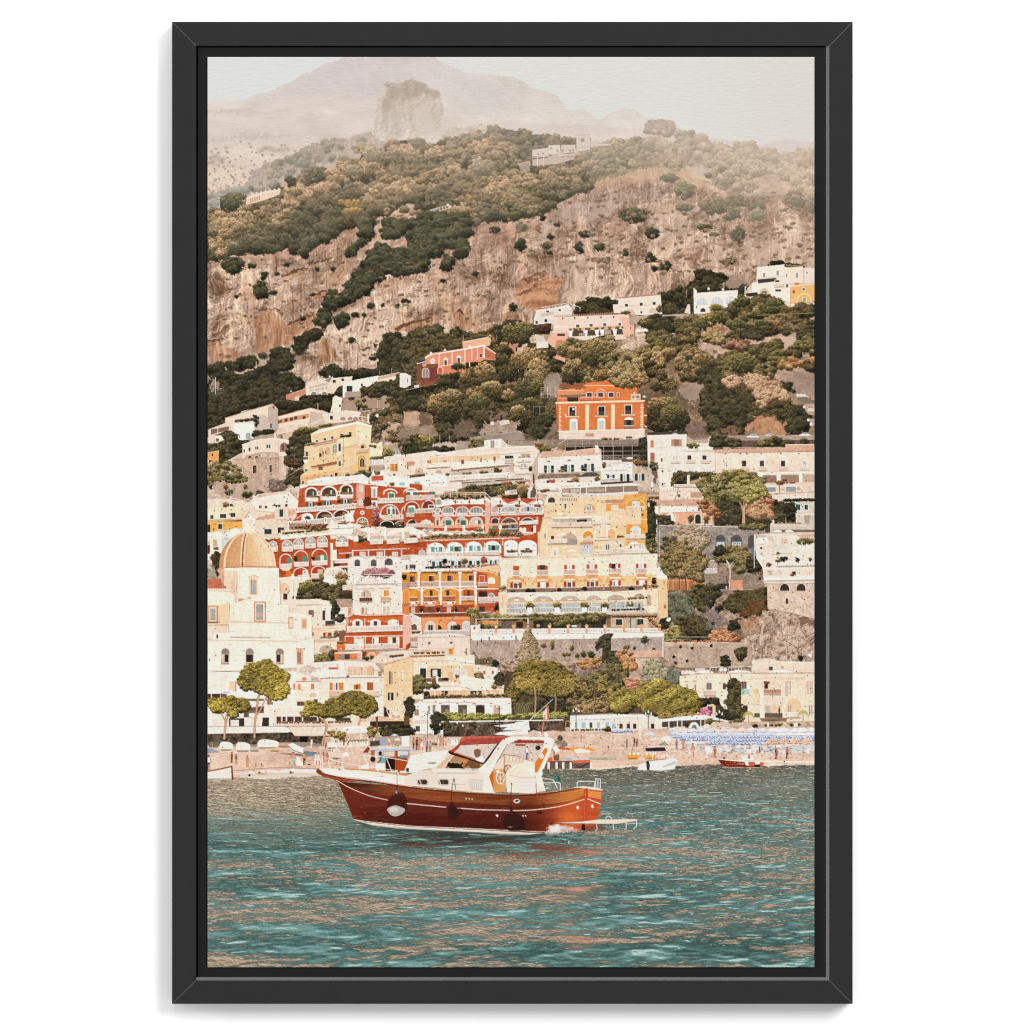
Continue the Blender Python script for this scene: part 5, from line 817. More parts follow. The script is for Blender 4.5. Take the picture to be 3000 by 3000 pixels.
# awnings and terrace in front
poly("1150,1932 1150,1880 1200,1820 1330,1840 1440,1850 1560,1880 1932,1870 1932,2000 1150,2000",(232,210,190));poly("1560,1870 1700,1900 1840,1860 1932,1880 1932,1960 1540,1960",(226,202,182));R(1200,1862,1400,1850,30,(238,224,208),(206,184,164),9);[Q(x,1810,20,70,WH) for x in (1190,1360)];fl(1260,1850,1330,1846,5,3,10);fl(1480,1880,1560,1880,5,3,16)
# ---- hotel, middle sheet
T(1190,1440,600)
B("-20,0 270,0 280,160 260,300 0,320 -20,320",RH,tx=4);B("0,-10 270,-10 270,5 0,10",WH)
for x,y in ((10,5),(218,0)): win(x,y,88 if x < 100 else 50,30 if x < 100 else 26,(70,134,118),None)
Q(40,-10,26,50,WH);Q(0,36,270,44,(206,190,178),-.03);[N([(x,42),(x,76)],2,(160,140,126)) for x in range(5,265,10)];Q(128,30,22,52,WH);ell(139,58,6,14,(180,84,52));N("0,82 270,70",5)
arch(-10,100,130,80,(170,72,42),WH,9,.5);arch(155,88,110,70,(130,60,40),WH,9,.55);poly("10,150 30,130 80,130 90,160",WH);win(20,150,54,60,(110,150,140),WH,5);win(215,130,48,24,(90,96,84),WH,7);R(80,168,262,158,40,(206,192,178),(150,130,114),9);R(0,205,76,205,34,(206,192,178),(150,130,114),9);B("90,215 250,205 250,300 80,310",RH);poly("130,300 150,275 190,262 230,275 240,300",(222,206,192));arch(15,270,80,40,(96,56,42),WH,7,.5);G(60,285,18,20,0);R(0,305,260,300,34,(214,196,182),(170,144,126),9)
# planted roof terrace
B("270,80 285,60 345,50 360,0 740,5 800,80 800,160 760,420 260,420 262,240 275,170",(190,92,52),tx=4);B("275,60 345,50 745,62 745,125 720,120 460,122 280,150",(236,222,208));edge("345,70 520,75 740,62",5,(176,110,84));arch(285,70,48,54,(166,158,152),WH,4)
poly("360,10 740,8 800,70 790,80 745,40 355,66",(122,114,66),tx=10,rough=1.5);L("365,30 740,25 745,50 360,66",9,VN,VG,1.2);N("360,12 745,10 800,62",5,WH);N("360,30 745,26",3,WH);[mast(x,10,60,4) for x in (360,420,480,560,640,700,745)]
for x in (465,597,742): ell(x,98,8,19,(184,80,48));ell(x,60,10,14,(196,130,90))
B("745,60 800,85 795,360 745,420",(218,176,158));poly("740,40 800,85 795,110 745,80",WH)
for x,w_ in ((283,38),(350,95),(480,100),(608,110)): arch(x,148 if x > 300 else 160,w_,68,(150,142,134),WH,8,.3);[Q(x + w_ * k_,160,3,56,(226,216,206)) for k_ in (.25,.5,.75)];R(x - 4,205,x + w_ + 4,203,26,(224,210,198),(150,136,124),8)
for x in (322,455,588,733,262): Q(x - 12,180,24,54,WH);ell(x,207,7,18,(184,80,48))
N("262,236 745,226",6)
for x,w_ in ((278,36),(330,112),(470,108),(602,118)): arch(x,244,w_,88,(206,180,162),WH,7,.5);(Q(x + w_ * .4,272,w_ * .45,46,(60,120,104)) if w_ > 50 else Q(x + 10,270,16,50,(110,90,80)))
Q(650,270,26,46,(224,214,204));ell(355,290,8,12,(160,120,100));ell(495,280,10,16,(110,90,70))
# the second block with garlands
B("798,90 860,50 980,70 1100,60 1290,80 1300,240 1255,600 770,420 795,230",(184,86,48),tx=4);B("800,60 880,55 960,110 1060,75 1140,112 1240,70 1290,90 1290,120 800,140",(236,222,208));[N([(a0,80),((a0 + a1) / 2,112),(a1,80)],6,(190,90,60),sm=True) for a0,a1 in ((895,1060),(1075,1230))];N("800,70 880,58",6)
for x in (889,1066,1241): Q(x - 12,60,24,52,WH);ell(x,98 if x < 1200 else 76,8,16,(184,80,48));ell(x,45,11,16,(196,136,100))
fl(900,40,960,40,4,3,14);ell(840,100,30,18,(226,210,196));B("800,130 1290,120 1290,200 800,210",(196,186,180));
for x,w_ in ((806,62),(898,150),(1078,146),(1250,40)): arch(x,140,w_,66,(176,168,166),WH,8,.25);[Q(x + w_ * k_,150,3,50,(214,206,200)) for k_ in (.2,.4,.6,.8)];R(x,195,x + w_,193,24,(220,206,196),(130,116,106),8)
Q(820,150,30,46,(216,150,140));Q(1140,145,20,40,(90,90,84))
for x in (882,1056,1236): Q(x - 11,150,22,60,WH);ell(x,168,7,14,(184,80,48));ell(x,192,6,10,(184,80,48));fl(x - 20,130,x + 20,130,3,3,12)
N("795,226 1290,212",7)
for x,w_ in ((806,64),(896,152),(1072,150)): arch(x,250,w_,100,(88,72,66),WH,7,.5)
for x in (880,1060,1236): ell(x,254,9,14,(240,226,214));ell(x,254,4,8,(150,120,100))
for x in (830,960,1020): Q(x,310,34,44,(120,124,120))
R(1070,282,1245,272,34,(226,212,200),(180,164,150),9);N("905,275 1040,255",3,(170,156,146));N("920,300 1030,262",3,(170,156,146));N("890,352 1050,350",5);R(890,352,1050,352,34,(120,110,104),(80,70,64),9)
B("1060,325 1255,318 1255,400 1070,400",(186,82,46));[arch(x,342,28,50,(226,214,204),WH,3) for x in (1068,1102)];Q(1178,345,18,36,(90,60,50));Q(1200,320,24,70,WH);R(1068,385,1200,383,42,(214,196,184),(160,134,118),7)
# sun awnings and the parasol terrace
poly("200,320 370,320 545,318 720,305 880,298 1045,290 1045,308 880,322 720,332 548,345 370,345 200,342",(222,164,130));N("210,328 880,306 1045,296",3,(238,200,174))
for x in (372,545,720,890): Q(x - 12,320,24,110,(240,228,216))
poly("190,440 210,380 380,370 560,375 740,370 760,430 200,450",(206,180,156),tx=6)
for i in range(34): x,y = RNG.uniform(215,735),RNG.uniform(368,425);poly([(x - 30,y + 8),(x,y - 8),(x + 30,y + 8)],(238,228,218));N([(x,y - 6),(x,y + 18)],3,(206,184,164))
for i in range(16): x,y = RNG.uniform(0,190),RNG.uniform(350,420);poly([(x - 34,y + 9),(x,y - 9),(x + 34,y + 9)],(236,226,216))
poly("-20,330 60,335 180,390 180,400 -20,390",(236,222,208));fl(0,420,90,420,8,3,14);R(0,442,110,442,38,(220,206,194),(176,158,142),9);Q(110,360,26,80,WH)
L("200,420 380,415 740,405 1060,395 1060,425 560,445 200,450",10,VG,VN,1.1);G(810,375,30,40,1);G(920,385,30,36,1);G(690,360,30,20,1);[Q(210 + i * 44,440 - i * 1.2,36,12,(204,120,86)) for i in range(19)]
B("182,462 1065,432 1065,420 1240,400 1262,380 1262,610 180,640",(194,94,48),tx=4);N("185,462 1065,436",9,(240,226,212));Q(905,450,10,60,WH);poly("1240,380 1262,380 1268,620 1242,615",(226,190,160))
for x,w_ in ((195,168),(376,162),(555,160),(733,160)):
    arch(x,486 - (x - 195) * .03,w_,110,(232,222,212),(240,226,210),5,.4);yy = 522 - (x - 195) * .03;shut(x + 40,yy,106,48,(104,162,148),(226,220,212));ell(x + 8,yy + 5,6,20,(90,80,60));Q(x + 4,yy - 30,5,90,(210,196,182))
Q(455,520,38,44,(92,76,72));Q(805,508,38,44,(70,60,58));R(190,578,885,558,38,(222,206,194),(176,150,134),7);N("185,622 900,606",5,(240,214,196));[N([(x,626),(x + 44,638),(x + 88,624)],6,(206,120,84),sm=True) for x in (190,290,380,480,570,660,760)]
for x,w_ in ((928,120),(1062,166)): arch(x,462,w_,150,(236,226,216),(240,226,212),5,.3)
poly("975,580 992,540 1010,580",(66,58,56));poly("1110,575 1130,535 1160,535 1180,575",(66,58,56));fl(940,560,1040,560,5,3,12);fl(1080,560,1180,560,5,3,12);R(935,580,1045,580,30,(234,222,210),(200,180,164),7);R(1070,580,1195,580,30,(234,222,210),(200,180,164),7);Q(1180,552,50,6,(214,170,140));N("1240,610 1260,580",16,(230,216,204))
B("0,480 182,470 182,640 0,600",(178,80,44));R(-10,440,108,440,40,(218,204,192),(170,152,138),8);arch(122,552,56,50,(190,176,168),WH,5);N("105,535 182,532",9,(200,130,100));Q(20,545,60,50,(196,100,60));R(0,598,105,596,44,(198,186,176),(140,124,112),7)
# yellow hotel lower floors
B("1262,380 1290,240 2215,160 2215,620 1262,620",(234,204,166),tx=3);R(1370,290,1757,285,42,(226,206,188),(196,168,144),7);poly("1390,245 1890,225 1890,240 1395,258",(244,228,212));Q(1400,256,220,34,(190,174,160));Q(1640,250,120,34,(180,162,146));fl(1620,272,1700,268,5,0,8);Q(1335,280,26,30,(240,222,200));N("1300,255 1370,250",6,(196,150,120));R(1757,275,1932,270,32,(238,216,192),(214,186,158),8);Q(1750,238,140,36,(236,214,190));N("1890,222 1890,300",5,WH)
arch(1470,390,140,110,(196,168,150),(240,216,184),7,.45);poly("1420,412 1460,392 1520,412",(236,224,212));Q(1520,445,96,58,(176,160,146));[N([(1524 + i * 9,448),(1524 + i * 9,500)],2,(130,116,104)) for i in range(10)];arch(1665,372,98,100,(226,160,60),(242,222,196),12,.5);R(1662,445,1762,443,28,(222,196,170),(180,150,124),7);Q(1700,420,40,30,(214,200,186));R(1335,450,1520,448,38,(230,214,198),(200,180,162),7);Q(1365,418,30,32,(120,70,56));win(1305,400,10,38,(90,80,74));poly("1420,410 1465,388 1515,410",(238,228,218));mast(1465,400,470,3)
arch(1785,320,160,130,(238,208,170),(244,230,214),12,.5);[Q(x,350,10,90,(240,224,206)) for x in (1835,1885)];arch(1900,360,60,80,(226,170,90),WH,7,.5);fl(1790,440,1932,436,8,3,7);R(1780,440,1932,436,20,(240,216,190),(210,176,146),7)
roof("1640,480 1765,478 1765,500 1640,502",1642,482,1764,480,(0,20),16,(214,160,130),(160,104,80));Q(1645,502,110,100,(196,190,184));Q(1650,508,100,90,(206,202,198));poly("1515,565 1560,535 1605,565",(240,232,224));mast(1560,560,600,4);win(1365,540,70,62,(232,216,198),(242,226,206),5);Q(1395,555,16,45,(200,180,164));N("1262,525 1625,520 1625,600",4,(242,220,190))
N("1778,540 1778,512 1790,530 1802,512 1802,540",5,(222,140,60));N("1820,530 1832,524 1838,540",4,(222,140,60));N("1850,516 1850,538",4,(222,140,60));arch(1855,480,77,80,(214,200,184),(242,228,210),5,.3);Q(1885,500,10,56,(110,100,92));Q(1905,500,10,56,(110,100,92));R(1765,555,1932,552,34,(232,212,192),(196,170,148),8)
T(1790,1540,600)
B("-10,-10 120,-10 130,130 -10,130",(236,200,152));arch(-30,30,70,90,(232,180,120),(242,226,206),10,.5);fl(60,100,110,100,4,3,7);B("145,-10 345,-10 345,90 145,90",(232,164,62));Q(182,25,28,60,(226,216,204));Q(255,25,26,60,(226,216,204));arch(205,5,56,74,(206,204,198),WH,6,.3);R(140,85,410,80,36,(228,208,188),(190,160,134),8);B("130,140 380,130 385,230 130,250",(234,176,96));Q(135,190,250,60,(222,212,202));arch(170,168,36,70,(214,206,196),WH,5,.3);Q(180,190,14,26,(90,80,72));win(262,172,44,70,(190,190,184),WH,5);win(350,168,28,40,(170,170,166),WH,4);[poly([(x,175),(x + 42,148),(x + 84,175)],(240,232,224)) for x in (18,160,190)];win(80,175,20,26,(80,70,62));R(0,215,125,212,40,(230,212,194),(190,160,136),8);R(130,222,385,218,36,(230,216,202),(190,166,146),8)
for x in (20,150): N([(x,228),(x + 50,240),(x + 100,226)],3,(214,196,180),sm=True)
L("345,60 400,70 430,200 440,260 380,250 350,130",13,VB,VN,1.3);G(380,235,26,20,1)
# ---- white hotel with orange shutters, orange houses (middle sheet)
T(1190,1440,600)
B("-20,600 200,600 900,610 900,700 0,740",(224,212,202));poly("180,640 880,640 880,700 200,722",(208,200,194),tx=3)
for x,c_ in ((245,GRN),(425,GRN),(592,GRN),(790,(50,100,90))): shut(x,660 - (x - 245) * .02,92 if x < 590 else (102 if x < 700 else 62),44,c_,(226,220,212))
for x in (232,408,578,760): ell(x,662,6,14,(110,96,84))
fl(185,715,420,705,14,2,8);fl(430,705,870,690,20,3,7);G(362,655,26,22,2);G(545,655,26,30,3);G(730,645,26,36,4);Q(350,680,26,26,(206,130,96));Q(712,674,26,26,(206,130,96));poly("-20,620 180,615 180,740 -20,740",(226,216,206));Q(0,690,90,36,(96,88,80));Q(6,694,24,30,(200,192,184));ell(160,668,16,12,(206,200,192));ell(160,692,14,10,(206,200,192))
N("0,745 640,730 890,700",16,(240,228,214));B("600,740 770,700 885,690 885,960 600,960",(232,190,146))
OH = (222,138,62)
B("-20,760 640,750 760,760 880,790 880,1160 620,1180 -20,1190",OH,tx=4);B("665,760 880,800 880,1200 680,1200",(190,96,58),tx=4)
for x,w_ in ((-20,140),(144,164),(332,160),(524,130)):
    Q(x,766,w_,90,(226,156,58),-.02);Q(x,760,w_,12,(120,84,60),-.02);R(x,852,x + w_,842,42,(206,178,164),(150,120,108),6)
for x in (36,213,388,590): win(x,800 - x * .02,52,52,(84,60,52),(240,214,186),4);Q(x + 34,800 - x * .02,18,52,(190,104,60))
for x,yy in ((288,775),(466,768)): ell(x,yy,13,10,(140,130,124));ell(x,yy,6,5,(60,56,54))
for x in (110,308,498,640): Q(x,762,20,150,(240,228,216));Q(x - 8,758,36,14,(240,228,216))
N("-20,905 665,895",14,(240,226,212));N("0,752 640,738",8,(240,226,212))
for x,w_ in ((-30,168),(156,152),(334,168),(518,128)): arch(x,916,w_,120,(224,148,62),(240,228,214),9,.22)
for x,c_ in ((35,(222,166,62)),(190,(220,160,60)),(345,(220,160,60)),(540,(182,92,52))): Q(x,930,60,100,c_) if x < 100 else (Q(x,932,32,98,c_),Q(x + 34,932,28,98,(100,62,50)),Q(x + 64,930,32,100,c_))
R(-20,998,110,996,36,(190,120,80),(130,80,56),8);R(168,990,305,988,38,(196,116,78),(110,70,54),8);R(345,986,465,984,38,(196,116,78),(110,70,54),8);R(520,988,640,986,40,(206,190,182),(150,130,124),7)
for x in (0,160,345): poly([(x,1040),(x + 130,1034),(x + 110,1062),(x + 20,1066)],(240,222,206));ell(x + 30,1054,14,8,(184,92,62));ell(x + 100,1050,14,8,(184,92,62))
for x in (140,320,500,650): Q(x,900,18,170,(240,226,212))
poly("-20,1080 640,1065 640,1170 -20,1185",(166,82,52),tx=4);[Q(x,1085,56,90,(126,78,62)) for x in (205,540)];[Q(x,1090,40,80,(206,176,160)) for x in (45,385)]
for x in (140,300,470): Q(x - 12,1130,30,50,(238,228,218));bush(x,1110,13,26,VB,r=6)
for x in (-20,150,320): N([(x + 30,1080),(x + 120,1076)],7,(240,226,210))
R(0,1150,600,1140,34,(150,84,60),(90,56,44),8);G(600,1140,30,40,1);G(650,1130,46,40,1);G(640,1180,40,26,1)
win(694,796,44,58,(196,92,54),(236,212,190),5);R(676,858,762,856,38,(206,176,162),(150,116,102),6);poly("765,780 875,790 875,890 765,890",(228,150,70));arch(775,812,60,55,(236,224,210),(240,228,214),5);N("770,900 880,898",10,(230,160,90));Q(665,910,210,14,(240,214,180));Q(684,940,78,54,(76,56,50));arch(778,960,50,46,(170,150,146),WH,5);R(680,998,880,994,42,(216,196,186),(170,146,136),7);N("680,1050 840,1044",8);Q(690,1085,54,54,(80,66,60));R(690,1140,800,1136,36,(170,130,114),(110,80,70),8);N("770,1180 870,1120",10,(206,180,164));G(860,1100,26,40,2);Q(845,1120,30,30,(206,120,80))
arch(865,760,20,40,(150,130,120),WH,3)
# white hotel
B("888,632 1932,600 2300,580 2310,1140 900,1160 870,960 890,930",(238,218,196));poly("888,632 1932,600 2300,585 2300,600 1932,612 890,645",(236,200,166));[Q(890 + i * 16,628 - i * .72,8,10,(246,236,224)) for i in range(88)]
B("950,805 1932,790 2300,780 2300,930 950,960",(236,196,142));N("950,805 2300,775",4,(240,226,208))
xs = (1008,1235,1490,1702,1912)
for i,x in enumerate(xs):
    k_ = -(x - 1008) * .022;w_ = 56 if i == 0 else 100
    Q(x,702 + k_,w_,90,(204,92,50));
    if i: Q(x + 26,698 + k_,48,84,(84,72,68) if i == 1 else (226,222,216));Q(x + 50,698 + k_,3,84,(150,140,132))
    R(x - 2,748 + k_,x + w_ + 4,747 + k_,44,(214,186,172),(170,134,118),7);Q(x - 20,790 + k_,w_ + 36,8,(240,220,196));Q(x - 16,684 + k_,w_ + 30,10,(238,216,190));poly([(x - 10,800 + k_),(x + w_ + 10,800 + k_),(x + w_ - 10,822 + k_),(x + 10,822 + k_)],(214,160,110))
for x in (982,1238,1487,1704,1920):
    k_ = -(x - 982) * .02;ell(x + 54,865 + k_,90,60,(222,164,98),.75,a0=180,a1=360);Q(x - 2,835 + k_,104,12,(240,224,204));Q(x,862 + k_,108,88,(176,76,48));Q(x + 26,858 + k_,54,92,(236,224,212));Q(x + 34,866 + k_,34,84,(96,88,86) if x not in (1238,) else (226,222,216))
R(950,915,1932,895,44,(160,128,108),(100,78,68),9);N("950,958 1932,938",6,(110,86,76));G(1150,935,28,18,2);G(1195,935,24,18,2);G(1440,930,20,18,2);G(1680,915,20,20,2);G(905,915,34,26,1);Q(880,925,60,24,(200,160,130));Q(1408,880,14,50,(226,150,110));Q(1855,870,14,60,(206,150,110));G(1000,935,20,10,3);fl(1360,935,1400,930,4,3,10);fl(1600,930,1630,925,3,3,9)
B("870,955 1932,945 2300,925 2310,1150 880,1160",(240,218,190));N("870,960 2300,935",8,(246,238,226));B("875,960 945,960 945,1150 885,1150",(236,204,170));N("905,980 915,1040 900,1100",5,(206,130,80))
for x,w_ in ((950,180),(1198,190),(1450,190),(1698,140),(1882,130)): arch(x,988 - (x - 950) * .012,w_,46,(196,176,158),(248,238,226),9,.28);ell(x + w_ / 2,1022,26,10,(232,218,204));Q(x + w_ / 2 - 3,1000,6,12,(180,120,80))
N("945,1042 1932,1020",6,(190,140,110));Q(950,1055,980,95,(178,182,176),-.014);[Q(x,1048,6,100,(220,214,204)) for x in (1048,1105,1296,1380,1500,1640,1745,1860)];Q(950,1046,980,18,(228,196,160),-.016);fl(960,1140,1932,1120,44,2,9);R(950,1100,1932,1085,46,(186,186,178),(150,150,144),26)
for x in (1165,1425,1680,1870): G(x,1075,36,34,1);Q(x - 24,1092,48,50,(240,232,222))
poly("880,1150 1932,1128 2250,1120 2250,1160 1932,1175 900,1180",(206,192,178));N("880,1152 1932,1130",6,(236,226,212))
# pergola terrace and retaining wall
B("140,1190 600,1180 610,1350 140,1350",(234,158,98));poly("380,1205 600,1200 600,1300 380,1300",(222,138,80));arch(186,1228,84,90,(206,196,186),WH,6);arch(396,1232,80,80,(206,196,186),WH,6);arch(536,1225,66,80,(196,196,192),WH,6);Q(208,1258,44,60,(70,60,54));Q(420,1264,36,50,(74,62,56));[Q(228,1230,4,90,WH),Q(436,1230,4,80,WH)];G(480,1285,34,26,2);G(312,1280,10,20,2);Q(310,1206,34,18,(206,120,76))
R(150,1312,600,1306,42,(214,200,190),(140,124,116),8);B("-20,1140 50,1150 140,1190 150,1350 -20,1400",(222,206,196));arch(52,1250,50,56,(120,92,80),WH,5);fl(55,1325,125,1320,6,3,10);ell(40,1342,14,14,WH)
poly("600,1180 1880,1175 2250,1180 2250,1330 600,1330",(150,116,82),tx=6);Q(900,1205,100,80,(116,100,90));Q(1040,1225,60,60,(66,52,46));Q(720,1210,150,60,(214,150,92));poly("1200,1220 1880,1200 1880,1290 1200,1290",(64,62,50),tx=6);Q(1590,1210,60,80,(126,114,102));Q(1230,1230,30,50,(190,160,130));Q(1300,1240,70,40,(80,74,70));Q(1560,1260,50,20,(206,200,192));
L("660,1175 900,1170 1150,1175 1160,1200 900,1205 660,1200",11,VN,TG,1.3);L("1160,1175 1400,1165 1900,1160 1932,1175 1830,1200 1800,1240 1740,1240 1700,1210 1600,1230 1560,1260 1480,1270 1380,1250 1360,1210 1300,1230 1200,1220",13,V1,TG,1.3,lit=lambda x,y: .65 - (y % 7) * .06);Q(655,1200,8,70,WH);Q(1145,1195,9,90,WH);N("655,1203 1150,1192",6,WH)
for x,k_ in ((730,3),(780,1),(830,3),(700,0),(870,1)): G(x,1270,26,26,k_)
B("605,1260 695,1260 700,1340 610,1350",(232,220,208));Q(636,1272,18,26,(190,110,76));Q(680,1250,20,90,(226,208,192))
R(690,1300,1932,1288,40,(240,230,218),(176,142,122),9);N("690,1340 1932,1330",5,(240,230,218));[(Q(x - 14,1290,26,46,(220,162,130)),ell(x,1268,18,14,(226,176,110)),ell(x,1280,10,10,(240,226,208))) for x in (848,1015,1352,1528,1702,1876)];[ell(x,1255,13,9,(190,160,80),rough=1) for x in (848,1015,1352,1528,1702)]
B("610,1345 1932,1335 2300,1330 2310,1390 615,1415",(236,224,212));B("615,1405 1932,1385 2310,1385 2310,1560 1932,1580 1300,1600 660,1600 620,1500",(178,156,142),tx=7)
for x,y,h_ in ((705,1385,36),(780,1370,34),(666,1412,32),(832,1408,34),(965,1412,46),(1032,1358,40),(1632,1422,26)): Q(x,y,9,h_,(90,66,56))
for _ in range(22): x = RNG.uniform(620,1900);poly([(x,1400),(x + 8,1400),(x + 10,1480),(x + 2,1470)],(206,186,172) if RNG.random() < .5 else (150,128,116),.5,rough=2)
for x,y,rx,ry,k_ in ((1295,1450,26,26,3),(1378,1450,18,44,1),(1558,1475,16,26,1),(1505,1535,40,18,3),(1610,1545,16,24,1),(1672,1535,26,30,0),(1745,1540,34,34,0),(1795,1420,16,14,1),(1560,1640,20,26,1)): G(x,y,rx,ry,k_)
poly("640,1590 1100,1590 1560,1600 1932,1560 1932,1960 600,1960",ramp3(.5 + cr * .3 + ci * .1,(104,78,64),(150,122,104),(196,168,148)),rough=3);N("1260,1590 1560,1610 1900,1560",12,(206,182,162),.8,sm=True);poly("620,1510 700,1560 760,1600 840,1580 860,1650 780,1660 640,1600",(112,100,70),.9,tx=8,rough=3);G(840,1620,34,34,2);Q(980,1700,60,10,(70,52,44));Q(985,1720,60,8,(70,52,44));poly("980,1770 1050,1790 1000,1830",(60,44,38),rough=2)
L("1560,1640 1700,1600 1900,1580 1932,1640 1800,1680 1680,1660",14,rp((120,76,44),(184,128,74),(226,178,116)),VG,.6);poly("1530,1700 1640,1650 1800,1700 1850,1760 1700,1760 1560,1760",(150,136,128),.8,tx=12,rough=4)
for i in range(9): N([(1640,1750),(1700 + i * 14,1730 + i * 8)],4,(176,140,118),.8)
# tall conifer, umbrella pines, palm
L("1140,1300 1160,1275 1185,1330 1215,1380 1235,1450 1260,1540 1240,1590 1080,1600 1040,1540 1090,1460 1110,1380",12,rp((84,72,50),(130,110,80),(190,164,126)),rp((110,96,70),(160,138,104),(210,186,150)),1.2,tree=1.2)
PA = rp((46,50,38),(56,68,52),(78,96,72))
for i in range(15):
    a_ = math.radians(-20 - i * 14);L_ = RNG.uniform(80,130);cx,cy = 1895,1440
    N([(cx,cy),(cx + math.cos(a_) * L_ * .6,cy + math.sin(a_) * L_ * .55 - 14),(cx + math.cos(a_) * L_,cy + math.sin(a_) * L_ * .5 + 26)],15,tuple(PA[i % 3]),sm=True)
L("1830,1400 1880,1360 1932,1340 1990,1400 1960,1500 1980,1600 1932,1640 1850,1580 1870,1500",13,VB,V1,1.5)
T(1190,1540,600)
# ---- lower right of the middle sheet is drawn with the promenade below
T(1790,1540,600)
poly("430,0 860,0 1450,20 1440,520 1480,800 1440,900 1932,900 1960,1400 440,1400 430,250",ramp3(.5 + cr * .25 + ci * .12,(110,90,74),(146,122,104),(182,156,136)) + (NF * 6)[...,None],rough=3)
B("440,0 1450,20 1450,80 1350,90 1360,330 1000,330 860,330 440,230",(150,138,128),tx=9);N("450,-2 1210,12 1450,36",8,(206,192,178))
for x,w_ in ((990,84),(1134,96),(1294,90),(560,50)): arch(x,88,w_,128,(92,92,88),(116,104,96),5,.5);Q(x + 3,152,w_ - 6,66,(180,190,186)) if x < 1290 and x > 900 else None;Q(x + 3,120,w_ - 6,4,(70,68,64))
Q(1325,210,40,110,(110,116,112));Q(440,0,12,250,(140,134,124));N("455,0 455,240 900,250",4,(190,184,172));B("530,500 880,500 870,600 540,610",(176,116,74),tx=5);[Q(x,512,6,100,(226,170,120)) for x in (538,582,650,720,790,868)];N("530,514 870,514",5,(230,178,130));B("860,330 1000,325 1000,460 860,460",(170,154,142),tx=5);N("850,335 1000,325",8,(214,196,176));poly("880,400 1000,400 1000,455 880,450",(196,188,182));B("870,455 1300,440 1430,500 1430,600 880,580",(146,126,110),tx=7);Q(1130,514,110,88,(212,148,112));Q(1388,488,28,26,(70,56,50));Q(1000,545,120,55,(66,60,52));Q(1080,570,16,26,(220,214,206));N("1040,605 1430,600",5,(190,166,142));N("1250,560 1420,545",3,(190,176,160))
L("490,130 600,150 640,260 560,400 480,380 500,260",14,VB,VG,.9)
L("580,60 640,20 760,0 840,20 900,90 910,160 860,240 800,260 700,200 600,140 570,90",16,rp((96,86,66),(146,128,102),(204,180,148)),None,1.4);L("500,430 520,280 560,200 620,155 700,160 760,230 860,260 900,310 880,400 840,440 860,520 780,500 640,480 540,490",15,rp((72,62,40),(128,102,66),(198,160,108)),VN,1.4)
L("1000,290 1040,240 1120,210 1200,205 1290,240 1310,300 1290,380 1230,440 1170,440 1180,340 1100,330 1000,340",14,VN,VG,1.4);N("1115,600 1122,440 1110,370 1090,330",12,(206,186,164),sm=True);N("1112,400 1150,340",6,(196,176,154));L("1290,330 1380,310 1410,400 1340,440 1290,420",12,VB,V1,1.3);L("980,220 1060,200 1060,260 980,280",12,VB,V1,1.2)
for x in (700,640,1090): N([(x,480),(x + 8,600)],9,(90,72,54))
L("750,600 800,570 920,560 1020,590 1030,660 960,720 940,790 820,780 770,700",15,VB,VN,1.4);L("1080,720 1180,640 1200,615 1440,605 1470,560 1480,780 1440,800 1380,860 1290,880 1220,820 1120,790",15,rp((48,46,32),(70,68,44),(110,98,62)),None,1.5);L("550,700 640,640 740,720 760,820 720,900 600,900 560,800",15,V1,rp((70,74,64),(98,100,84),(130,128,106)),1.2);poly("1220,800 1300,700 1440,720 1440,780 1360,860 1260,860",(124,76,46),.6,tx=6,rough=4)
L("450,850 530,840 540,920 500,960 460,940",13,VB,None,1.3);L("610,900 760,870 860,880 940,920 960,1000 940,1090 800,1100 640,1080 600,1000",16,VB,V1,1.5);L("1110,940 1180,890 1225,900 1222,970 1130,980",13,VB,None,1.2);bush(1020,780,40,30,VB,r=12);poly("1220,900 1440,850 1460,960 1400,1020 1230,1000",(186,142,110),.8,tx=7,rough=3);L("520,1000 640,960 620,1080 510,1100",12,VN,TG,1.1);poly("900,800 1060,820 1100,900 1050,960 900,930",(132,120,116),.8,tx=8,rough=5)
L("950,1010 1090,1000 1190,1030 1190,1090 1060,1100 940,1090",12,rp((120,72,48),(176,118,80),(220,168,122)),None,1.1);bush(1320,1080,50,44,rp((84,84,70),(108,106,88),(136,130,108)));bush(1585,1090,26,50,VG)
# stone bastion and rocks
ROK = ramp3(.5 + cr * .2 + ci * .08 + b3 * .06,(136,112,96),(184,158,138),(214,190,170)) + (np.clip(shd,-2,2) * 7)[...,None]
poly("1440,800 1600,780 1932,820 1932,1300 1280,1280 1200,1150 1280,1020 1400,960",ROK,rough=2)
for q in ("1600,980 1700,900 1760,920 1720,1030 1620,1040","1780,960 1900,920 1932,1000 1840,1050","1640,1080 1780,1040 1860,1100 1760,1160"): N(q,6,(120,92,76),.7,closed=True)
poly("1740,890 1800,870 1932,890 1932,940 1800,930",(124,96,80),.8,rough=3)
B("1470,545 1932,535 1932,880 1560,790 1475,785",(212,190,170),tx=6);[ell(RNG.uniform(1530,1920),RNG.uniform(640,860),RNG.uniform(4,10),RNG.uniform(2,5),(170,146,126),.6) for _ in range(90)]
for x in (1594,1748): arch(x,548,84,66,(76,68,62),(236,222,206),4,.5)
arch(1646,684,22,54,(84,68,60),(214,196,178),3);N("1480,640 1560,600 1600,560",5,(196,156,118),sm=True);[ell(x,y,8,10,(176,142,116)) for x,y in ((1855,676),(1800,680))]
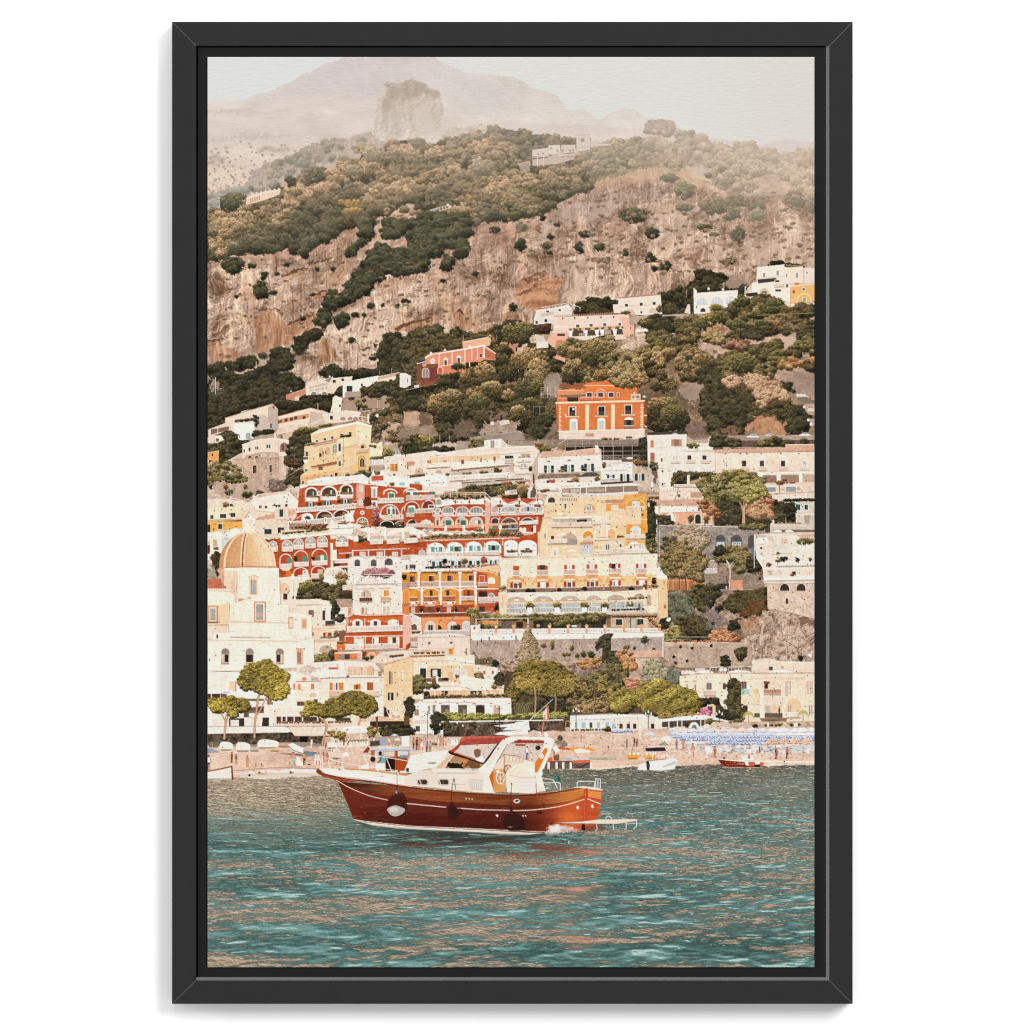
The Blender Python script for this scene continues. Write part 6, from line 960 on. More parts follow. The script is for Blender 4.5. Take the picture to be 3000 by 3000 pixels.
B("1345,90 1480,80 1932,70 1932,540 1440,545 1430,400 1370,310",(226,210,194));edge("1430,520 1932,515",8);poly("1345,85 1470,75 1480,170 1370,175",(216,202,188));Q(1365,90,100,20,(190,176,162));poly("1370,115 1470,112 1480,165 1372,168",(236,226,214));win(1404,202,20,20);ell(1418,266,13,10,(170,160,150));arch(1600,110,70,60,(220,196,176),(240,226,212),4);Q(1480,98,44,40,(206,188,172));N("1480,72 1932,68",6,(240,228,214));Q(1525,190,150,36,(214,208,200));arch(1520,185,150,40,(214,206,198),WH,3,.1);R(1700,212,1932,170,34,(238,226,214),(214,198,184),10);G(1830,145,80,34,1);poly("1750,90 1932,75 1932,110 1800,120",(200,170,146));Q(1512,262,140,12,(226,212,198));poly("1640,230 1932,200 1932,340 1560,345",(230,214,198));N("1512,272 1700,262",4,(170,146,126));R(1555,345,1932,338,34,(240,228,214),(206,184,164),8)
bush(1625,315,40,22,VB,r=8);mast(1573,255,325,7,(170,140,112));G(1573,255,14,10,1);G(1755,320,16,20,0);G(1875,315,14,16,1);fl(1550,330,1600,328,4,1,10);G(1483,365,20,18,3);Q(1430,400,500,8,(240,228,216),-.01);win(1684,432,56,34,(206,194,182));Q(1706,432,34,34,(78,66,60));poly("1465,425 1500,418 1530,468 1480,470",(206,190,176));fl(1690,465,1720,460,3,3,8);R(1440,485,1932,475,32,(240,230,218),(222,206,192),10);mast(1350,100,400,6,WH);N("1350,200 1440,420 1440,520",6)
B("1500,-20 1932,-20 1932,70 1500,62",(206,190,176));Q(1530,38,400,24,(130,112,100));[arch(x,38,80,24,(230,218,206),None,0,.2) for x in (1530,1640)];Q(1452,-30,46,96,(84,76,66));L("1210,-10 1450,-10 1440,30 1230,25",9,VN,VG,1.0)
# right end of the white hotel
B("0,275 435,262 440,280 430,400 530,480 535,860 460,880 440,960 0,960",(238,218,198));[Q(0 + i * 14,266 + -i * .2,7,10,(200,160,130)) for i in range(31)];B("0,480 430,460 430,620 0,630",(236,196,142));B("430,480 528,480 535,860 455,880 440,600",(234,196,146));poly("430,470 455,450 470,430 475,410 482,430 495,452 528,478 528,500 430,498",(240,228,216));ell(450,410,18,18,(226,218,208));edge("425,498 530,498",8)
for x in (-10,235): Q(x,358,98,90,(196,84,46));Q(x + 24,352,50,92,(226,222,216));Q(x + 46,352,4,92,(140,130,124));R(x,402,x + 100,400,44,(216,190,176),(170,134,120),7);Q(x - 14,446,124,8,(240,220,198));Q(x - 10,344,116,8,(240,222,200));poly([(x,456),(x + 100,454),(x + 84,476),(x + 14,478)],(210,156,106))
Q(8,360,34,46,(76,62,58));
for x in (-15,236): ell(x + 54,525,90,55,(222,164,98),.7,a0=180,a1=360);Q(x,518,106,92,(176,76,48));Q(x + 26,514,56,96,(232,222,212));Q(x - 2,486,110,12,(240,224,204))
Q(22,530,14,76,(110,104,102));R(0,570,300,562,42,(166,136,116),(100,80,70),9);G(190,592,26,16,2);G(405,520,20,34,2);G(320,565,20,18,3);Q(350,560,85,30,(170,134,110));Q(490,518,18,40,(222,150,100));Q(497,745,22,36,(190,110,74));fl(390,560,430,570,4,3,12)
B("0,625 440,600 445,900 340,900 0,830",(238,212,184));N("0,630 300,610 445,602",8);arch(-40,650,170,50,(190,170,154),WH,8,.28);arch(215,640,100,50,(180,156,138),WH,7,.35);Q(0,712,305,90,(178,182,176));N("0,700 310,680",9,(196,146,112));arch(336,650,42,106,(196,166,140),(236,208,176),5,.5);Q(0,706,305,12,(232,200,164));[Q(x,715,5,90,(220,214,204)) for x in (48,130,215,290)];Q(158,752,44,52,(240,232,222));G(178,738,34,24,1);poly("170,740 178,690 190,740",(226,220,206));Q(258,736,14,60,(110,60,54));fl(0,795,300,785,14,2,8);N("0,760 330,752",3,(130,110,96));fl(150,685,330,675,9,3,9)
poly("0,805 340,795 345,830 0,835",(204,190,178));B("0,830 440,820 440,970 0,970",(196,168,142),tx=5);fl(0,850,420,850,26,3,14);[win(x,880,58,56,(56,66,66),(226,200,176),5) for x in (46,246)];B("150,870 240,870 240,960 150,960",(186,168,150),tx=5);N("182,860 184,960",7,(90,80,56));[N([(350 + i * 20,860),(380 + i * 12,960)],5,(176,120,84),sm=True) for i in range(6)];fl(340,870,450,950,9,3,14);Q(310,870,36,90,(226,190,156))
R(-10,972,440,968,36,(240,230,218),(176,142,122),9);[(Q(x - 14,960,28,46,(220,162,130)),ell(x,940,16,13,(228,170,100))) for x in (122,288,456)];N("-10,1008 490,1000",8,(236,220,204));B("30,1012 500,1008 500,1062 0,1065",(234,222,208));B("0,1062 500,1050 500,1170 60,1180 0,1180",(176,160,150),tx=6);G(318,1078,38,32,0);G(145,1145,26,24,1);G(218,1150,12,16,0);G(402,1158,12,12,1);ell(196,1100,10,12,(206,196,186));B("60,1180 480,1172 500,1240 140,1240",(206,168,142),tx=6)
for x in (540,545): ell(x,885,16,22,(226,218,208),rot=40)
B("500,1100 940,1098 1280,1110 1320,1200 1320,1330 1100,1340 640,1340 500,1260",(186,162,142),tx=6);B("495,1098 940,1096 940,1140 495,1140",(196,172,150),tx=4);N("495,1100 945,1096 1270,1108",7,(214,194,174));Q(480,1040,18,200,(206,192,178))
for _ in range(160): x,y = RNG.uniform(510,1290),RNG.uniform(1145,1320);ell(x,y,RNG.uniform(3,9),RNG.uniform(2,5),[(214,192,172),(140,116,98)][int(RNG.integers(2))],.6)
L("1045,1240 1070,1225 1105,1250 1105,1320 1070,1325 1042,1300",11,VB,None,1.5);L("1175,1190 1220,1155 1265,1160 1255,1220 1225,1270 1180,1230",11,V1,None,1.3);[G(x,y,12,11,2) for x,y in ((765,1155),(716,1275),(650,1140),(590,1235),(605,1290),(940,1130))];fl(520,1085,930,1085,9,3,9);[Q(x,1080,w_,16,(206,124,90)) for x,w_ in ((560,20),(648,40),(764,44),(840,18),(892,40))];N("510,1050 900,1050",3,(190,180,166));N("510,1075 700,1072",3,(190,180,166))
poly("1280,1110 1400,1140 1600,1160 1932,1160 1932,1290 1560,1280 1320,1280",ROK,.6,rough=3);bush(1785,1250,26,26,VB);poly("1850,1215 1870,1205 1895,1225 1880,1245",(240,232,224))
# ---- left: orange row, white house, church
T(600,1540,600)
B("28,0 360,0 500,70 760,10 1160,60 1160,140 28,330",(230,208,188));B("28,-40 350,-40 350,20 28,60",(232,176,84));Q(28,-10,26,70,(66,62,54));win(128,-15,38,46,(70,66,56),WH,6);R(110,60,340,30,14,(240,228,214),(220,204,188),14);B("28,70 140,60 300,20 350,60 240,160 28,330",(236,220,204));N("150,65 240,50",6,(210,160,124));ell(85,36,8,12,(150,96,60));arch(164,108,78,100,(188,196,196),WH,6,.35);[Q(x,140,6,68,WH) for x in (190,218)];Q(164,138,78,6,WH);arch(82,135,40,100,(200,170,142),(238,222,204),5);arch(28,145,26,100,(206,176,150),(238,222,204),5);Q(28,185,22,80,(96,54,44));fl(85,215,130,210,4,3,12);R(60,235,200,225,30,(236,222,206),(214,194,176),9);Q(40,290,50,60,(214,200,186));Q(75,290,14,40,(70,60,54));L("90,250 140,260 160,300 150,420 110,490 50,490 30,420 80,400",13,VB,V1,1.3);B("28,400 90,380 120,490 28,500",(220,206,190),a=.6)
B("360,0 760,-20 790,110 620,110 540,80",(226,204,184));win(565,32,66,48,(56,70,62),(232,214,196),4);win(690,18,60,48,(78,62,54),(232,214,196),4);poly("575,125 640,115 710,112 700,135 590,145",(150,86,50),tx=6,rough=1.5)
B("600,145 720,128 1180,80 1190,130 1380,90 1932,150 1932,330 1190,440 1000,500 690,490",(192,92,48),tx=4);B("710,80 1190,60 1400,40 1932,90 1932,150 1390,135 1200,80 720,130",(236,222,206));N("715,130 1190,82 1400,85",8,(240,226,210));poly("720,40 840,60 1160,40 1165,70 720,90",(222,196,168));fl(730,70,1160,30,22,1,8);[N([(x + 20 + j * 12,40),(x + 60,-10 + abs(j) * 6),(x + 130,30)],5,(240,226,212),sm=True) for x in (800,960) for j in (0,1)];Q(800,-20,330,60,(120,72,50),a=.55);fl(840,10,1120,0,9,3,15)
B("1180,-10 1400,-15 1400,80 1190,80",(238,226,212));R(1200,0,1400,-8,24,(240,230,218),(224,210,196),9)
def fan(x,y,w_,h_):
    arch(x,y,w_,h_,(166,160,150),(240,228,214),6,.5);cx,cy = x + w_ / 2,y + w_ * .46
    for a_ in (.5,1.04,1.57,2.1,2.64): N([(cx,cy),(cx + math.cos(a_) * w_ * .48,cy - math.sin(a_) * w_ * .44)],4,WH)
    for q in (.3,.5,.7): Q(x + w_ * q,cy,4,h_ * .5,WH)
    R(x - 3,y + h_ * .62,x + w_ + 3,y + h_ * .6,h_ * .42,(226,212,200),(186,168,154),8)
fan(612,150,70,92);fan(735,140,90,100);fan(842,125,86,96);fan(954,110,88,100);fan(1066,100,90,100);fan(1242,94,108,100)
for x,y,w_ in ((716,272,100),(850,240,118),(1018,224,130)): arch(x,y,w_,130,(192,84,46),WH,9,.5);arch(x + 10,y + 8,w_ - 4,120,(190,90,46),None,0,.5)
Q(775,308,40,48,(82,150,132));Q(920,290,46,54,(82,148,130));Q(1065,278,88,50,(82,148,130));Q(1092,276,34,54,(226,202,186));fl(850,290,860,330,4,2,12);fl(1015,290,1025,320,3,2,10)
for x0,y0,x1,y1 in ((714,365,820,358),(845,346,980,342),(1012,334,1158,328)): R(x0,y0,x1,y1,42,(226,212,200),(180,162,148),7)
poly("714,405 820,400 790,425 740,425",(226,206,190));Q(770,430,44,60,(222,130,50));arch(845,400,125,100,(184,76,42),WH,9,.4);arch(1012,385,120,110,(184,76,42),WH,9,.4);Q(925,420,50,70,(226,212,198));Q(950,425,6,60,(200,120,70));Q(1065,410,50,60,(214,180,156));R(1005,455,1080,455,40,(226,210,196),(180,160,146),8);R(880,470,990,462,28,(226,210,196),(180,160,146),8)
B("1185,160 1210,165 1215,430 1160,450 1190,380",(232,214,198));B("1205,230 1245,225 1250,330 1200,330",(236,220,206));R(1225,318,1370,312,38,(228,214,202),(184,166,152),8);Q(1330,265,34,44,(90,70,60));N("1270,262 1390,255",7);poly("1255,380 1350,378 1350,395 1250,398",(226,214,200));Q(1250,400,100,50,(84,76,68));poly("1310,448 1325,405 1345,448",(224,218,210));fl(1225,365,1260,368,3,2,9);B("1150,400 1260,380 1350,450 1350,560 1120,560 1120,460",(228,214,200));[B([(1150 + i * 14,448 - i * 16),(1270,448 - i * 16),(1270,432 - i * 16),(1150 + i * 14,432 - i * 16)],(238,226,212)) for i in range(3)]
# terrace awnings over the red band
poly("1400,30 1540,20 1700,60 1720,40 1860,50 1932,20 1932,140 1440,150 1400,140",(206,180,158),tx=4);poly("1440,40 1540,10 1700,60 1700,100 1560,70",(236,218,200));poly("1720,60 1860,10 1932,30 1932,60 1860,60 1720,100",(236,218,200));poly("1420,100 1500,80 1560,130 1450,150",(104,80,62),tx=8,rough=2);fl(1430,140,1530,125,6,0,16);[poly([(x - 70,96),(x - 30,74),(x + 30,70),(x + 70,92)],(222,204,188)) for x in (1630,1790)];[Q(x,y,26,90,(240,230,218)) for x,y in ((1535,50),(1690,40),(1858,30))];[poly([(x - 9,y),(x,y - 22),(x + 9,y)],(240,230,218)) for x,y in ((1548,50),(1703,40),(1871,30))]
B("1405,90 1450,100 1450,150 1405,150",(232,216,202));[R(x,y,x + 120,y - 8,44,(226,212,200),(190,172,158),8) for x,y in ((1560,134),(1718,130),(1880,124))];poly("1690,0 1900,0 1880,20 1720,24",(60,58,44))
# annex of the red hotel
poly("1390,235 1932,210 1932,330 1390,300",(182,84,46));[Q(x,230,12,100,(236,222,208)) for x in (1390,1540,1690,1850)];N("1390,235 1932,215",8);[win(x,250,50,44,(196,190,184),(236,214,196),4) for x in (1465,1625,1770)]
B("1350,310 1390,290 1850,290 1932,310 1932,560 1350,560",(228,216,204));[ell(x,306,w_,22,(232,220,208),a0=180,a1=360) for x,w_ in ((1440,60),(1595,75),(1755,85))];N("1355,312 1400,290 1480,290 1520,310 1590,286 1660,308 1760,286 1850,300",6,(196,150,124),sm=True)
for x,w_ in ((1414,52),(1568,52),(1698,76)): arch(x,318 if x < 1600 else 308,w_,64,(96,96,92),(214,202,190),4,.5)
R(1855,282,1932,278,30,(206,190,176),(160,144,130),8);Q(1885,368,47,46,(206,198,188));Q(1900,370,12,44,(84,70,62));
B("700,490 860,480 1000,495 1000,520 1060,540 890,690 890,700 720,720",(232,212,192));edge("690,500 830,482 1000,495 1010,520",7);poly("810,500 820,455 835,452 842,470 860,500",WH);arch(712,545,80,100,(232,196,158),(210,168,130),4,.5);ell(770,598,8,12,(176,120,84));Q(742,642,40,54,(80,66,58));N("835,520 840,690",5,(206,170,150));win(828,665,16,26,(130,90,70),None)
L("890,600 940,540 1020,530 1100,560 1290,570 1290,640 1300,700 1240,720 1180,690 1060,680 900,690",15,V1,VN,1.5);G(1000,560,70,36,1);G(930,590,40,40,1);G(1100,500,20,50,1);G(1290,480,60,40,3);G(1290,530,50,36,1);L("1290,640 1390,620 1390,720 1300,740",12,VB,None,1.3);poly("1240,620 1400,610 1400,640 1250,632",(110,72,58));poly("1300,560 1390,555 1390,600 1300,610",(214,196,180));poly("1010,510 1100,505 1080,530 1020,535",(60,54,46))
B("720,700 1060,690 1230,720 1250,780 1350,760 1350,860 1100,900 1000,980 790,820 720,760",(228,208,190));N("725,725 870,722",6,(240,226,212));Q(1005,705,80,30,(226,208,190));poly("1230,690 1390,690 1390,770 1250,760",(180,150,126),tx=6);G(1215,730,30,30,2);arch(1352,770,34,80,(198,156,118),(232,214,194),5);poly("870,750 1110,740 1110,960 1000,980 1000,840 880,820",(232,212,192));N("870,752 1110,745",6,(170,136,112));Q(980,796,50,64,(140,108,86));poly("1110,740 1220,770 1310,830 1340,920 1110,930",(226,212,200));Q(1112,800,26,90,(74,66,60));Q(1190,800,44,90,(66,62,54));Q(1138,815,30,60,(226,212,200));R(1140,895,1230,890,42,(96,86,80),(60,54,50),8);L("1240,860 1300,840 1310,890 1240,900",9,V1,None,1.1);ell(1070,932,13,11,(190,170,154));N("1150,780 1330,830",5,(240,230,218));L("1210,780 1250,740 1260,820 1220,830",11,VB,None,1.0)
B("1000,965 1260,940 1340,920 1320,1040 1250,1100 1030,1110 1000,1030",(230,206,180));N("1010,975 1270,968",5,(206,160,124));Q(1118,1008,78,50,(150,84,54));Q(1140,1008,24,50,(214,170,130));Q(1015,1005,16,34,(196,110,70));fl(1080,1060,1240,1050,10,3,12);G(1240,1020,24,34,3);R(1030,1068,1245,1062,34,(226,200,170),(176,142,112),10);Q(1270,990,60,100,(110,70,60),a=.8)
B("1030,1105 1250,1095 1250,1180 1180,1220 1030,1240",(230,208,186));arch(1080,1125,140,70,(196,172,148),(238,222,206),7,.4);ell(1157,1145,14,12,(150,130,116));Q(1110,1195,50,26,(150,120,96));L("1030,1240 1100,1215 1180,1220 1230,1190 1230,1250 1160,1290 1040,1280",12,VN,TG,1.3);L("1180,1200 1230,1180 1230,1250 1190,1250",11,V1,None,1.3)
# white guest house
B("1395,520 1820,500 1865,430 1865,840 1395,840",(230,216,202));B("1820,430 1865,440 1865,560 1820,560",(236,224,212));L("1480,450 1580,410 1700,420 1790,440 1780,465 1600,465 1490,465",12,rp((120,70,76),(166,104,108),(206,156,150)),None,1.5);Q(1500,455,300,8,WH);[N([(x,500),(x + 30,462)],4,(150,110,90)) for x in (1540,1570,1600,1620)];arch(1672,478,80,40,(80,74,70),WH,4);arch(1466,485,46,30,(190,176,160),WH,3)
R(1420,508,1810,500,40,(236,222,208),(196,178,162),10,posts=5);N("1395,560 1865,545",6,(206,180,160));N("1440,598 1600,594",6,(190,140,110));N("1645,592 1770,588",6,(190,140,110));arch(1484,612,80,76,(196,176,158),(210,140,66),4,.4);Q(1518,620,4,70,WH);Q(1500,625,10,60,(140,110,90));R(1460,676,1582,674,38,(120,96,80),(80,60,50),8);win(1690,608,48,98,(224,150,44),(238,222,206),4);R(1662,666,1752,664,42,(222,190,140),(160,120,80),12);win(1482,776,46,54,(206,190,174),(196,146,100),3);Q(1482,776,20,54,(196,140,90));win(1690,768,50,60,(214,196,178),(200,160,124),3);ell(1757,586,8,9,WH);ell(1822,575,6,9,WH)
B("1865,590 1932,585 1932,840 1865,840",(224,132,66));arch(1868,605,60,130,(228,150,66),(240,206,170),4,.4);R(1862,540,1932,536,36,(190,160,146),(140,110,96),7);B("1862,440 1932,440 1932,540 1862,540",(222,150,56));bush(1880,480,18,30,VB);Q(1885,730,46,16,(160,130,110))
# terracotta house, two floors
B("1345,870 1400,830 1450,840 1870,830 1932,850 1932,1170 1250,1170 1250,1120 1330,1040",(196,96,48),tx=4);B("1870,840 1932,850 1932,1100 1875,1090",(228,176,158));N("1345,862 1400,835 1520,845 1870,835 1925,850",9);Q(1350,876,520,40,(214,116,46),-.04);[Q(x,872,6,120,WH) for x in (1348,1508,1870)]
for x,op in ((1392,1),(1560,1),(1728,0)): poly([(x,900),(x + 20,886),(x + 50,880),(x + 82,886),(x + 102,900),(x + 102,975),(x,975)],(232,218,204));(Q(x + 34,900,34,50,(96,76,70)) if op else None);Q(x + 26,890,4,80,(206,190,176));Q(x + 74,890,4,80,(206,190,176))
[ell(x,902,7,9,(240,216,180)) for x in (1378,1545,1708)];R(1340,950,1870,938,48,(226,210,198),(190,160,146),8);N("1335,1002 1875,988",9);Q(1320,1040,550,8,WH,-.01);[Q(x,1045,6,100,WH) for x in (1322,1500,1515,1870)]
for x,w_ in ((1408,90),(1580,60),(1728,110)): Q(x,1048,w_,90,(232,216,202))
Q(1590,1060,10,60,(110,80,66));Q(1770,1052,36,60,(110,70,58));poly("1410,1068 1450,1050 1490,1068",(210,160,120));R(1325,1120,1505,1118,46,(230,216,204),(190,164,148),9);R(1515,1118,1835,1108,46,(226,206,192),(170,130,112),9);N("1320,1172 1870,1160",7);fl(1250,1100,1320,1098,4,3,8);B("1250,1120 1318,1115 1318,1170 1250,1175",(222,122,56));ell(1288,1160,6,8,WH)
B("1225,1190 1470,1180 1640,1190 1640,1250 1225,1265",(222,132,78));poly("1220,1200 1470,1180 1480,1195 1440,1205 1225,1205",(232,216,202));Q(1272,1212,98,46,(90,80,74));Q(1272,1212,50,46,(150,140,130));Q(1440,1195,44,66,(206,180,160));arch(1540,1195,70,65,(222,170,130),WH,5,.5);Q(1562,1225,34,36,(90,76,70));Q(1480,1190,6,70,WH);poly("1485,1190 1530,1190 1510,1250 1485,1250",(120,66,44));G(1520,1250,34,14,0);B("1620,1230 1680,1190 1932,1180 1932,1270 1650,1300 1560,1280",(226,204,188));fl(1740,1230,1880,1215,9,3,8);N("1620,1220 1932,1165",5,(236,220,204))
# pink wing of the next sheet
T(1190,1440,600)
B("-30,1170 48,1200 48,1380 20,1470 -30,1490",(230,180,162));poly("0,1450 40,1420 40,1470 0,1500",(170,80,50));Q(45,1375,60,90,(190,150,130));R(45,1420,110,1420,40,(214,200,188),(180,164,150),10)
B("110,1365 200,1350 380,1340 500,1350 600,1370 605,1580 400,1600 110,1600",(230,206,190));N("112,1370 200,1352 380,1342 500,1350 600,1368",8,(242,230,218),sm=True);N("115,1378 590,1370",4,(170,136,118));[ell(x,y,15,12,(150,124,108)) for x,y in ((218,1430),(425,1426))];[ell(x,y,7,6,(90,76,70)) for x,y in ((218,1430),(425,1426))];Q(396,1475,52,82,(238,206,160));Q(402,1482,40,52,(226,156,44));Q(420,1482,4,52,(180,110,30));Q(560,1480,16,96,(170,120,96));N("600,1370 610,1560",6,(190,170,154))
B("30,1500 380,1480 395,1560 40,1580",(226,196,172));fl(50,1555,360,1545,20,3,8);[Q(55 + i * 40,1553,34,10,(222,150,96)) for i in range(8)];N("30,1478 380,1495 380,1560",5,WH);N("35,1478 35,1560",5,WH);N("35,1530 380,1525",5,WH);Q(140,1490,100,40,(206,150,116),a=.5);fl(60,1520,350,1515,12,3,6)
B("-30,1570 640,1540 650,1640 860,1660 930,1760 940,1960 -30,1960",(236,212,188));poly("390,1560 460,1555 640,1600 640,1640 400,1620",(238,224,210));N("-20,1605 400,1595 640,1625",7,(206,176,150));B("120,1650 620,1640 640,1790 130,1800",(238,198,154));win(132,1668,56,112,(52,58,54),(240,224,208),7);Q(232,1670,96,110,(58,62,56));Q(248,1680,46,60,(214,208,200));poly("115,1655 195,1640 205,1665 120,1665",(242,230,216));arch(455,1655,112,100,(212,204,196),(242,228,212),6,.5);[Q(x,1665,4,90,WH) for x in (482,510,540)];Q(390,1700,50,80,(206,160,120),a=.5);ell(428,1655,6,10,(176,100,60));Q(38,1735,34,50,(196,140,100));R(190,1758,400,1752,34,(110,92,82),(150,120,100),12);ell(370,1768,34,12,(60,52,48))
B("690,1690 850,1680 860,1790 800,1800 700,1760",(230,214,198));Q(728,1692,22,28,(180,96,60));Q(810,1690,16,30,(120,84,66));N("640,1640 720,1640 850,1665",7,(240,226,210));N("820,1660 860,1680 900,1780 930,1870 935,1960",9,(232,220,208),sm=True);L("840,1740 880,1720 915,1760 900,1830 850,1820",12,VB,None,1.4);L("650,1730 700,1710 720,1760 660,1770",10,VG,None,1.0);G(480,1740,22,12,3)
R(510,1740,800,1780,40,(242,228,212),(222,204,186),12,posts=3);B("510,1780 800,1790 800,1850 510,1850",(240,222,204));Q(530,1730,40,50,(240,228,216));B("280,1740 305,1740 300,1820 280,1820",(240,226,212));B("130,1800 510,1790 510,1830 130,1840",(236,214,192))
poly("180,1850 560,1840 570,1855 860,1850 900,1830 890,1870 600,1880 200,1880 120,1860",(242,226,210));N("520,1845 620,1865",4,(190,150,124));B("160,1878 900,1870 900,1960 160,1960",(232,180,130));arch(165,1880,60,80,(70,60,54),(240,216,190),7,.5);[win(x,1880,w_,80,(90,72,62),WH,5) for x,w_ in ((330,66),(605,60),(672,40))];Q(350,1885,14,70,(200,150,110));[Q(x,1870,7,90,WH) for x in (430,500,735,795,880)];N("560,1840 600,1870",3,(150,110,90));poly("800,1820 890,1835 920,1860 800,1860",(206,160,130));G(830,1840,26,18,1)
L("60,1800 110,1740 150,1760 190,1800 270,1830 260,1760 290,1840 180,1850 150,1890 90,1900 50,1860",13,VN,TG,1.4);G(255,1790,20,50,3)
T(600,1540,600)
# church: dome, drum, nave
CH = (240,222,206);CHs = (228,200,174)
poly("345,80 360,40 380,0 395,-60 410,-110 440,-120 465,-60 475,0 480,60",(240,222,204));Q(385,10,90,60,(238,216,194));Q(415,-60,34,60,(226,206,186));N("345,75 480,62",8,WH)
t_ = np.linspace(math.pi,0,30);dp = [(405 + math.cos(v) * 268,392 - (math.sin(v) ** .92) * 322) for v in t_] + [(672,400),(137,412)]
dt = np.zeros((H,W,3),np.float32);ux = (XX / SC + CX0 - 600) / .3106;uy = (YY / SC + CY0 - 1540) / .3106
ph = np.clip((ux - 405) / (268 * np.sqrt(np.clip(1 - ((392 - uy) / 322) ** 2,.02,1)) + 1),-1,1);lon = np.arcsin(ph)
dt = ramp3(np.clip(.5 + ph * .42,0,1),(190,138,88),(210,160,108),(220,178,128),(232,204,164),(238,216,184))
sc_ = (np.sin(lon * 46) * np.sin(uy * .36 + np.floor(lon * 14.6) * 0));dt += (sc_ * 9)[...,None] + (np.sin(uy * .55) * 5)[...,None]
poly(dp,dt)
def rib(k,w_,dark):
    P = []
    for i in range(13):
        y = 392 - i / 12 * 318;r = 268 * math.sqrt(max(1 - ((392 - y) / 330) ** 2,0));P.append((405 + math.sin(k) * r,y))
    N(P,w_,(236,206,170))
    if dark:
        for i in range(30): 
            t = (i + .5) / 30;j = t * 12;a_ = int(j);f_ = j - a_;q = (P[a_][0] + (P[min(a_ + 1,12)][0] - P[a_][0]) * f_,P[a_][1] + (P[min(a_ + 1,12)][1] - P[a_][1]) * f_);w2 = w_ * (1 - t * .35)
            poly([(q[0],q[1] - 6),(q[0] + w2 * .3,q[1]),(q[0],q[1] + 6),(q[0] - w2 * .3,q[1])],(150,70,44))
    for s_ in (-.5,.5): N([(p_[0] + s_ * w_,p_[1]) for p_ in P],3,(206,150,104),.7)
rib(-.18,46,True);rib(.62,26,False);rib(-.95,20,False);rib(1.15,12,False)

poly("120,410 150,398 300,388 640,386 700,400 700,430 600,440 330,440 200,450 130,440",(232,206,180));N("125,412 300,385 680,388",9,(196,140,104),sm=True);[Q(200 + i * 17,390,8,8,(170,110,80)) for i in range(28)];poly("305,395 600,390 590,435 340,435",(224,192,160));[Q(x,405,20,24,(206,166,130)) for x in (325,355,545,575)];poly("120,415 190,400 180,520 150,500",(216,166,122),.8)
B("185,400 700,400 715,735 680,745 300,720 270,700 185,560",CH,tx=1.5);B("185,420 310,430 300,720 250,700 190,560",(232,204,176),tx=4);N("330,440 335,660",5,(228,204,180));[Q(x,440,34,230,(242,224,206)) for x in (345,545)];poly("415,485 465,462 518,485 510,500 422,500",(232,204,176));N("415,487 465,465 515,487",5,(206,166,134));Q(422,500,80,155,(230,196,162));Q(436,515,54,130,(200,146,108));Q(442,526,42,112,(170,172,172));Q(300,560,4,60,(150,120,100))
for i in range(9): ell(255 + RNG.uniform(-22,26),540 + i * 12,14,8,(206,176,148),.5,rough=2)
roof("28,500 150,500 175,550 228,620 28,615",30,500,150,500,(30,112),12,(206,124,92),(164,84,62));[ell(36 + i * 17,604,8,14,(240,218,196)) for i in range(12)]
B("28,616 228,620 290,660 290,740 28,760",CH,tx=1.5);B("28,750 150,750 230,720 240,930 28,940",(236,206,168),tx=1.5);Q(34,754,96,166,(206,150,112));Q(46,768,66,134,(240,218,192));Q(54,780,50,114,(166,168,164));Q(34,905,96,16,(160,110,86))
poly("315,690 430,678 470,690 460,700 330,722",(206,150,110),.8,rough=1.5)
t_ = np.linspace(0,1,20);B([(240,740),(330,725)] + [(380 + 300 * v,715 - 34 * math.sin(math.pi * (.12 + v * .76)) + 26 * v) for v in t_] + [(720,750),(795,755),(795,920),(235,910)],(241,222,204),tx=1.5);N([(270,732),(330,722)] + [(380 + 300 * v,712 - 34 * math.sin(math.pi * (.12 + v * .76)) + 26 * v) for v in t_] + [(720,748),(795,752)],6,(246,232,216));N("720,760 720,910",4,(226,200,176));N("272,735 272,900",3,(228,204,180))
Q(466,716,114,192,(206,148,112));Q(476,728,92,168,(240,216,192));Q(486,740,66,148,(164,160,154));Q(486,820,66,50,(184,170,158))
B("228,905 795,912 880,920 1005,935 1005,1050 1030,1060 880,1090 28,1080 28,960 228,960",(241,224,208),tx=1.5);[ell(240 + i * 16.5,907 + i * .35,7,4,(206,150,110)) for i in range(34)];B("28,935 225,940 228,1000 28,1000",(234,208,184));N("28,940 225,945 228,975",5,(206,166,134));B("28,990 70,990 70,1065 28,1065",(238,208,196));ell(120,1045,10,20,(120,64,44))
N("430,1022 610,1026",3,(206,180,160));R(240,1020,620,1025,26,(240,222,206),(234,212,192),12)
B("795,820 870,815 1015,845 1005,870 1010,940 1010,1060 880,1070 795,1000",(241,224,208),tx=1.5);N("790,812 880,818 1015,848",7,(232,206,180));Q(790,862,46,108,(214,160,120));Q(800,875,30,86,(238,214,188));Q(912,872,56,104,(226,190,154));Q(924,886,30,76,(214,160,112));N("872,840 880,1060",3,(228,200,176));ell(792,915,9,12,(222,176,140))
B("28,1080 880,1090 1030,1060 1032,1330 28,1380",(240,223,208),tx=1.5);N("28,1078 560,1085 880,1090",5,(206,160,126));[Q(40 + i * 22,1080,12,5,(236,216,196)) for i in range(38)];N("28,1370 870,1372",4,(216,180,150));N("870,1060 870,1330",3,(222,194,168));N("560,1095 560,1330",3,(230,208,188));ell(560,1100,14,5,(216,180,150))
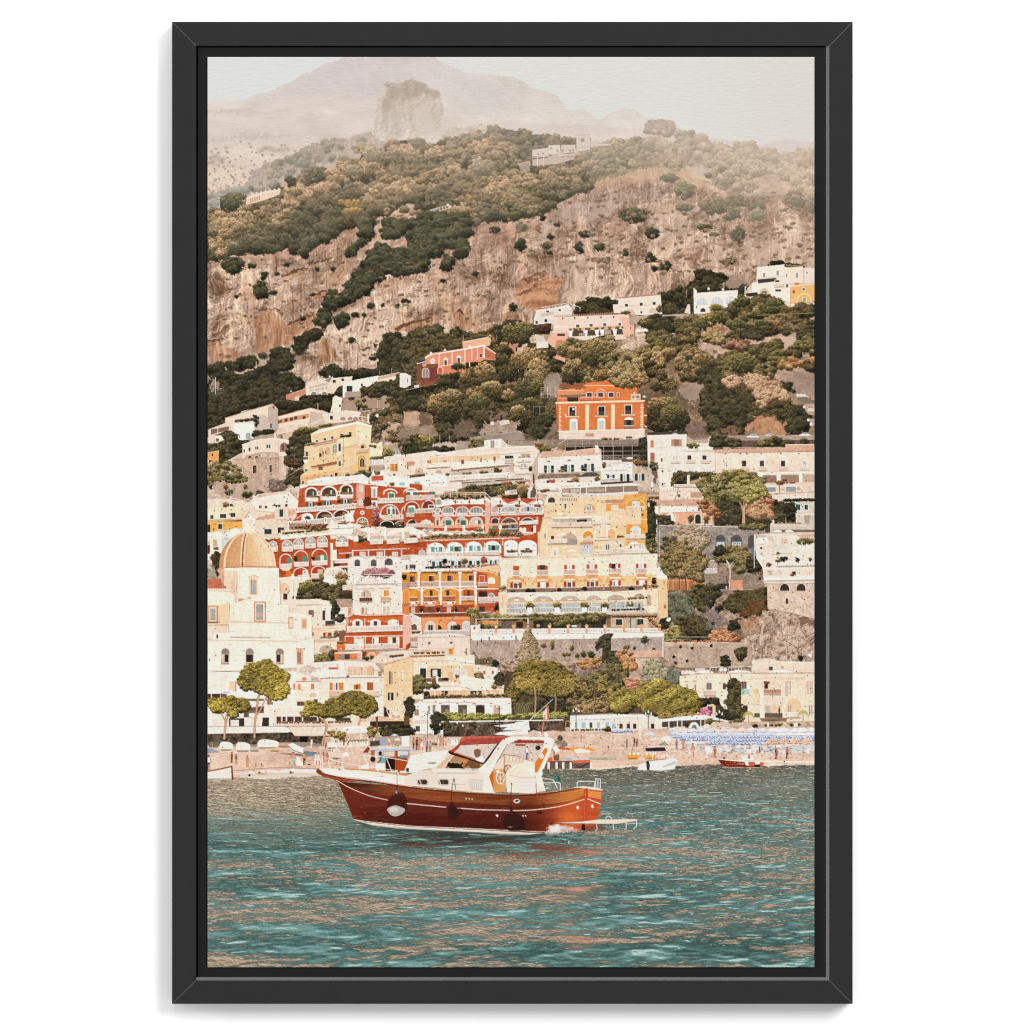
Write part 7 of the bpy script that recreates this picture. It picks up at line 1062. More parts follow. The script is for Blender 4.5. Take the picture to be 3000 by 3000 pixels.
for x in (160,390,674): arch(x,1158,72,148,(150,136,128),(226,200,178),7,.5);Q(x,1210,72,92,(206,186,168));Q(x + (26 if x < 300 else 0) + 4,1216,36 if x != 390 else 62,70,(66,52,48));[Q(x + j * 7,1292,3,16,(150,110,84)) for j in range(10)]
Q(870,1158,60,150,(212,164,124));Q(876,1194,36,96,(160,130,112));Q(912,1170,16,130,(226,184,146));Q(862,1155,80,12,(216,176,144));ell(48,1265,6,12,(170,90,60));Q(235,1115,30,12,(226,200,180))
# houses on the sea front, left
B("28,1380 870,1372 860,1960 28,1960",(238,222,208),tx=1.5);Q(235,1465,70,100,(240,198,158));Q(290,1470,14,90,(206,140,96));Q(300,1480,90,90,(226,228,224));Q(28,1490,180,50,(230,216,202));arch(150,1385,60,80,(226,212,202),WH,4);Q(28,1585,120,60,(84,66,58));Q(60,1585,8,60,WH);Q(150,1580,60,60,(120,96,80));Q(165,1550,100,36,(240,230,222));N("175,1565 185,1580 195,1562 210,1580 225,1566 245,1578",4,(130,120,116));arch(705,1395,100,200,(236,202,176),(232,206,184),4,.5)
B("870,1320 1100,1290 1300,1270 1600,1290 1700,1420 1690,1800 860,1800",(236,216,198));B("1030,1290 1310,1270 1340,1420 1090,1440 870,1360",(234,220,208));Q(1115,1300,40,36,(220,206,194));Q(1165,1295,50,50,(226,212,200));dish(1155,1345,14);Q(1170,1335,90,20,(206,110,76));ell(1255,1320,11,13,(200,190,180));Q(1350,1330,200,80,(214,160,124),a=.55);[N([(1345,1330 + i * 20),(1560,1325 + i * 20)],3,WH) for i in range(5)];[N([(1345 + i * 52,1320),(1345 + i * 52,1410)],3,WH) for i in range(5)];arch(1530,1320,70,90,(226,180,144),(236,212,190),5,.5);N("860,1470 1100,1465",5,(150,80,60));N("1090,1438 1360,1432 1690,1430",7,(150,120,104));N("1090,1430 1690,1422",6,(244,232,218));[ell(1350,1420,14,12,(130,110,96))]
Q(925,1432,30,30,(222,130,100));ell(940,1445,20,16,(224,136,106));Q(1000,1430,70,30,(190,176,164));poly("870,1350 960,1330 1020,1340 1060,1330 1100,1360 1000,1380 880,1390",(206,186,168),tx=8,rough=2)
wins("882 1492 22 56;1004 1490 30 52",c=(216,132,62));Q(836,1488,18,60,(224,130,90));arch(990,1575,70,40,(210,186,166),(238,222,206),5);Q(1180,1480,130,118,(214,134,62));Q(1208,1480,56,118,(230,224,218));Q(1240,1482,12,110,(90,76,76));Q(1218,1485,14,108,(200,196,200));R(1172,1556,1322,1552,46,(226,190,160),(200,150,120),12);win(1405,1498,66,46,(208,126,60),(238,220,202),4);Q(1425,1498,22,46,(130,90,60));Q(1532,1478,58,118,(182,102,56));Q(1546,1480,3,110,(130,70,40));R(1485,1556,1650,1552,48,(226,198,176),(206,164,134),13);N("1390,1475 1640,1468",5,(240,226,210))
B("1690,1310 1740,1290 1932,1240 1960,1240 1960,1960 1690,1840",(238,200,154));N("1660,1310 1932,1230",8,(226,190,150));N("1690,1312 1932,1245",4,(180,120,80));Q(1636,1370,34,50,(176,140,112));win(1740,1370,32,126,(176,156,140),(226,186,146),4);Q(1740,1370,14,126,(120,90,72));Q(1826,1375,10,40,(240,222,200));win(1857,1360,24,120,(226,206,184),(232,198,160),4);poly("1700,1500 1780,1496 1740,1530",(226,190,150));Q(1728,1575,52,72,(60,54,50));Q(1745,1580,12,66,(206,190,176));Q(1810,1572,10,44,(130,90,66));Q(1857,1570,20,72,(230,206,180))
# ---- the sea front, middle and right
T(1190,1540,600)
P1 = rp((76,66,36),(138,118,58),(206,178,92));P2 = rp((52,50,30),(92,84,42),(150,134,66));SK = (206,146,112)
B("930,1400 1932,1400 2500,1700 2500,1900 900,1900",(96,80,64),tx=8);poly("1550,1380 1932,1300 2000,1700 1700,1640",(132,116,104),.9,rough=4,tx=12);L("1280,1640 1932,1560 1932,1760 1280,1780",14,VB,VG,1.0)
L("960,1560 1010,1480 1060,1440 1120,1480 1100,1600 1000,1680 960,1640",14,VG,P2,1.3)
L("1060,1330 1120,1290 1200,1270 1300,1290 1400,1290 1500,1350 1570,1380 1600,1440 1640,1500 1600,1560 1480,1600 1300,1600 1100,1580 1040,1500 1030,1400",16,P2,P1,1.8,lit=lambda x,y: .35 + .5 * math.sin(y * .16) + NL[y,x] * .2,asp=.6,tree=1.3)
L("1235,1540 1280,1490 1360,1470 1480,1465 1570,1490 1590,1540 1520,1600 1400,1610 1280,1610",13,P2,P1,1.8,asp=.6,tree=1.3);L("1600,1420 1700,1480 1780,1540 1720,1620 1640,1560",13,VG,P2,1.2);L("1700,1500 1760,1400 1860,1360 1980,1420 2020,1560 1860,1580 1760,1560",14,VN,P1,1.3,asp=.7);N("1770,1620 1778,1560 1770,1500",14,(120,90,70));N("1215,1760 1220,1620 1210,1520",14,(170,140,112),sm=True);N("1405,1750 1412,1640 1400,1600",18,(150,122,94),sm=True)
for i in range(9): N([(1030 + i * 18,1770),(1020 + i * 16,1700 - (i % 3) * 14),(990 + i * 26,1680)],5,(130,136,84),sm=True)
# restaurant house
B("60,1690 170,1640 300,1620 990,1620 995,1860 900,1990 60,1960",(236,222,210));fl(180,1618,950,1600,44,3,10);fl(190,1606,950,1590,26,1,7);[ell(RNG.uniform(200,900),RNG.uniform(1570,1596),6,8,(226,210,196)) for _ in range(26)];N("180,1630 990,1620",5,(150,96,70));N("165,1665 990,1672",4,(206,160,130));poly("310,1672 990,1668 990,1680 310,1684",(240,228,216));[Q(x,1674,26,8,(200,110,80)) for x in (310,470,630,790,960)]
for x,w_ in ((328,82),(490,84),(656,84),(824,60)): Q(x,1690,w_,84,(106,92,82) if x < 800 else (206,170,146));Q(x + w_ * .5,1730,w_ * .4,50,(176,160,148),a=.5)
arch(660,1690,78,80,(70,56,50),None,0,.5);wins("80 1730 40 60;205 1700 24 70;250 1690 26 80",c=(150,130,116));Q(290,1660,12,130,WH);B("20,1840 270,1820 270,1850 20,1865",(226,206,188));Q(90,1890,40,50,(90,80,72));B("-30,1620 60,1620 60,1990 -30,1990",(232,190,146));L("0,1640 40,1610 60,1640 60,1760 20,1800 0,1780",12,VB,VN,1.3)
L("265,1790 320,1770 700,1780 990,1785 1480,1770 1510,1800 1480,1820 1000,1820 640,1835 350,1850 260,1860",12,rp((70,78,38),(136,138,66),(190,184,100)),None,1.6,asp=.6);L("255,1790 350,1780 360,1850 290,1960 250,1900",13,VB,None,1.4);poly("350,1850 1500,1830 1500,1990 350,1990",(92,76,62),tx=22);N("335,1850 1480,1832",12,(236,226,214));N("660,1860 905,1862",4,(150,130,112));[Q(x,1870,50,110,(92,76,62)) for x in (500,720,930)];Q(1345,1870,130,110,(110,90,74));L("370,1850 410,1860 420,1960 380,1960",10,V1,None,1.0);G(645,1885,14,40,0);[ell(x,y,8,9,(236,214,176)) for x,y in ((320,1875),(535,1885),(480,1860))];N("1500,1920 1505,1860 1530,1840 1550,1870",9,(160,140,80),sm=True)
B("1545,1790 1932,1775 2500,1780 2500,1990 1545,1990",(230,220,210));N("1550,1785 1932,1768 2560,1775",7,(150,124,104));B("1550,1800 2540,1782 2540,1800 1550,1830",(240,232,222))
for x,c_ in ((1590,(150,190,204)),(1655,(150,190,204)),(1730,(96,72,62)),(1800,(150,190,204)),(1880,(150,190,204)),(1970,(90,70,62)),(2020,(90,70,62)),(2075,(70,56,52))): Q(x,1855,26 if x != 1655 else 38,52,c_)
fl(1560,1925,1900,1920,14,1,9);poly("1545,1940 1932,1930 2000,1960 2000,1992 1545,1992",(214,198,182));bush(1905,1920,34,30,VN)
poly("820,1885 1060,1860 1160,1850 1160,1900 900,1900",(238,228,218));poly("1040,1850 1150,1840 1170,1930 900,1930",(232,222,212))
def lamp(x,y0,y1): mast(x,y0,y1,5,(70,64,58));[poly([(x + d - 8,y0 - 2 - (14 if d == 0 else -6)),(x + d,y0 - 22 - (14 if d == 0 else -6)),(x + d + 8,y0 - 2 - (14 if d == 0 else -6)),(x + d + 5,y0 + 12 - (14 if d == 0 else -6)),(x + d - 5,y0 + 12 - (14 if d == 0 else -6))],(244,236,222)) for d in (-26,0,26)];N([(x - 26,y0 + 18),(x,y0 + 34),(x + 26,y0 + 18)],4,(70,64,58))
lamp(1602,1740,1950);lamp(202,1750,1990);lamp(880,1700,1900)
T(1790,1540,600)
# pine, palms and walls at the foot of the garden
L("0,1280 100,1260 150,1330 140,1430 60,1560 0,1500",14,VB,VN,1.5);L("30,1200 150,1200 230,1260 210,1360 120,1330",12,rp((110,74,44),(178,122,74),(224,170,110)),None,.8);L("330,1290 440,1290 530,1360 540,1420 440,1480 330,1480 280,1430",13,rp((96,92,70),(146,138,108),(196,182,150)),None,1.2);L("140,1450 260,1470 250,1540 150,1540",12,rp((120,76,54),(184,122,88),(228,170,130)),None,1.0);L("520,1440 560,1360 640,1380 660,1480 600,1520",13,rp((84,86,78),(110,112,98),(140,140,120)),None,1.2);L("0,1520 120,1520 200,1600 160,1700 0,1720",14,V1,P1,1.3)
B("645,1420 860,1392 1100,1388 1932,1385 1932,1870 820,1870 645,1540",(238,214,190));N("645,1418 860,1395 1932,1388",7,(212,160,128));B("1325,1280 1450,1255 1585,1275 1932,1285 1932,1385 1325,1390",(234,208,186));N("1325,1280 1380,1262 1450,1253 1530,1262 1600,1285 1932,1288",6,(244,230,214),sm=True);wins("1488 1328 34 36",c=(96,80,74));wins("1602 1322 26 28",c=(206,160,136));[ell(x,1392,w_,30,(244,232,220),a0=180,a1=360) for x,w_ in ((880,90),(1210,120),(1600,130))]
[ell(x,1384,20,20,(226,216,206)) for x in (680,712,745,775)];Q(792,1344,94,26,(214,202,190));N("915,1385 940,1335 1320,1330",5);[mast(x,1335,1385,4) for x in range(960,1320,30)];[ell(x,1358,18,18,(230,222,212)) for x in (1038,1075)];[Q(1100 + i * 20,1386,10,6,(190,140,112)) for i in range(40)]
win(898,1482,50,110,(140,126,122),(244,226,208),5);R(872,1550,990,1550,44,(226,200,178),(180,150,130),13);arch(1054,1484,26,58,(96,72,62),(210,170,140),4);arch(1058,1638,28,46,(130,112,100),WH,4);Q(1060,1700,26,50,(190,180,170));Q(786,1498,16,66,(206,140,106));Q(710,1495,16,60,(196,150,124));arch(930,1610,50,14,(214,160,124),None);N("695,1470 725,1466",7,(190,130,96));N("770,1468 805,1466",7,(190,130,96));mast(1108,1420,1750,5,(226,190,160))
L("1110,1480 1150,1450 1190,1460 1230,1560 1220,1740 1260,1800 1160,1830 1110,1700",13,VB,VN,1.5);N("1120,1400 1130,1480",8,(150,110,84));L("820,1640 900,1650 990,1630 1030,1680 1060,1740 1180,1790 1200,1850 1060,1830 960,1740 900,1700 850,1720",13,VB,None,1.4);poly("905,1690 960,1680 985,1700 985,1810 905,1760",(232,196,164));Q(910,1704,46,70,(96,74,64));L("830,1740 880,1730 940,1770 930,1810 840,1790",11,rp((150,70,90),(206,110,130),(236,160,176)),None,1.3)
win(1232,1478,44,60,(120,100,96),WH,3);Q(1226,1470,54,18,(150,90,76));win(1446,1472,46,70,(84,70,70),WH,3);Q(1440,1466,56,20,(150,80,66));arch(1415,1462,180,90,(238,206,176),(226,190,160),3,.4);Q(1446,1480,34,70,(84,66,62));Q(1440,1468,56,24,(150,80,66));N("1350,1440 1830,1440",7,(214,178,150));poly("1570,1432 1820,1430 1830,1450 1600,1452",(222,196,172));[Q(x,y,w_,42,c_) for x,y,w_,c_ in ((1226,1543,42,(150,196,160)),(1270,1543,32,(160,184,214)),(1340,1543,30,(200,214,130)),(1372,1543,16,(236,170,120)))]
R(1425,1540,1600,1538,44,(206,160,130),(120,80,64),9);[win(x,1470,44,110,(206,190,180),(190,140,112),3) for x in (1648,1850)];B("1225,1590 1400,1590 1400,1680 1225,1680",(240,206,176));B("1440,1615 1610,1615 1610,1690 1440,1690",(230,210,192));Q(1240,1695,46,66,(84,70,58));Q(1450,1695,160,80,(236,196,160));Q(1455,1698,46,70,(190,176,166));ell(1585,1740,9,30,(110,76,60));Q(1350,1768,56,40,(120,104,88));Q(1448,1766,168,46,(112,100,86));Q(1402,1540,36,275,(242,224,206));arch(1650,1626,136,150,(240,200,156),None,0,.5);[Q(x,1690,42,100,(214,196,182)) for x in (1660,1860)];[Q(x,1694,5,90,(160,100,76)) for x in (1672,1690,1868,1890)];R(1655,1760,1790,1758,44,(236,216,196),(220,194,172),10);poly("1400,1815 1660,1812 1650,1850 1420,1850",(150,118,92));Q(1480,1830,100,40,(130,100,80))
for x,y in ((1295,1780),(1810,1770)):
    mast(x,y,y + 110,9,(190,150,110))
    for a_ in range(-200,30,24): N([(x,y),(x + math.cos(math.radians(a_)) * 34,y + math.sin(math.radians(a_)) * 30),(x + math.cos(math.radians(a_)) * 54,y + math.sin(math.radians(a_)) * 30 + 30)],6,(190,180,104),sm=True)
L("0,1620 100,1560 240,1560 280,1490 360,1480 420,1460 500,1460 560,1490 620,1510 700,1540 760,1560 800,1600 850,1680 830,1720 790,1760 700,1790 560,1770 440,1790 300,1760 260,1700 160,1760 60,1760 0,1720",15,P2,rp((84,80,34),(160,148,60),(216,200,100)),2.0,lit=lambda x,y: .62 + .3 * math.sin(x * .12 + y * .22) + NL[y,x] * .15 - max(0,(y - sy(2040)) / 90),asp=.6,tree=1.3)
poly("435,1932 445,1780 470,1780 482,1932",(168,124,92));N("455,1790 380,1720",10,(140,106,78));L("480,1790 700,1770 830,1790 800,1810 500,1825",10,P1,None,1.2)
B("0,1805 260,1800 480,1820 860,1790 1110,1840 1100,1932 0,1932",(226,212,198));poly("480,1840 840,1800 1080,1850 900,1870 860,1890 480,1900",(96,84,68));poly("470,1835 640,1800 880,1782 1110,1842 900,1828 640,1838 470,1850",(242,234,224));[Q(x,1830,10,100,WH) for x in (430,540,620,662,840,880)];[Q(x,1868,30,46,c_) for x,c_ in ((8,(150,188,200)),(78,(96,70,60)),(148,(80,66,60)),(208,(66,56,50)),(376,(60,54,46)),(560,(90,76,62)),(700,(66,58,50)))]
arch(742,1856,80,70,(232,224,214),(206,220,224),5,.5);arch(760,1876,46,40,(130,130,124),WH,3,.5);G(930,1840,40,30,1);poly("915,1905 960,1850 1090,1850 1160,1900 1160,1925 915,1925",(214,190,166));N("915,1905 1165,1900",5,(240,226,210));poly("1120,1850 1932,1840 1932,1932 1120,1932",(196,168,144),.8,tx=10);fl(1120,1850,1240,1830,5,1,18);fl(1440,1880,1780,1870,12,1,16);[N([(1110,1850 + i * 14),(1320,1870 + i * 14)],3,(240,232,222)) for i in range(3)];ell(1358,1890,28,20,(56,50,50));ell(1480,1880,10,26,(230,222,214));poly("1590,1900 1640,1855 1700,1900",(206,186,164));Q(1722,1860,38,40,(238,230,222))
lamp(352,1770,1932);lamp(1020,1770,1860)
# ---- promenade, left
T(600,2000,600)
B("28,180 160,140 590,180 600,230 660,250 940,260 1530,260 1530,420 28,420",(234,218,204));poly("230,335 375,335 375,412 230,412",(74,64,56));Q(245,350,80,60,(220,210,200));Q(378,330,225,84,(226,212,198));poly("370,240 560,220 560,290 500,330 370,330",(110,88,72),tx=10);Q(420,285,150,38,(226,214,202));poly("550,320 608,330 606,412 540,412",(64,58,50));Q(570,200,8,130,WH);poly("580,150 640,140 650,200 590,220",(150,116,96),tx=8,rough=1);N("300,330 610,322",6,(246,236,226));poly("300,150 560,150 560,170 300,175",(130,110,94))
B("660,250 1560,240 1560,410 660,410",(234,206,180));Q(680,320,450,56,(92,72,58));[Q(x,250,12,160,WH) for x in (722,766,840,918,1060,1210,1380)];Q(1235,330,140,70,(90,72,60));Q(680,275,430,40,(238,216,196));R(665,378,1390,372,36,(234,210,190),(200,156,128),8);fl(670,372,1380,365,30,3,7);N("680,262 960,255",9,(244,234,222));wins("872 176 66 40",c=(110,80,66));poly("770,120 940,135 950,150 760,140",(240,230,220));poly("800,80 870,78 880,108 810,116",(236,226,216));Q(1030,155,36,30,(110,84,70))
poly("1480,320 1740,310 1750,360 1460,370",(214,180,150));poly("1560,365 1932,360 1932,420 1560,420",(66,54,46));poly("1690,220 1740,260 1740,320 1690,320",(74,60,50));Q(1738,345,150,12,(236,176,90));poly("1880,320 1932,300 1932,420 1880,420",(110,80,56));Q(1615,320,20,120,(110,72,58))
poly("28,470 800,465 1200,500 1560,560 1560,610 28,590",(88,74,62),tx=20);poly("28,415 770,412 800,450 790,465 28,480",(240,226,210));[N([(30 + i * 15,420),(32 + i * 15,466)],3,(206,186,168),.7) for i in range(50)];N("28,478 790,466",7,(222,204,188));poly("785,415 1560,405 1560,470 1120,500 850,500",(226,206,186));N("785,415 850,500 1120,498",4,(200,172,148));N("28,412 1200,408",5,(150,124,104));Q(90,490,50,90,(110,96,82));Q(900,505,70,60,(40,34,30));poly("690,560 980,560 1130,580 1130,612 700,600",(150,136,122))
B("1130,510 1560,480 1560,610 1130,610",(216,186,160),tx=8);poly("1295,430 1340,410 1440,403 1550,415 1555,470 1300,470",(238,230,220));[N([(1300,y),(1550,y - 4)],4,(196,182,168),.6) for y in (440,462)];[Q(x,470,12,130,WH) for x in (1225,1290,1465,1530)];L("1180,470 1300,460 1310,520 1240,510 1200,520",10,P1,None,.8);L("1545,420 1600,430 1620,480 1560,520",10,P1,VN,1.0);L("1655,430 1760,420 1932,410 1960,480 1800,510 1680,500",13,VB,VN,1.5);fl(1240,550,1540,540,14,1,8);Q(1240,545,290,60,(236,224,212),a=.6);poly("1560,510 1932,500 1932,610 1560,610",(186,160,140),tx=10)
for i in range(3): N([(1530 + i * 12,400),(1540 + i * 14,330),(1600 + i * 10,280),(1640,240 - i * 20),(1640,180 - i * 6),(1610 - i * 5,170)],4,(240,232,222),sm=True)
[N([(1540 + i * 12,330 - i * 9),(1570 + i * 9,300 - i * 10)],3,(240,232,222)) for i in range(8)]
t_ = np.linspace(0,2 * math.pi,17);sh = [(1805 + math.cos(a_) * 84 * (1 + .04 * math.cos(8 * a_)),255 + math.sin(a_) * 90) for a_ in t_];N(sh,6,(244,236,226),sm=True);[N([(1805,330),(1805 + math.sin(a_) * 50,255 - math.cos(a_) * 40),(1805 + math.sin(a_) * 84,255 - math.cos(a_) * 88)],4,(244,236,226),sm=True) for a_ in (-1.5,-1.05,-.6,-.2,.2,.6,1.05,1.5)];N("1730,300 1805,320 1880,300",5,(244,236,226),sm=True);ell(1785,322,20,16,(206,170,140));ell(1825,322,20,16,(206,170,140))
def pine(pts,tr,n=13):
    for q,w_ in tr: N(q,w_,(176,134,104),sm=True);N(q,w_ * .35,(210,174,144),sm=True)
    L(pts,n,P2,rp((88,82,30),(168,150,52),(222,200,96)),1.9,lit=lambda x,y: .5 + NL[y,x] * .3 + RNG.normal(0,.25),asp=.6,tree=1.2)
pine("320,-20 360,-110 400,-160 520,-190 600,-220 660,-160 740,-110 800,-60 770,0 800,50 780,100 740,150 640,160 580,110 520,100 440,60 380,70 340,20",(("470,520 475,380 490,260 510,130 530,60",20),("500,300 545,220 580,140",12)))
pine("20,130 60,150 200,150 240,120 300,160 360,150 420,200 410,250 360,275 290,260 320,300 270,330 220,300 240,260 160,280 100,290 60,240 25,200",(("185,530 200,380 210,310",22),("200,380 170,310 150,290",12),("205,360 235,290",9)))
pine("1140,200 1180,160 1260,150 1310,110 1400,85 1480,95 1560,130 1610,180 1620,250 1540,310 1480,320 1400,290 1300,310 1220,250",(("1450,400 1470,340 1460,300",16),))
pine("910,280 960,250 940,190 960,175 1060,190 1120,210 1200,200 1260,230 1320,270 1310,310 1240,330 1180,310 1120,320 1060,300 1000,300 940,320",(("1110,580 1135,480 1150,400 1110,340 1070,310",20),("1130,350 1180,310",8)))
# beach
T(600,2000,600)
BE = ramp3(.5 + b2 * .15 + b1 * .1,(196,164,142),(216,186,164),(230,204,184)) + (NF * 4)[...,None]
poly("0,610 1600,600 2500,560 3780,560 5800,600 5800,900 4800,870 3780,830 1500,830 900,810 0,860",BE,rough=.8);N("28,585 800,590",8,(190,160,138));N("28,820 300,826 700,800 1100,815",9,(176,142,120),.8,sm=True)
def person(x,y,h,top=(206,146,112),low=(206,146,112),sk=(200,140,108),hair=(80,56,44),sit=False):
    if sit:
        poly([(x - h * .5,y),(x - h * .1,y - h * .12),(x,y - h * .5),(x + h * .15,y - h * .5),(x + h * .12,y)],sk);ell(x + h * .08,y - h * .6,h * .12,h * .13,hair);N([(x,y - h * .2),(x + h * .35,y - h * .28),(x + h * .5,y)],h * .1,sk);return
    N([(x - h * .04,y - h * .48),(x - h * .06,y)],h * .09,low if low != sk else sk);N([(x + h * .04,y - h * .48),(x + h * .07,y)],h * .09,sk)
    poly([(x - h * .1,y - h * .82),(x + h * .1,y - h * .82),(x + h * .08,y - h * .42),(x - h * .08,y - h * .42)],top);Q(x - h * .08,y - h * .5,h * .16,h * .16,low)
    N([(x - h * .1,y - h * .8),(x - h * .15,y - h * .5)],h * .06,sk);N([(x + h * .1,y - h * .8),(x + h * .15,y - h * .5)],h * .06,sk);ell(x,y - h * .92,h * .07,h * .08,hair);ell(x,y - h * .89,h * .05,h * .05,sk)
def cover_boat(x,y,w_,h_,c=(232,220,208)):
    poly([(x,y),(x + w_ * .05,y - h_),(x + w_ * .5,y - h_ * 1.15),(x + w_,y - h_ * .8),(x + w_ * .95,y),(x + w_ * .5,y + h_ * .15)],c,sm=True);poly([(x,y - 2),(x + w_ * .95,y - 2),(x + w_ * .8,y + 10),(x + w_ * .1,y + 10)],(150,124,104));N([(x + w_ * .3,y - h_),(x + w_ * .35,y)],3,(200,182,166))
for a_ in ((40,600,100,40,(120,108,96)),(145,630,120,66),(300,640,130,70),(505,610,190,66),(620,640,90,20,(226,190,130)),(700,600,110,30,(206,160,130)),(1160,612,90,46),(430,640,90,26,(190,176,162))): cover_boat(*a_)
poly("790,580 830,565 930,620 930,670 830,650 800,620",(240,228,214));N("795,600 840,640 930,668",7,(130,90,66));poly("930,640 1060,655 1020,695 960,690",(116,136,156));poly("680,665 900,670 1000,700 800,680",(140,112,94));poly("28,620 60,615 150,655 28,665",(150,156,184));poly("1160,640 1240,610 1330,680 1280,720 1170,710",(226,206,190),.7);poly("1190,705 1290,710 1240,725",(110,106,104));[Q(x,636,8,12,(60,50,46)) for x in (1170,1186,1202)];poly("1300,670 1340,650 1370,690 1300,700",(236,226,216))
for a_ in ((258,755,105,(176,84,58),(60,50,46)),(298,770,100,(110,120,100),(200,140,108)),(404,795,110),(838,780,130,(226,160,144),(150,200,206)),(942,775,120,(206,150,120),(60,50,56)),(1048,775,120,(240,232,224),(240,232,224)),(1074,775,118,(240,232,224),(240,232,224)),(1122,750,95,(200,110,60),(200,110,60)),(1160,745,85,(214,120,60),(214,120,60)),(1010,610,90,(240,230,222),(240,230,222)),(40,820,140,(232,226,226),(110,80,110)),(1315,590,80,(80,70,76),(60,54,60)),(1355,590,80,(200,190,186),(60,56,60)),(1597,590,80,(236,230,224),(150,140,130)),(1740,600,90,(230,220,214),(200,140,110)),(1145,620,60,(70,60,62),(60,50,50))): person(*a_)
for a_ in ((480,795,50),(535,795,50),(800,770,36),(1240,780,40),(1280,780,34)): person(*a_,sit=True)
ell(985,768,14,7,(50,40,38));poly("860,780 870,700 890,700 930,760 930,785",(236,226,216),.9);poly("1750,500 1790,480 1835,500",(240,230,222));poly("1790,540 1820,515 1850,545",(240,230,222));mast(1792,500,590,4);B("1855,505 1932,500 1932,605 1860,605",(234,224,214));poly("1650,520 1700,510 1720,590 1650,590",(150,164,180));B("1560,550 1650,545 1650,590 1560,600",(90,80,76));poly("1490,660 1540,600 1560,620 1540,660",(140,76,60))
# right beach: parasols, loungers, bathers
T(1790,2040,600)
poly("-1000,330 0,330 500,300 1932,285 1932,620 0,640 -1000,640",BE,rough=.8);poly("540,330 1932,290 1932,540 1000,530 600,480",(214,204,200),tx=14)
def paras(x,y,w_,c1=(120,146,196),c2=(236,236,238)):
    h_ = w_ * .34;poly([(x - w_ / 2,y + h_ * .55),(x - w_ * .32,y + h_ * .12),(x,y - h_ * .3),(x + w_ * .32,y + h_ * .12),(x + w_ / 2,y + h_ * .55)],c2)
    for a0,a1 in ((-.5,-.3),(-.1,.1),(.3,.5)): poly([(x,y - h_ * .3),(x + w_ * a0,y + h_ * .55),(x + w_ * a1,y + h_ * .55)],c1)
    poly([(x - w_ / 2,y + h_ * .52),(x + w_ / 2,y + h_ * .52),(x + w_ * .46,y + h_ * .74),(x - w_ * .46,y + h_ * .74)],tuple(int(v * .82) for v in c1));mast(x,y + h_ * .5,y + h_ * 1.5,3,(226,220,214))
for r_ in range(8):
    y = 300 + r_ * 18 + RNG.uniform(-3,3);n_ = 15
    for i in range(n_):
        x = 570 + (i + (r_ % 2) * .5) * (96 + r_ * 2) + r_ * 14 + RNG.uniform(-16,16);y += RNG.uniform(-4,4)
        if x > 1920 or (r_ > 5 and x < 900): continue
        cc = (186,198,218) if r_ < 4 else (130,150,198);c2 = (238,238,240)
        if r_ < 2 and RNG.random() < .5: cc = (232,196,168)
        if x > 1500 and r_ < 4: cc = (226,224,226)
        if r_ > 5 and x > 1450: cc,c2 = (228,160,116),(240,214,196)
        paras(x,y,104,cc,c2);
for i in range(170):
    x,y = RNG.uniform(640,1900),RNG.uniform(450,545);N([(x,y),(x + RNG.uniform(14,40),y + RNG.uniform(-10,6))],RNG.uniform(3,6),[(240,236,234),(170,190,214),(196,150,124),(90,84,90),(150,196,206)][int(RNG.integers(5))])
paras(58,318,110);paras(158,312,100,(110,150,206));paras(372,340,100,(200,206,226));paras(860,432,110,(226,190,166),(240,230,222));paras(1200,470,110,(190,206,206));paras(495,438,90,(120,160,120),(170,200,160));paras(405,400,100,(232,200,170));poly("880,460 940,480 950,530 900,540",(240,234,228));ell(520,400,50,26,(238,230,222))
N("0,355 500,365",5);N("0,490 300,485",5);mast(272,285,400,13,WH);[mast(20 + i * 18,370,395,3) for i in range(14)]
for i in range(120):
    x,y = RNG.uniform(-1000,1700),RNG.uniform(455,590)
    if x < 300 and RNG.random() < .6: continue
    if RNG.random() < .7: ell(x,y,RNG.uniform(8,18),RNG.uniform(3,6),[(190,126,92),(206,150,116),(120,80,62),(236,228,222)][int(RNG.integers(4))])
    else: person(x,y,RNG.uniform(26,36),sit=True)
for a_ in ((148,485,86,(150,140,146),(120,110,120)),(220,470,84,(90,80,96),(70,60,76)),(245,470,70,(110,70,60),(90,60,54)),(618,495,92,(206,146,112),(130,110,140)),(680,510,110),(770,570,130,(210,150,116),(226,170,180)),(978,580,112,(170,110,80),(170,110,80)),(1560,590,100,(176,116,84),(60,50,60)),(1660,585,110,(180,120,90),(60,50,56)),(1400,530,60,(60,50,56),(60,50,56)),(1550,545,60,(90,60,50),(70,50,46))): person(*a_)
T(1190,1960,600)
for a_ in ((72,755,110,(220,140,100),(90,86,90)),(104,760,120,(50,48,52),(60,54,54)),(125,755,110),(148,765,100,(240,232,224),(240,232,224)),(198,780,100,(110,140,176),(60,64,84)),(228,778,100,(206,160,140),(90,110,150)),(308,725,90,(236,206,200),(236,206,200)),(325,725,92),(350,722,84),(372,722,84,(236,210,200)),(432,745,60,(236,230,224),(236,230,224))): person(*a_)
fl(250,700,290,705,4,1,8);B("420,665 490,665 490,720 420,720",(230,222,214));poly("1400,700 1540,690 1780,700 1900,760 1560,800 1400,760",(222,194,172),.6,rough=2)
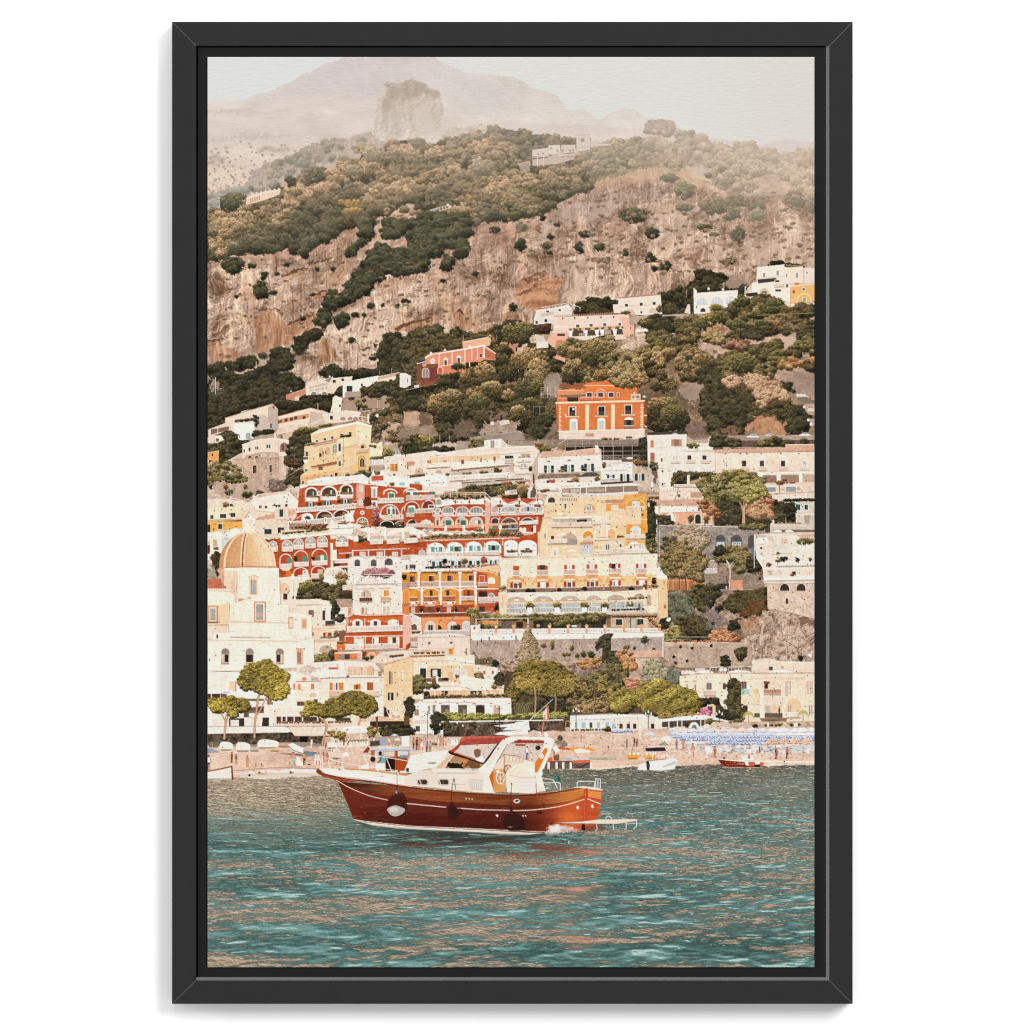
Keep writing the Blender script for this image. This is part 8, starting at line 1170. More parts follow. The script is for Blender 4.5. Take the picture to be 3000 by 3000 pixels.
poly("1420,730 1560,745 1540,765 1430,752",(206,104,70));poly("1535,750 1600,735 1740,740 1800,770 1680,780 1560,775",(232,168,70));poly("1580,760 1640,745 1740,770 1720,790 1600,790",(232,222,214));[N([(1470 + i * 84,838),(1545 + i * 84,840),(1560 + i * 84,852),(1480 + i * 84,852)],7,c_,closed=False) for i,c_ in enumerate(((150,176,190),(180,196,200),(190,190,180),(150,160,150),(130,140,130),(150,160,140)))];person(1905,765,50,sit=True);person(1650,680,56);G(1450,650,24,26,0);poly("1400,700 1450,650 1520,700 1500,730 1420,730",(130,110,98),.8,tx=12,rough=2)
N("1030,600 1382,285",5,(226,216,206));N("1275,640 1325,340",8,(196,130,92));poly("1290,400 1315,380 1320,470 1295,480",(226,190,180));poly("1312,380 1345,340 1345,470 1322,490",(150,170,130));Q(1318,370,10,110,(240,230,222));poly("1330,360 1345,350 1345,480 1332,480",(206,110,90));Q(1258,500,18,26,(60,56,56));poly("1170,600 1240,580 1260,640 1160,640",(206,176,156),tx=10)
T(1790,2040,600)
# yellow pedalos
for x in (145,305): poly([(x,560),(x + 12,545),(x + 100,545),(x + 122,562),(x + 100,592),(x + 20,590)],(232,170,50));poly([(x + 6,580),(x + 110,580),(x + 96,594),(x + 22,592)],(190,120,30));[ell(x + j,540,12,14,(238,222,206)) for j in (30,70,110)]
# ---- the sea
xs_ = XX / SC + CX0;ys_ = YY / SC + CY0
dd = np.clip(ys_ - 2070,40,None);U = (xs_ - 1500) / dd;V = 17000 / dd
def gn(g,u,v):
    iu = np.floor(u).astype(int);iv = np.floor(v).astype(int);a = u - iu;b = v - iv;a = a * a * a * (a * (a * 6 - 15) + 10);b = b * b * b * (b * (b * 6 - 15) + 10);iu %= 256;iv %= 256;ju = (iu + 1) % 256;jv = (iv + 1) % 256
    return (g[iv,iu] * (1 - a) + g[iv,ju] * a) * (1 - b) + (g[jv,iu] * (1 - a) + g[jv,ju] * a) * b
def waves(fu,fv,seed,octs,gain,ang=.07):              # how far each bit of the receding surface leans towards us
    rng = np.random.default_rng(seed);out = np.zeros((H,W),np.float32);amp = 1.0
    for k in range(octs):
        g = rng.random((256,256)).astype(np.float32) - .5;g2 = rng.random((256,256)).astype(np.float32) - .5
        wu = gn(g2,U * fu * .45 + 31,V * fv * .3 + 7) * 1.6;t = rng.normal(0,ang);u = U * fu + V * t + 90 + wu * .3;v = V * fv + U * fu * t * 1.2 + wu * 1.1 + 17
        out += amp * (gn(g,u,v + .22) - gn(g,u,v - .22)) / .44;amp *= gain;fu *= 1.9;fv *= 1.75
    return norm(out)
S1 = waves(3.2,.55,301,4,.72);S2 = waves(22,3.2,302,4,.8,.3);S3 = waves(8,1.9,303,3,.8,.1)
S4 = waves(40,7,304,3,.8,.3);W5 = norm(noise(260,60,305,4,.55));W6 = norm(noise(40,8,306,3,.6))
def cm(a,b,t): return a + (b - a) * np.clip(t,0,1)[...,None]
c_ = lambda *v: np.array(v,np.float32)
g2 = lambda x,y,sx0,sy0: np.exp(-(((xs_ - x) / sx0) ** 2 + ((ys_ - y) / sy0) ** 2))
# where the water mirrors the warm town and where it shows its own blue
warm = .0 + .22 * W5 + .5 * ss_(2400,2290,ys_) * ss_(1500,1000,xs_) - .9 * np.exp(-((ys_ - 2455) / 50) ** 2) * ss_(1950,1500,xs_) + .35 * g2(1000,2520,400,50) + .55 * g2(1350,2640,420,90) + .5 * g2(800,2670,200,30) - .8 * g2(760,2600,200,40) - .6 * g2(1500,2790,500,26) - .5 * g2(1750,2600,200,50) - .5 * g2(2050,2400,330,60) - .7 * g2(2250,2780,260,60) - .35 * g2(2000,2620,300,50) - .3 * g2(760,2770,260,20) + .3 * g2(1900,2480,300,40)
s = S1 * .60 + S3 * .56 + S2 * .26
aq = cm(c_(48,74,71),c_(82,120,117),(s + .9) * .62);aq = cm(aq,c_(112,150,147),(S1 * .7 + S3 * .55 + S2 * .15 - .5) * .9);aq = cm(aq,c_(160,186,181),(S1 * .5 + S3 * .85 - 1.85 + .4 * (xs_ > 1850)) * 2.4)
be = cm(c_(118,108,94),c_(198,168,144),.62 + S2 * .42 + S4 * .2);be = cm(be,c_(218,192,168),(S2 * .6 + S4 * .6 - .9) * .8)
bm_ = warm * .75 - s * .62 - .06 + S4 * .06;SEA = cm(aq,be,ss_(-.25,.5,bm_) * .84)
SEA = cm(SEA,c_(48,66,62),ss_(.5,1.1,-np.abs(bm_) * 1.4 + .6 + S2 * .3) * .2)
up = cm(c_(92,92,80),c_(160,142,120),.5 + S2 * .28 + S3 * .22 + .35 * (ss_(1500,608,xs_) - .4));up = cm(up,c_(206,182,154),(S2 * .4 + S3 * .4 - .55 + .8 * ss_(1300,608,xs_)) * .8);up = cm(up,c_(74,88,82),ss_(1300,1900,xs_) * (.5 - S3 * .35) * .85)
SEA = cm(up,SEA,ss_(2290,2450,ys_ + W5 * 30 + s * 22))
for x0,y0,sx0,sy0,s_ in ((1725,2495,60,26,1.0),(1700,2560,60,30,.7),(1690,2620,70,30,.8),(1680,2720,60,26,.9),(1700,2770,45,20,.8)):
    SEA = cm(SEA,c_(212,140,112),g2(x0,y0,sx0,sy0) * (.38 - s * .4) * s_ * .8)
SEA = cm(SEA,c_(210,226,224),np.clip((S2 + S3 * .5 - 3.1) * 2,0,1) * .7)
SEA = cm(SEA,c_(70,48,42),g2(1330,2462,260,22) * (.6 - s * .45));SEA = cm(SEA,c_(110,62,46),g2(1560,2490,140,26) * (.45 - s * .4))
SEA += 7 + (NF * 3.0)[...,None]
T(608,2240,900,1092)
poly("-20,38 100,45 200,52 300,44 390,40 700,30 860,20 1000,14 1200,14 1400,18 1500,10 1640,6 1840,-2 1900,8 2180,0 2200,800 -20,800",SEA,rough=.6);N("0,32 100,40 200,36 300,32 390,36",6,(226,204,184),.8,sm=True);N("1280,12 1420,12 1520,2 1640,-2",4,(232,216,200),.8,sm=True);N("1840,-8 1960,-12 2160,-10",4,(240,230,220),.9)
shal = ss_(sy(2330),sy(2255),YY) * ss_(sx(1300),sx(900),XX);IMG += (c_(206,182,154) - IMG) * (shal * .45 * (YY > sy(2262)))[...,None]
T(600,2000,600)
for x,y in ((515,850),(812,845),(423,872)): ell(x,y,12,12,(96,62,46));
ell(545,858,40,8,(206,160,130));ell(825,848,18,8,(190,130,96));N("570,830 590,850",6,(200,140,110))
poly("28,825 120,812 255,785 262,790 275,880 270,910 28,910",(234,222,210));N("28,835 140,815 258,788",13,(158,92,58));poly("250,780 262,778 275,900 272,920 255,915",(140,70,46));N("28,905 250,905",5,(120,150,156));N("275,915 328,880",5,(190,130,100));N("180,860 240,830 260,870",3,(200,180,160));mast(275,670,800,4,(210,200,190));N("150,790 240,770",4,WH)
# two small boats to the right
T(1790,2040,600)
ell(440,690,180,12,(206,206,198),.6,rough=1);poly("270,640 330,620 590,580 620,590 628,610 595,685 480,698 360,695 250,690 255,670",(236,228,218));poly("480,660 600,610 622,615 600,640 490,670",(190,190,188));poly("250,680 300,640 330,690 260,698",(226,220,212));poly("330,610 355,605 366,650 360,695 340,698 332,650",(60,68,72));N("350,605 520,590",9,(190,130,96));poly("322,488 420,482 505,480 520,515 330,518",(52,46,66));[N(q,4,(226,220,214)) for q in ("335,515 330,600","500,515 480,580","515,515 560,600")];person(395,595,90,(236,230,224),(236,230,224),hair=(50,44,60));[N([(450 + i * 26,545),(450 + i * 26,590)],4,WH) for i in range(6)];N("440,560 590,570",4,WH)
poly("1000,588 1100,600 1250,615 1330,618 1440,622 1430,665 1300,672 1100,668 1050,655",(134,58,40),tx=8);N("1000,588 1100,600 1250,612 1290,622",11,(240,224,208));poly("1255,615 1340,620 1345,650 1300,655 1270,650",(236,226,216));poly("1290,620 1345,618 1340,650 1300,665",(206,100,60));poly("1350,610 1395,605 1410,640 1360,650",(226,220,214));poly("1350,645 1400,640 1395,665 1355,665",(40,36,36));poly("1405,625 1440,622 1432,660 1405,665",(206,100,66));ell(1065,582,10,9,(70,80,100));poly("1230,560 1330,550 1345,600 1240,605",(234,224,216));ell(1300,570,14,20,(200,140,110));N("1190,632 1250,640 1240,628",4,(230,210,190));[ell(1080 + i * 22,625 + (i % 2) * 14,5,3,(206,140,110)) for i in range(7)];N("1050,668 1430,672",4,(220,224,220),.7);ell(1632,614,7,7,(60,56,50))
# jetty
T(1380,2100,500)
poly("830,500 1150,495 1150,520 830,522",(120,84,66));poly("830,520 1360,510 1360,585 830,590",(84,70,60),.75);[N(q,8,(60,46,40)) for q in ("1160,520 1240,580","1240,580 1340,515","1180,580 1330,530","850,530 900,580","970,530 1030,580")];poly("1150,492 1345,485 1350,515 1155,525",(214,108,80));[Q(x,510,26,78,(222,214,206)) for x in (865,955,1030,1115,1345)];poly("850,460 920,455 922,500 855,505",(222,112,50));poly("930,440 995,420 998,492 935,495",(140,90,66));person(940,440,70,(190,110,80),(150,80,60));poly("920,350 960,315 1005,380 960,410",(234,226,218))
poly("937,700 955,670 970,640 978,632 990,650 1005,680 1017,725 980,738 940,728",(70,120,100));poly("985,660 1005,690 1015,725 990,735",(46,84,70));Q(972,632,8,12,(90,96,92))
# ---- the wooden motor boat (sheet 900,2100; the stern half carries on to the right)
T(900,2100,500)
# second boat behind the bow rail
poly("720,375 780,348 1180,350 1260,395 1180,385 860,382 740,390",(176,186,206));N("720,372 790,350 1180,352",5,(230,230,232));poly("860,385 1150,380 1165,470 1160,610 890,600 880,450",(166,92,48));Q(895,470,100,140,(46,36,32));Q(870,388,130,60,(206,190,176));Q(1025,386,120,60,(214,204,196));Q(1000,470,140,140,(176,82,40));poly("1050,432 1140,430 1150,460 1050,462",(110,160,168));N("1000,385 990,460",12,(196,104,44));poly("720,380 770,370 760,520 725,500",(150,96,66),.8);ell(745,480,30,30,(70,50,44));
poly("800,430 830,415 870,430 885,470 880,525 830,525",(120,172,180));poly("808,400 830,385 848,400 842,432 815,432",(60,44,40));N("840,440 830,490 800,515",15,(130,86,66),sm=True);Q(775,525,105,90,(226,220,214));poly("1100,610 1160,460 1200,520 1230,620",(232,224,216));poly("1160,440 1300,410 1500,380 1600,375 1560,460 1480,560 1300,600 1180,620",(232,222,212));poly("600,560 700,520 700,590 620,590",(230,224,218));poly("1360,520 1470,515 1440,530 1380,530",(90,84,80))
for i in range(5): N([(1180 + i * 24,500),(1190 + i * 22,620)],6,(240,236,230))
N("1160,450 1140,470 1200,620",7,(220,216,210));Q(1122,580,30,40,(56,54,56))
# deck and coachroof
poly("110,600 135,585 200,580 450,590 700,605 1000,640 1130,660 1180,680 1200,800 1855,850 1932,860 1100,785 650,720 200,650 130,630",(240,224,208));N("440,590 640,600 900,630 1130,662",14,(206,140,88),sm=True);N("700,590 900,615 1100,640 1150,650",8,(214,150,96),sm=True);poly("350,570 400,560 430,600 380,615 345,600",(224,210,196));ell(365,590,20,20,(206,196,186));ell(365,590,8,8,(110,100,94));poly("730,670 880,668 860,684 760,682",(206,190,176));poly("200,600 560,640 900,690 1060,730 1090,770 640,700 220,640",(246,236,224))
poly("1100,710 1130,665 1200,640 1400,610 1430,590 1700,585 2100,585 2140,640 2130,860 1932,855 1200,780 1110,760",(226,212,198));poly("1400,610 1440,588 1932,590 2060,620 2120,700 2110,850 1932,850",(232,218,204));N("1130,665 1200,640 1400,612",5,(246,236,226));N("1470,638 1490,628 1910,628 1915,635",8,(206,196,186));N("1470,640 1910,640",3,(170,150,136))
for x in (1305,1545): poly([(x - 68,735),(x - 60,708),(x - 40,698),(x + 40,698),(x + 62,712),(x + 70,738),(x + 60,768),(x + 38,776),(x - 40,774),(x - 60,764)],(196,186,178));poly([(x - 52,736),(x - 44,712),(x + 44,712),(x + 56,738),(x + 46,764),(x - 42,762)],(74,54,44));Q(x - 10,712,8,50,(140,104,80))
for y,n_ in ((705,8),(758,14)): [Q(1630 + i * 12,y,7,7,(150,136,126)) for i in range(n_) if (i != 8 and not (n_ == 8 and i > 7))]
poly("1822,705 1850,698 2050,720 2080,830 2060,850 1850,818",(222,196,166));poly("1840,715 2040,735 2060,820 1860,800",(214,212,208));[N([(1860 + i * 24,722 + i * 2),(1872 + i * 24,805)],3,(180,170,164)) for i in range(8)]
# cockpit interior, then arch, seat and canopy
poly("1630,330 2310,300 2640,330 2720,400 2620,640 2120,860 2020,620 1440,585 1600,410",(206,194,184),.85,tx=3)
poly("1560,580 1680,400 1900,470 1990,540 1960,590",(176,140,96));poly("1440,585 1620,420 1680,400 1520,590",(214,180,146));N("1440,582 1625,410",12,(232,218,204));N("1530,585 1680,410",9,(226,212,198));poly("1560,580 1600,520 1760,530 1800,585",(52,44,32),rough=1);poly("1700,480 1800,500 1850,560 1760,540",(206,140,70),.7,rough=2);poly("1780,540 1900,480 1990,590 1850,590",(110,78,50),.8,rough=2);N("1420,588 2100,592",9,(240,230,220));poly("1885,380 1930,355 1968,380 1960,440 1920,470 1895,440",(140,96,76));poly("1900,470 1980,440 2020,500 1940,520",(234,226,218))
N("1770,325 1850,440",5,(200,184,170));N("1980,300 2040,420",5,(200,184,170));poly("2080,640 2150,560 2120,860 2100,820 2040,690",(196,120,52));poly("2120,560 2240,420 2500,480 2540,560 2200,800 2120,840",(226,206,186));poly("2110,600 2250,840 2100,830 2045,690",(200,110,40));Q(2110,590,140,260,(216,160,100),a=.85)
ell(2185,690,50,72,(226,214,204));ell(2185,690,38,60,(200,140,80));[N([(2185,690),(2185 + math.cos(a_) * 44,690 + math.sin(a_) * 66)],7,(232,222,212)) for a_ in (.5,1.6,2.6,3.7,4.7,5.8)];ell(2160,620,18,22,(240,232,224));N("2140,420 2350,440 2540,500",7,(190,150,124));N("2230,420 2230,560",8,(190,110,70));N("2140,500 2230,425 2400,440",6,(170,110,80));[N([(2250 + i * 40,440),(2240 + i * 40,520)],4,(180,130,104)) for i in range(6)];ell(2270,595,48,56,(150,84,54));ell(2272,592,36,44,(214,190,166));[N([(2270,595),(2270 + math.cos(a_) * 42,595 + math.sin(a_) * 48)],6,(150,90,62)) for a_ in (.3,2.4,4.4)]
person(2490,480,150,(238,232,228),(90,90,140));person(2535,500,100,(232,222,214),(232,222,214),hair=(150,90,70));ell(2612,350,30,26,(60,56,58));N("2275,315 2420,510",7,(196,184,174));N("2455,260 2600,440",7,(206,196,186))
poly("2250,640 2270,600 2340,550 2440,515 2500,500 2560,510 2578,540 2575,680 2620,740 2680,830 2560,870 2260,850 2250,700",(242,222,204));poly("2400,685 2575,680 2620,850 2400,860",(228,220,214));N("2300,640 2360,580 2480,540 2570,545",4,(206,180,158),sm=True);N("2290,660 2420,685 2575,680",5,(206,176,150));poly("2500,560 2570,560 2570,660 2520,670",(250,236,222))
poly("1595,385 1640,370 1720,300 1740,240 1790,220 2290,212 2310,240 2270,290 2160,300 1900,305 1740,318 1700,370 1650,410 1620,410",(172,76,62));poly("1740,245 1790,222 2290,214 2300,230 1800,250 1735,290",(196,100,84));N("1745,318 1980,304 2160,298",6,(120,48,42));N("1975,215 1980,300",4,(140,56,48));poly("1600,385 1650,400 1990,520 2010,535 1995,540 1880,500 1640,430 1600,410",(96,36,32));poly("2155,298 2180,300 2015,535 1985,530",(84,34,34));poly("2290,300 2400,255 2690,262 2680,298 2460,295 2300,300",(160,68,54));Q(2360,310,110,16,(150,60,50))
poly("2290,225 2350,220 2330,260 2260,330 2200,420 2090,600 2060,680 2120,860 1985,850 2000,660 1930,590 1980,560 2060,470 2150,330 2220,250",(238,226,214));poly("2180,310 2230,260 2260,290 2100,520 2040,560",(226,212,200));N("2150,390 2040,560 2030,545 2110,420",5,(206,190,176));Q(2147,348,24,24,(110,104,100));Q(2152,352,14,16,(230,224,216));N("2270,305 2140,520",6,(90,76,68))
poly("2290,225 2400,222 2720,228 2780,245 2792,270 2780,330 2690,560 2640,640 2660,700 2700,840 2640,840 2590,700 2570,640 2620,560 2560,560 2680,330 2682,270 2640,258 2380,252 2290,300",(238,226,214));poly("2430,252 2690,258 2685,265 2420,262",(206,190,176));poly("2690,350 2715,358 2720,385 2610,620 2590,635 2575,620 2578,520",(226,134,30));ell(2652,444,27,32,(240,228,214));ell(2652,444,19,23,(206,190,170));ell(2652,444,11,13,(240,228,214));ell(2640,640,28,34,(240,232,224));N("2550,255 2565,272 2580,255",5,(244,240,234));Q(2330,240,12,50,(244,238,230));poly("2110,200 2180,170 2420,150 2500,190 2300,210",(234,226,218));poly("2400,110 2500,90 2500,200 2400,200",(228,222,216));N("2340,215 2600,-40",6,(200,190,182));Q(2632,60,16,30,(60,54,54));N("2650,220 2690,-20",11,(196,130,92));poly("2680,170 2710,168 2730,220 2690,225",(240,236,230));poly("2500,200 2640,160 2660,222 2500,224",(206,186,170),tx=8)
# hull
HB = np.zeros((H,W,3),np.float32);hx = (XX / SC + CX0 - 900) / .2588;hy = (YY / SC + CY0 - 2100) / .2588
sternx = ss_(2450,3050,hx);t_ = ss_(0,1,(hx - 2600) / 900);gl = norm(noise(26,30,411,5,.65));wd = norm(noise(60,3,412,3,.6))
HB[:] = c_(92,34,23);HB = cm(HB,c_(120,48,30),ss_(1100,860,hy) * .6 * ss_(2600,1500,hx));HB = cm(HB,c_(60,22,16),ss_(1000,1250,hy) * .5);HB = cm(HB,c_(194,84,44),sternx);HB = cm(HB,c_(222,116,54),np.exp(-(((hx - 2950) / 120) ** 2 + ((hy - 1130) / 90) ** 2)) * .8);HB += (wd * 3 + NF * 2)[...,None];HB = cm(HB,c_(182,84,52),np.clip(gl - .5,0,1) * np.exp(-(((hx - 560) / 130) ** 2 + ((hy - 1030) / 160) ** 2)) * 1.3);HB = cm(HB,c_(112,40,26),np.exp(-(((hx - 500) / 120) ** 2)) * .6)
poly("340,715 400,735 900,770 1500,830 1932,870 2360,890 2700,870 2900,840 3050,815 3100,808 3200,830 3345,825 3330,900 3315,1000 3290,1170 3260,1270 3060,1285 2800,1300 2700,1315 2500,1335 2150,1330 1932,1300 1200,1262 650,1190 525,1158 470,1010 400,850",HB)
WD = cm(np.zeros((H,W,3),np.float32) + c_(122,62,34),c_(206,124,58),sternx);WD = cm(WD,c_(64,34,24),ss_(1000,500,hx) * .75);WD += (wd * 6 + NF * 3)[...,None];WD = cm(WD,c_(160,84,44),np.exp(-(((hx - 1500) / 420) ** 2)) * .5)
poly("345,718 420,740 900,775 1500,835 1932,875 2360,892 2700,875 2900,845 3060,818 3130,810 3140,900 3000,960 2800,985 2600,1000 2330,1000 1932,980 1400,950 1100,905 900,900 700,850 480,780 400,750",WD);poly("3175,830 3330,850 3325,930 3180,905",(226,138,74))
for y in (30,62,92): N([(900,775 + y * 1.2),(1500,835 + y),(1932,875 + y),(2400,892 + y),(2800,868 + y * .9),(3130,812 + y * .9)],2.2,(90,44,26),.6,sm=True)
N("1100,905 1400,952 1932,982 2330,1003 2700,992 2950,960 3140,898",6,(84,32,22),.8,sm=True)
N("108,612 150,640 350,700 650,722 1100,788 1500,838 1932,872 2360,888 2700,868 2950,830 3120,806 3240,812 3345,828",15,(104,42,28),sm=True);N("108,600 140,625 330,672 650,706 1100,772 1500,822 1932,858 2360,872 2700,852 2950,815 3120,795",5,(206,140,104),sm=True);poly("108,600 125,580 200,640 460,700 640,722 400,740 340,718 180,672 125,645",(140,66,40));N("120,640 340,700 560,722",5,(176,92,60),sm=True);poly("3000,800 3120,782 3260,795 3350,822 3340,835 3120,808",(234,214,194))
N("345,722 480,800 700,890 915,942",8,(236,206,182),sm=True);N("1115,978 1572,1022",10,(236,206,186));N("1695,1030 1932,1048 2290,1058",10,(236,206,186));N("2320,1060 2500,1056 2750,1030 2950,990 3140,930",10,(244,206,176),sm=True);N("3170,925 3320,985",10,(244,216,196));poly("3145,805 3178,808 3160,1175 3120,1175",(190,74,42));N("3150,810 3138,1170",4,(226,130,84))
N("2840,1170 3120,1130",3,(230,140,96),.6);[N([(2900,1040 + i * 40),(3120,985 + i * 42)],2.5,(196,86,48),.6) for i in range(4)];[N([(3180,960 + i * 44),(3310,1000 + i * 40)],2.5,(206,92,60),.6) for i in range(4)];[ell(x,y,14,22,(240,214,196)) for x,y in ((3062,1025),(3227,1012))]
poly("525,1156 650,1178 1200,1235 1932,1265 2500,1300 2720,1300 2700,1308 2500,1335 2200,1332 1932,1305 1350,1278 1000,1262 740,1228 560,1175",(232,212,196));N("640,1185 1200,1243 1932,1275 2500,1306 2690,1308",6,(60,26,22));N("525,1158 650,1180 1200,1236 1932,1266 2700,1300",5,(236,206,186))
poly("2334,1100 2300,1055 2312,1000 2330,1060 2430,1130 2470,1220 2440,1280 2300,1290 2230,1230 2220,1150 2260,1090",(34,20,18),.62,sm=True);poly("910,950 985,880 1080,860 1130,960 1110,1080 1000,1100 920,1040",(52,22,18),.65,sm=True);poly("905,1050 940,1018 1000,1002 1060,1018 1108,1045 1090,1085 1040,1115 1000,1125 950,1110",(176,168,160),sm=True);ell(980,1050,50,28,(206,200,192),.8);poly("1000,865 1010,825 1025,865",(120,150,196));poly("1600,1140 1590,1060 1635,960 1690,1040 1700,1140 1640,1160",(40,20,18),.62,sm=True);ell(1690,1070,70,50,(40,18,16),.5)
N("1020,640 1015,830",4,(60,46,40));N("1660,690 1640,800 1632,960",6,(40,30,28));N("1665,690 1680,820",6,(50,38,34));N("2310,760 2305,1000",5,(40,28,26));ell(2372,952,38,26,(200,190,182));poly("2345,955 2372,935 2400,945 2375,965",(60,54,52));[ell(x,y,9,9,(206,180,160)) for x,y in ((2443,1118),(2472,1118),(1800,924),(1835,927),(1868,930))];poly("2130,1110 2160,1100 2165,1120 2150,1135",(206,196,190));Q(2598,1076,60,20,(60,26,20));ell(2766,1205,18,18,(90,50,40));poly("2250,1240 2330,1243 2300,1252",(150,130,120))
N("2590,740 2600,880 2650,970 2690,960 2715,850 2700,840",8,(166,66,50),sm=True);N("2660,970 2690,1030",7,(50,40,38));N("2630,815 2740,805",9,(214,206,198))
# rails
R1 = (228,222,214)
N("165,440 260,480 420,520 640,555 1000,605 1300,650 1600,690 1932,730 1985,745 2035,840",7,R1,sm=True);N("640,430 880,455 1150,500 1400,535",8,R1);[N(q,9,R1) for q in ("178,440 175,625","160,450 150,570","240,490 280,650","395,530 440,680","590,560 630,710","795,590 840,735","1250,650 1295,780","1480,675 1530,808","1020,610 1060,755","900,470 965,635","1145,505 1190,620","640,435 700,570")];[N(q,5,R1) for q in ("1720,700 1775,830","1390,535 1410,590","600,480 590,560","1275,460 1300,600")];ell(1038,615,13,13,(176,70,50));N("180,450 240,470 300,540",4,(206,150,120))
N("2285,855 2285,780 2310,755 2840,742 2865,755 2868,835",9,R1,sm=False);N("2570,755 2575,855",8,R1);N("2640,690 2770,710 2800,740 2830,805",9,R1,sm=True);N("3055,790 3055,745 3070,730 3255,730 3250,795",9,R1);N("3265,795 3265,700 3320,705 3318,805",9,R1);N("3290,700 3290,800",8,R1);ell(2313,757,10,9,(70,60,56))
# swim platform, wake
poly("2700,1305 2740,1250 2820,1215 2920,1220 2960,1250 3000,1255 3080,1285 2960,1310 2700,1345",(214,196,188),.8,tx=12,rough=1.2,soft=1);poly("2730,1240 2830,1200 2900,1230 2860,1290 2760,1300",(236,228,222),.7,rough=1.2,soft=1);poly("3140,1240 3300,1220 3400,1260 3300,1290 3140,1285",(120,70,56),.7,soft=1);poly("3110,1200 3140,1200 3150,1280 3105,1285",(50,26,24));poly("2815,1200 3100,1185 3300,1160 3720,1155 3740,1170 3700,1190 3500,1210 3000,1215",(226,208,190));N("2815,1205 3200,1210 3500,1215 3730,1180",8,(110,90,80));[N(q,10,(206,200,194)) for q in ("3275,1215 3280,1270 3265,1290","3465,1210 3465,1275","3610,1195 3610,1260 3590,1275","3728,1170 3725,1240 3695,1265")];N("3375,1150 3395,1125 3420,1125 3445,1150",8,(222,216,210),sm=True)
for y,w_ in ((1345,330),(1380,240),(1420,180)): poly([(1500 - w_,y - 20),(2100,y - 22),(2800,y - 14),(3000,y),(2000,y + 16),(1500,y + 10)],(36,54,54),.28,soft=2)
poly("525,1160 740,1232 1200,1270 1932,1312 2500,1342 2900,1320 2500,1372 1800,1350 1000,1300 640,1240",(34,48,46),.55,soft=2);N("1830,1325 1960,1335",6,(230,226,220),.8);[ell(RNG.uniform(2700,3000),RNG.uniform(1240,1310),RNG.uniform(3,9),RNG.uniform(2,5),(246,240,236)) for _ in range(40)];N("2955,1430 2960,1400 2965,1440",6,(226,226,222),.8);N("2950,1425 3020,1415",5,(226,226,222),.7)
# ---- one pass over the whole print: warm grade, crispness, fine grain
def blurs(a): return (a + np.roll(a,1,0) + np.roll(a,-1,0) + np.roll(a,1,1) + np.roll(a,-1,1)) / 5
tn = norm(noise(3,3,501,2,.7));tn2 = norm(noise(14,14,502,4,.6));town = ss_(sy(1180),sy(1330),YY) * ss_(sy(2260),sy(2200),YY)
IMG += ((tn * 3.0 + tn2 * 1.3) * town)[...,None] * np.array([1,1,.95],np.float32)
st_ = norm(noise(4,22,503,4,.6));IMG += (st_ * 1.7 * town)[...,None]
lum = IMG.mean(2)
for _ in range(3400):                      # small lived-in things: pots,pipes,cables,chairs,shadows of eaves
    x,y = int(RNG.integers(4,W - 6)),int(RNG.integers(int(sy(1330)),int(sy(2190))))
    if lum[y,x] < 128 or (x < sx(960) and y > sy(1600) and RNG.random() < .85): continue
    k = RNG.random();c = IMG[y,x]
    if k < .35: IMG[y,x:x + int(RNG.integers(2,7))] *= .80
    elif k < .6: IMG[y:y + int(RNG.integers(2,7)),x] *= .84
    elif k < .8: IMG[y:y + 2,x:x + 2] = c * np.array([.62,.56,.48],np.float32)
    elif k < .9: IMG[y:y + 2,x:x + int(RNG.integers(2,5))] += 14
    else: IMG[y:y + 2,x:x + 2] = (120,112,70)
fl_ = blur(lum,14);IMG += ((lum - fl_) * .10)[...,None]
g_ = IMG.mean(2,keepdims=True);IMG = g_ + (IMG - g_) * (1 - .07 * town)[...,None]
land = ss_(sy(2262),sy(2245),YY);ye = np.clip(np.minimum(IMG[...,0],IMG[...,1]) - IMG[...,2] - 12,0,90) * land;gr = np.clip(IMG[...,1] - IMG[...,0],0,60) * land * (IMG[...,2] < IMG[...,0])
IMG[...,1] -= ye * .07 + gr * .55;IMG[...,2] += ye * .05;IMG[...,0] += gr * .25     # the print's warm inks
lo_ = ss_(sy(420),sy(760),YY)[...,None];IMG = IMG + ((IMG - 136) * (.05 + .08 * land)[...,None] + 5) * lo_ + np.array([2,0,-1.5],np.float32) * lo_
IMG += (IMG - blurs(IMG)) * .5
IMG = np.clip(IMG,8,244)
AMB,KEY,SIDE,TOP,WEAVE = .64,2080,125,125,.3
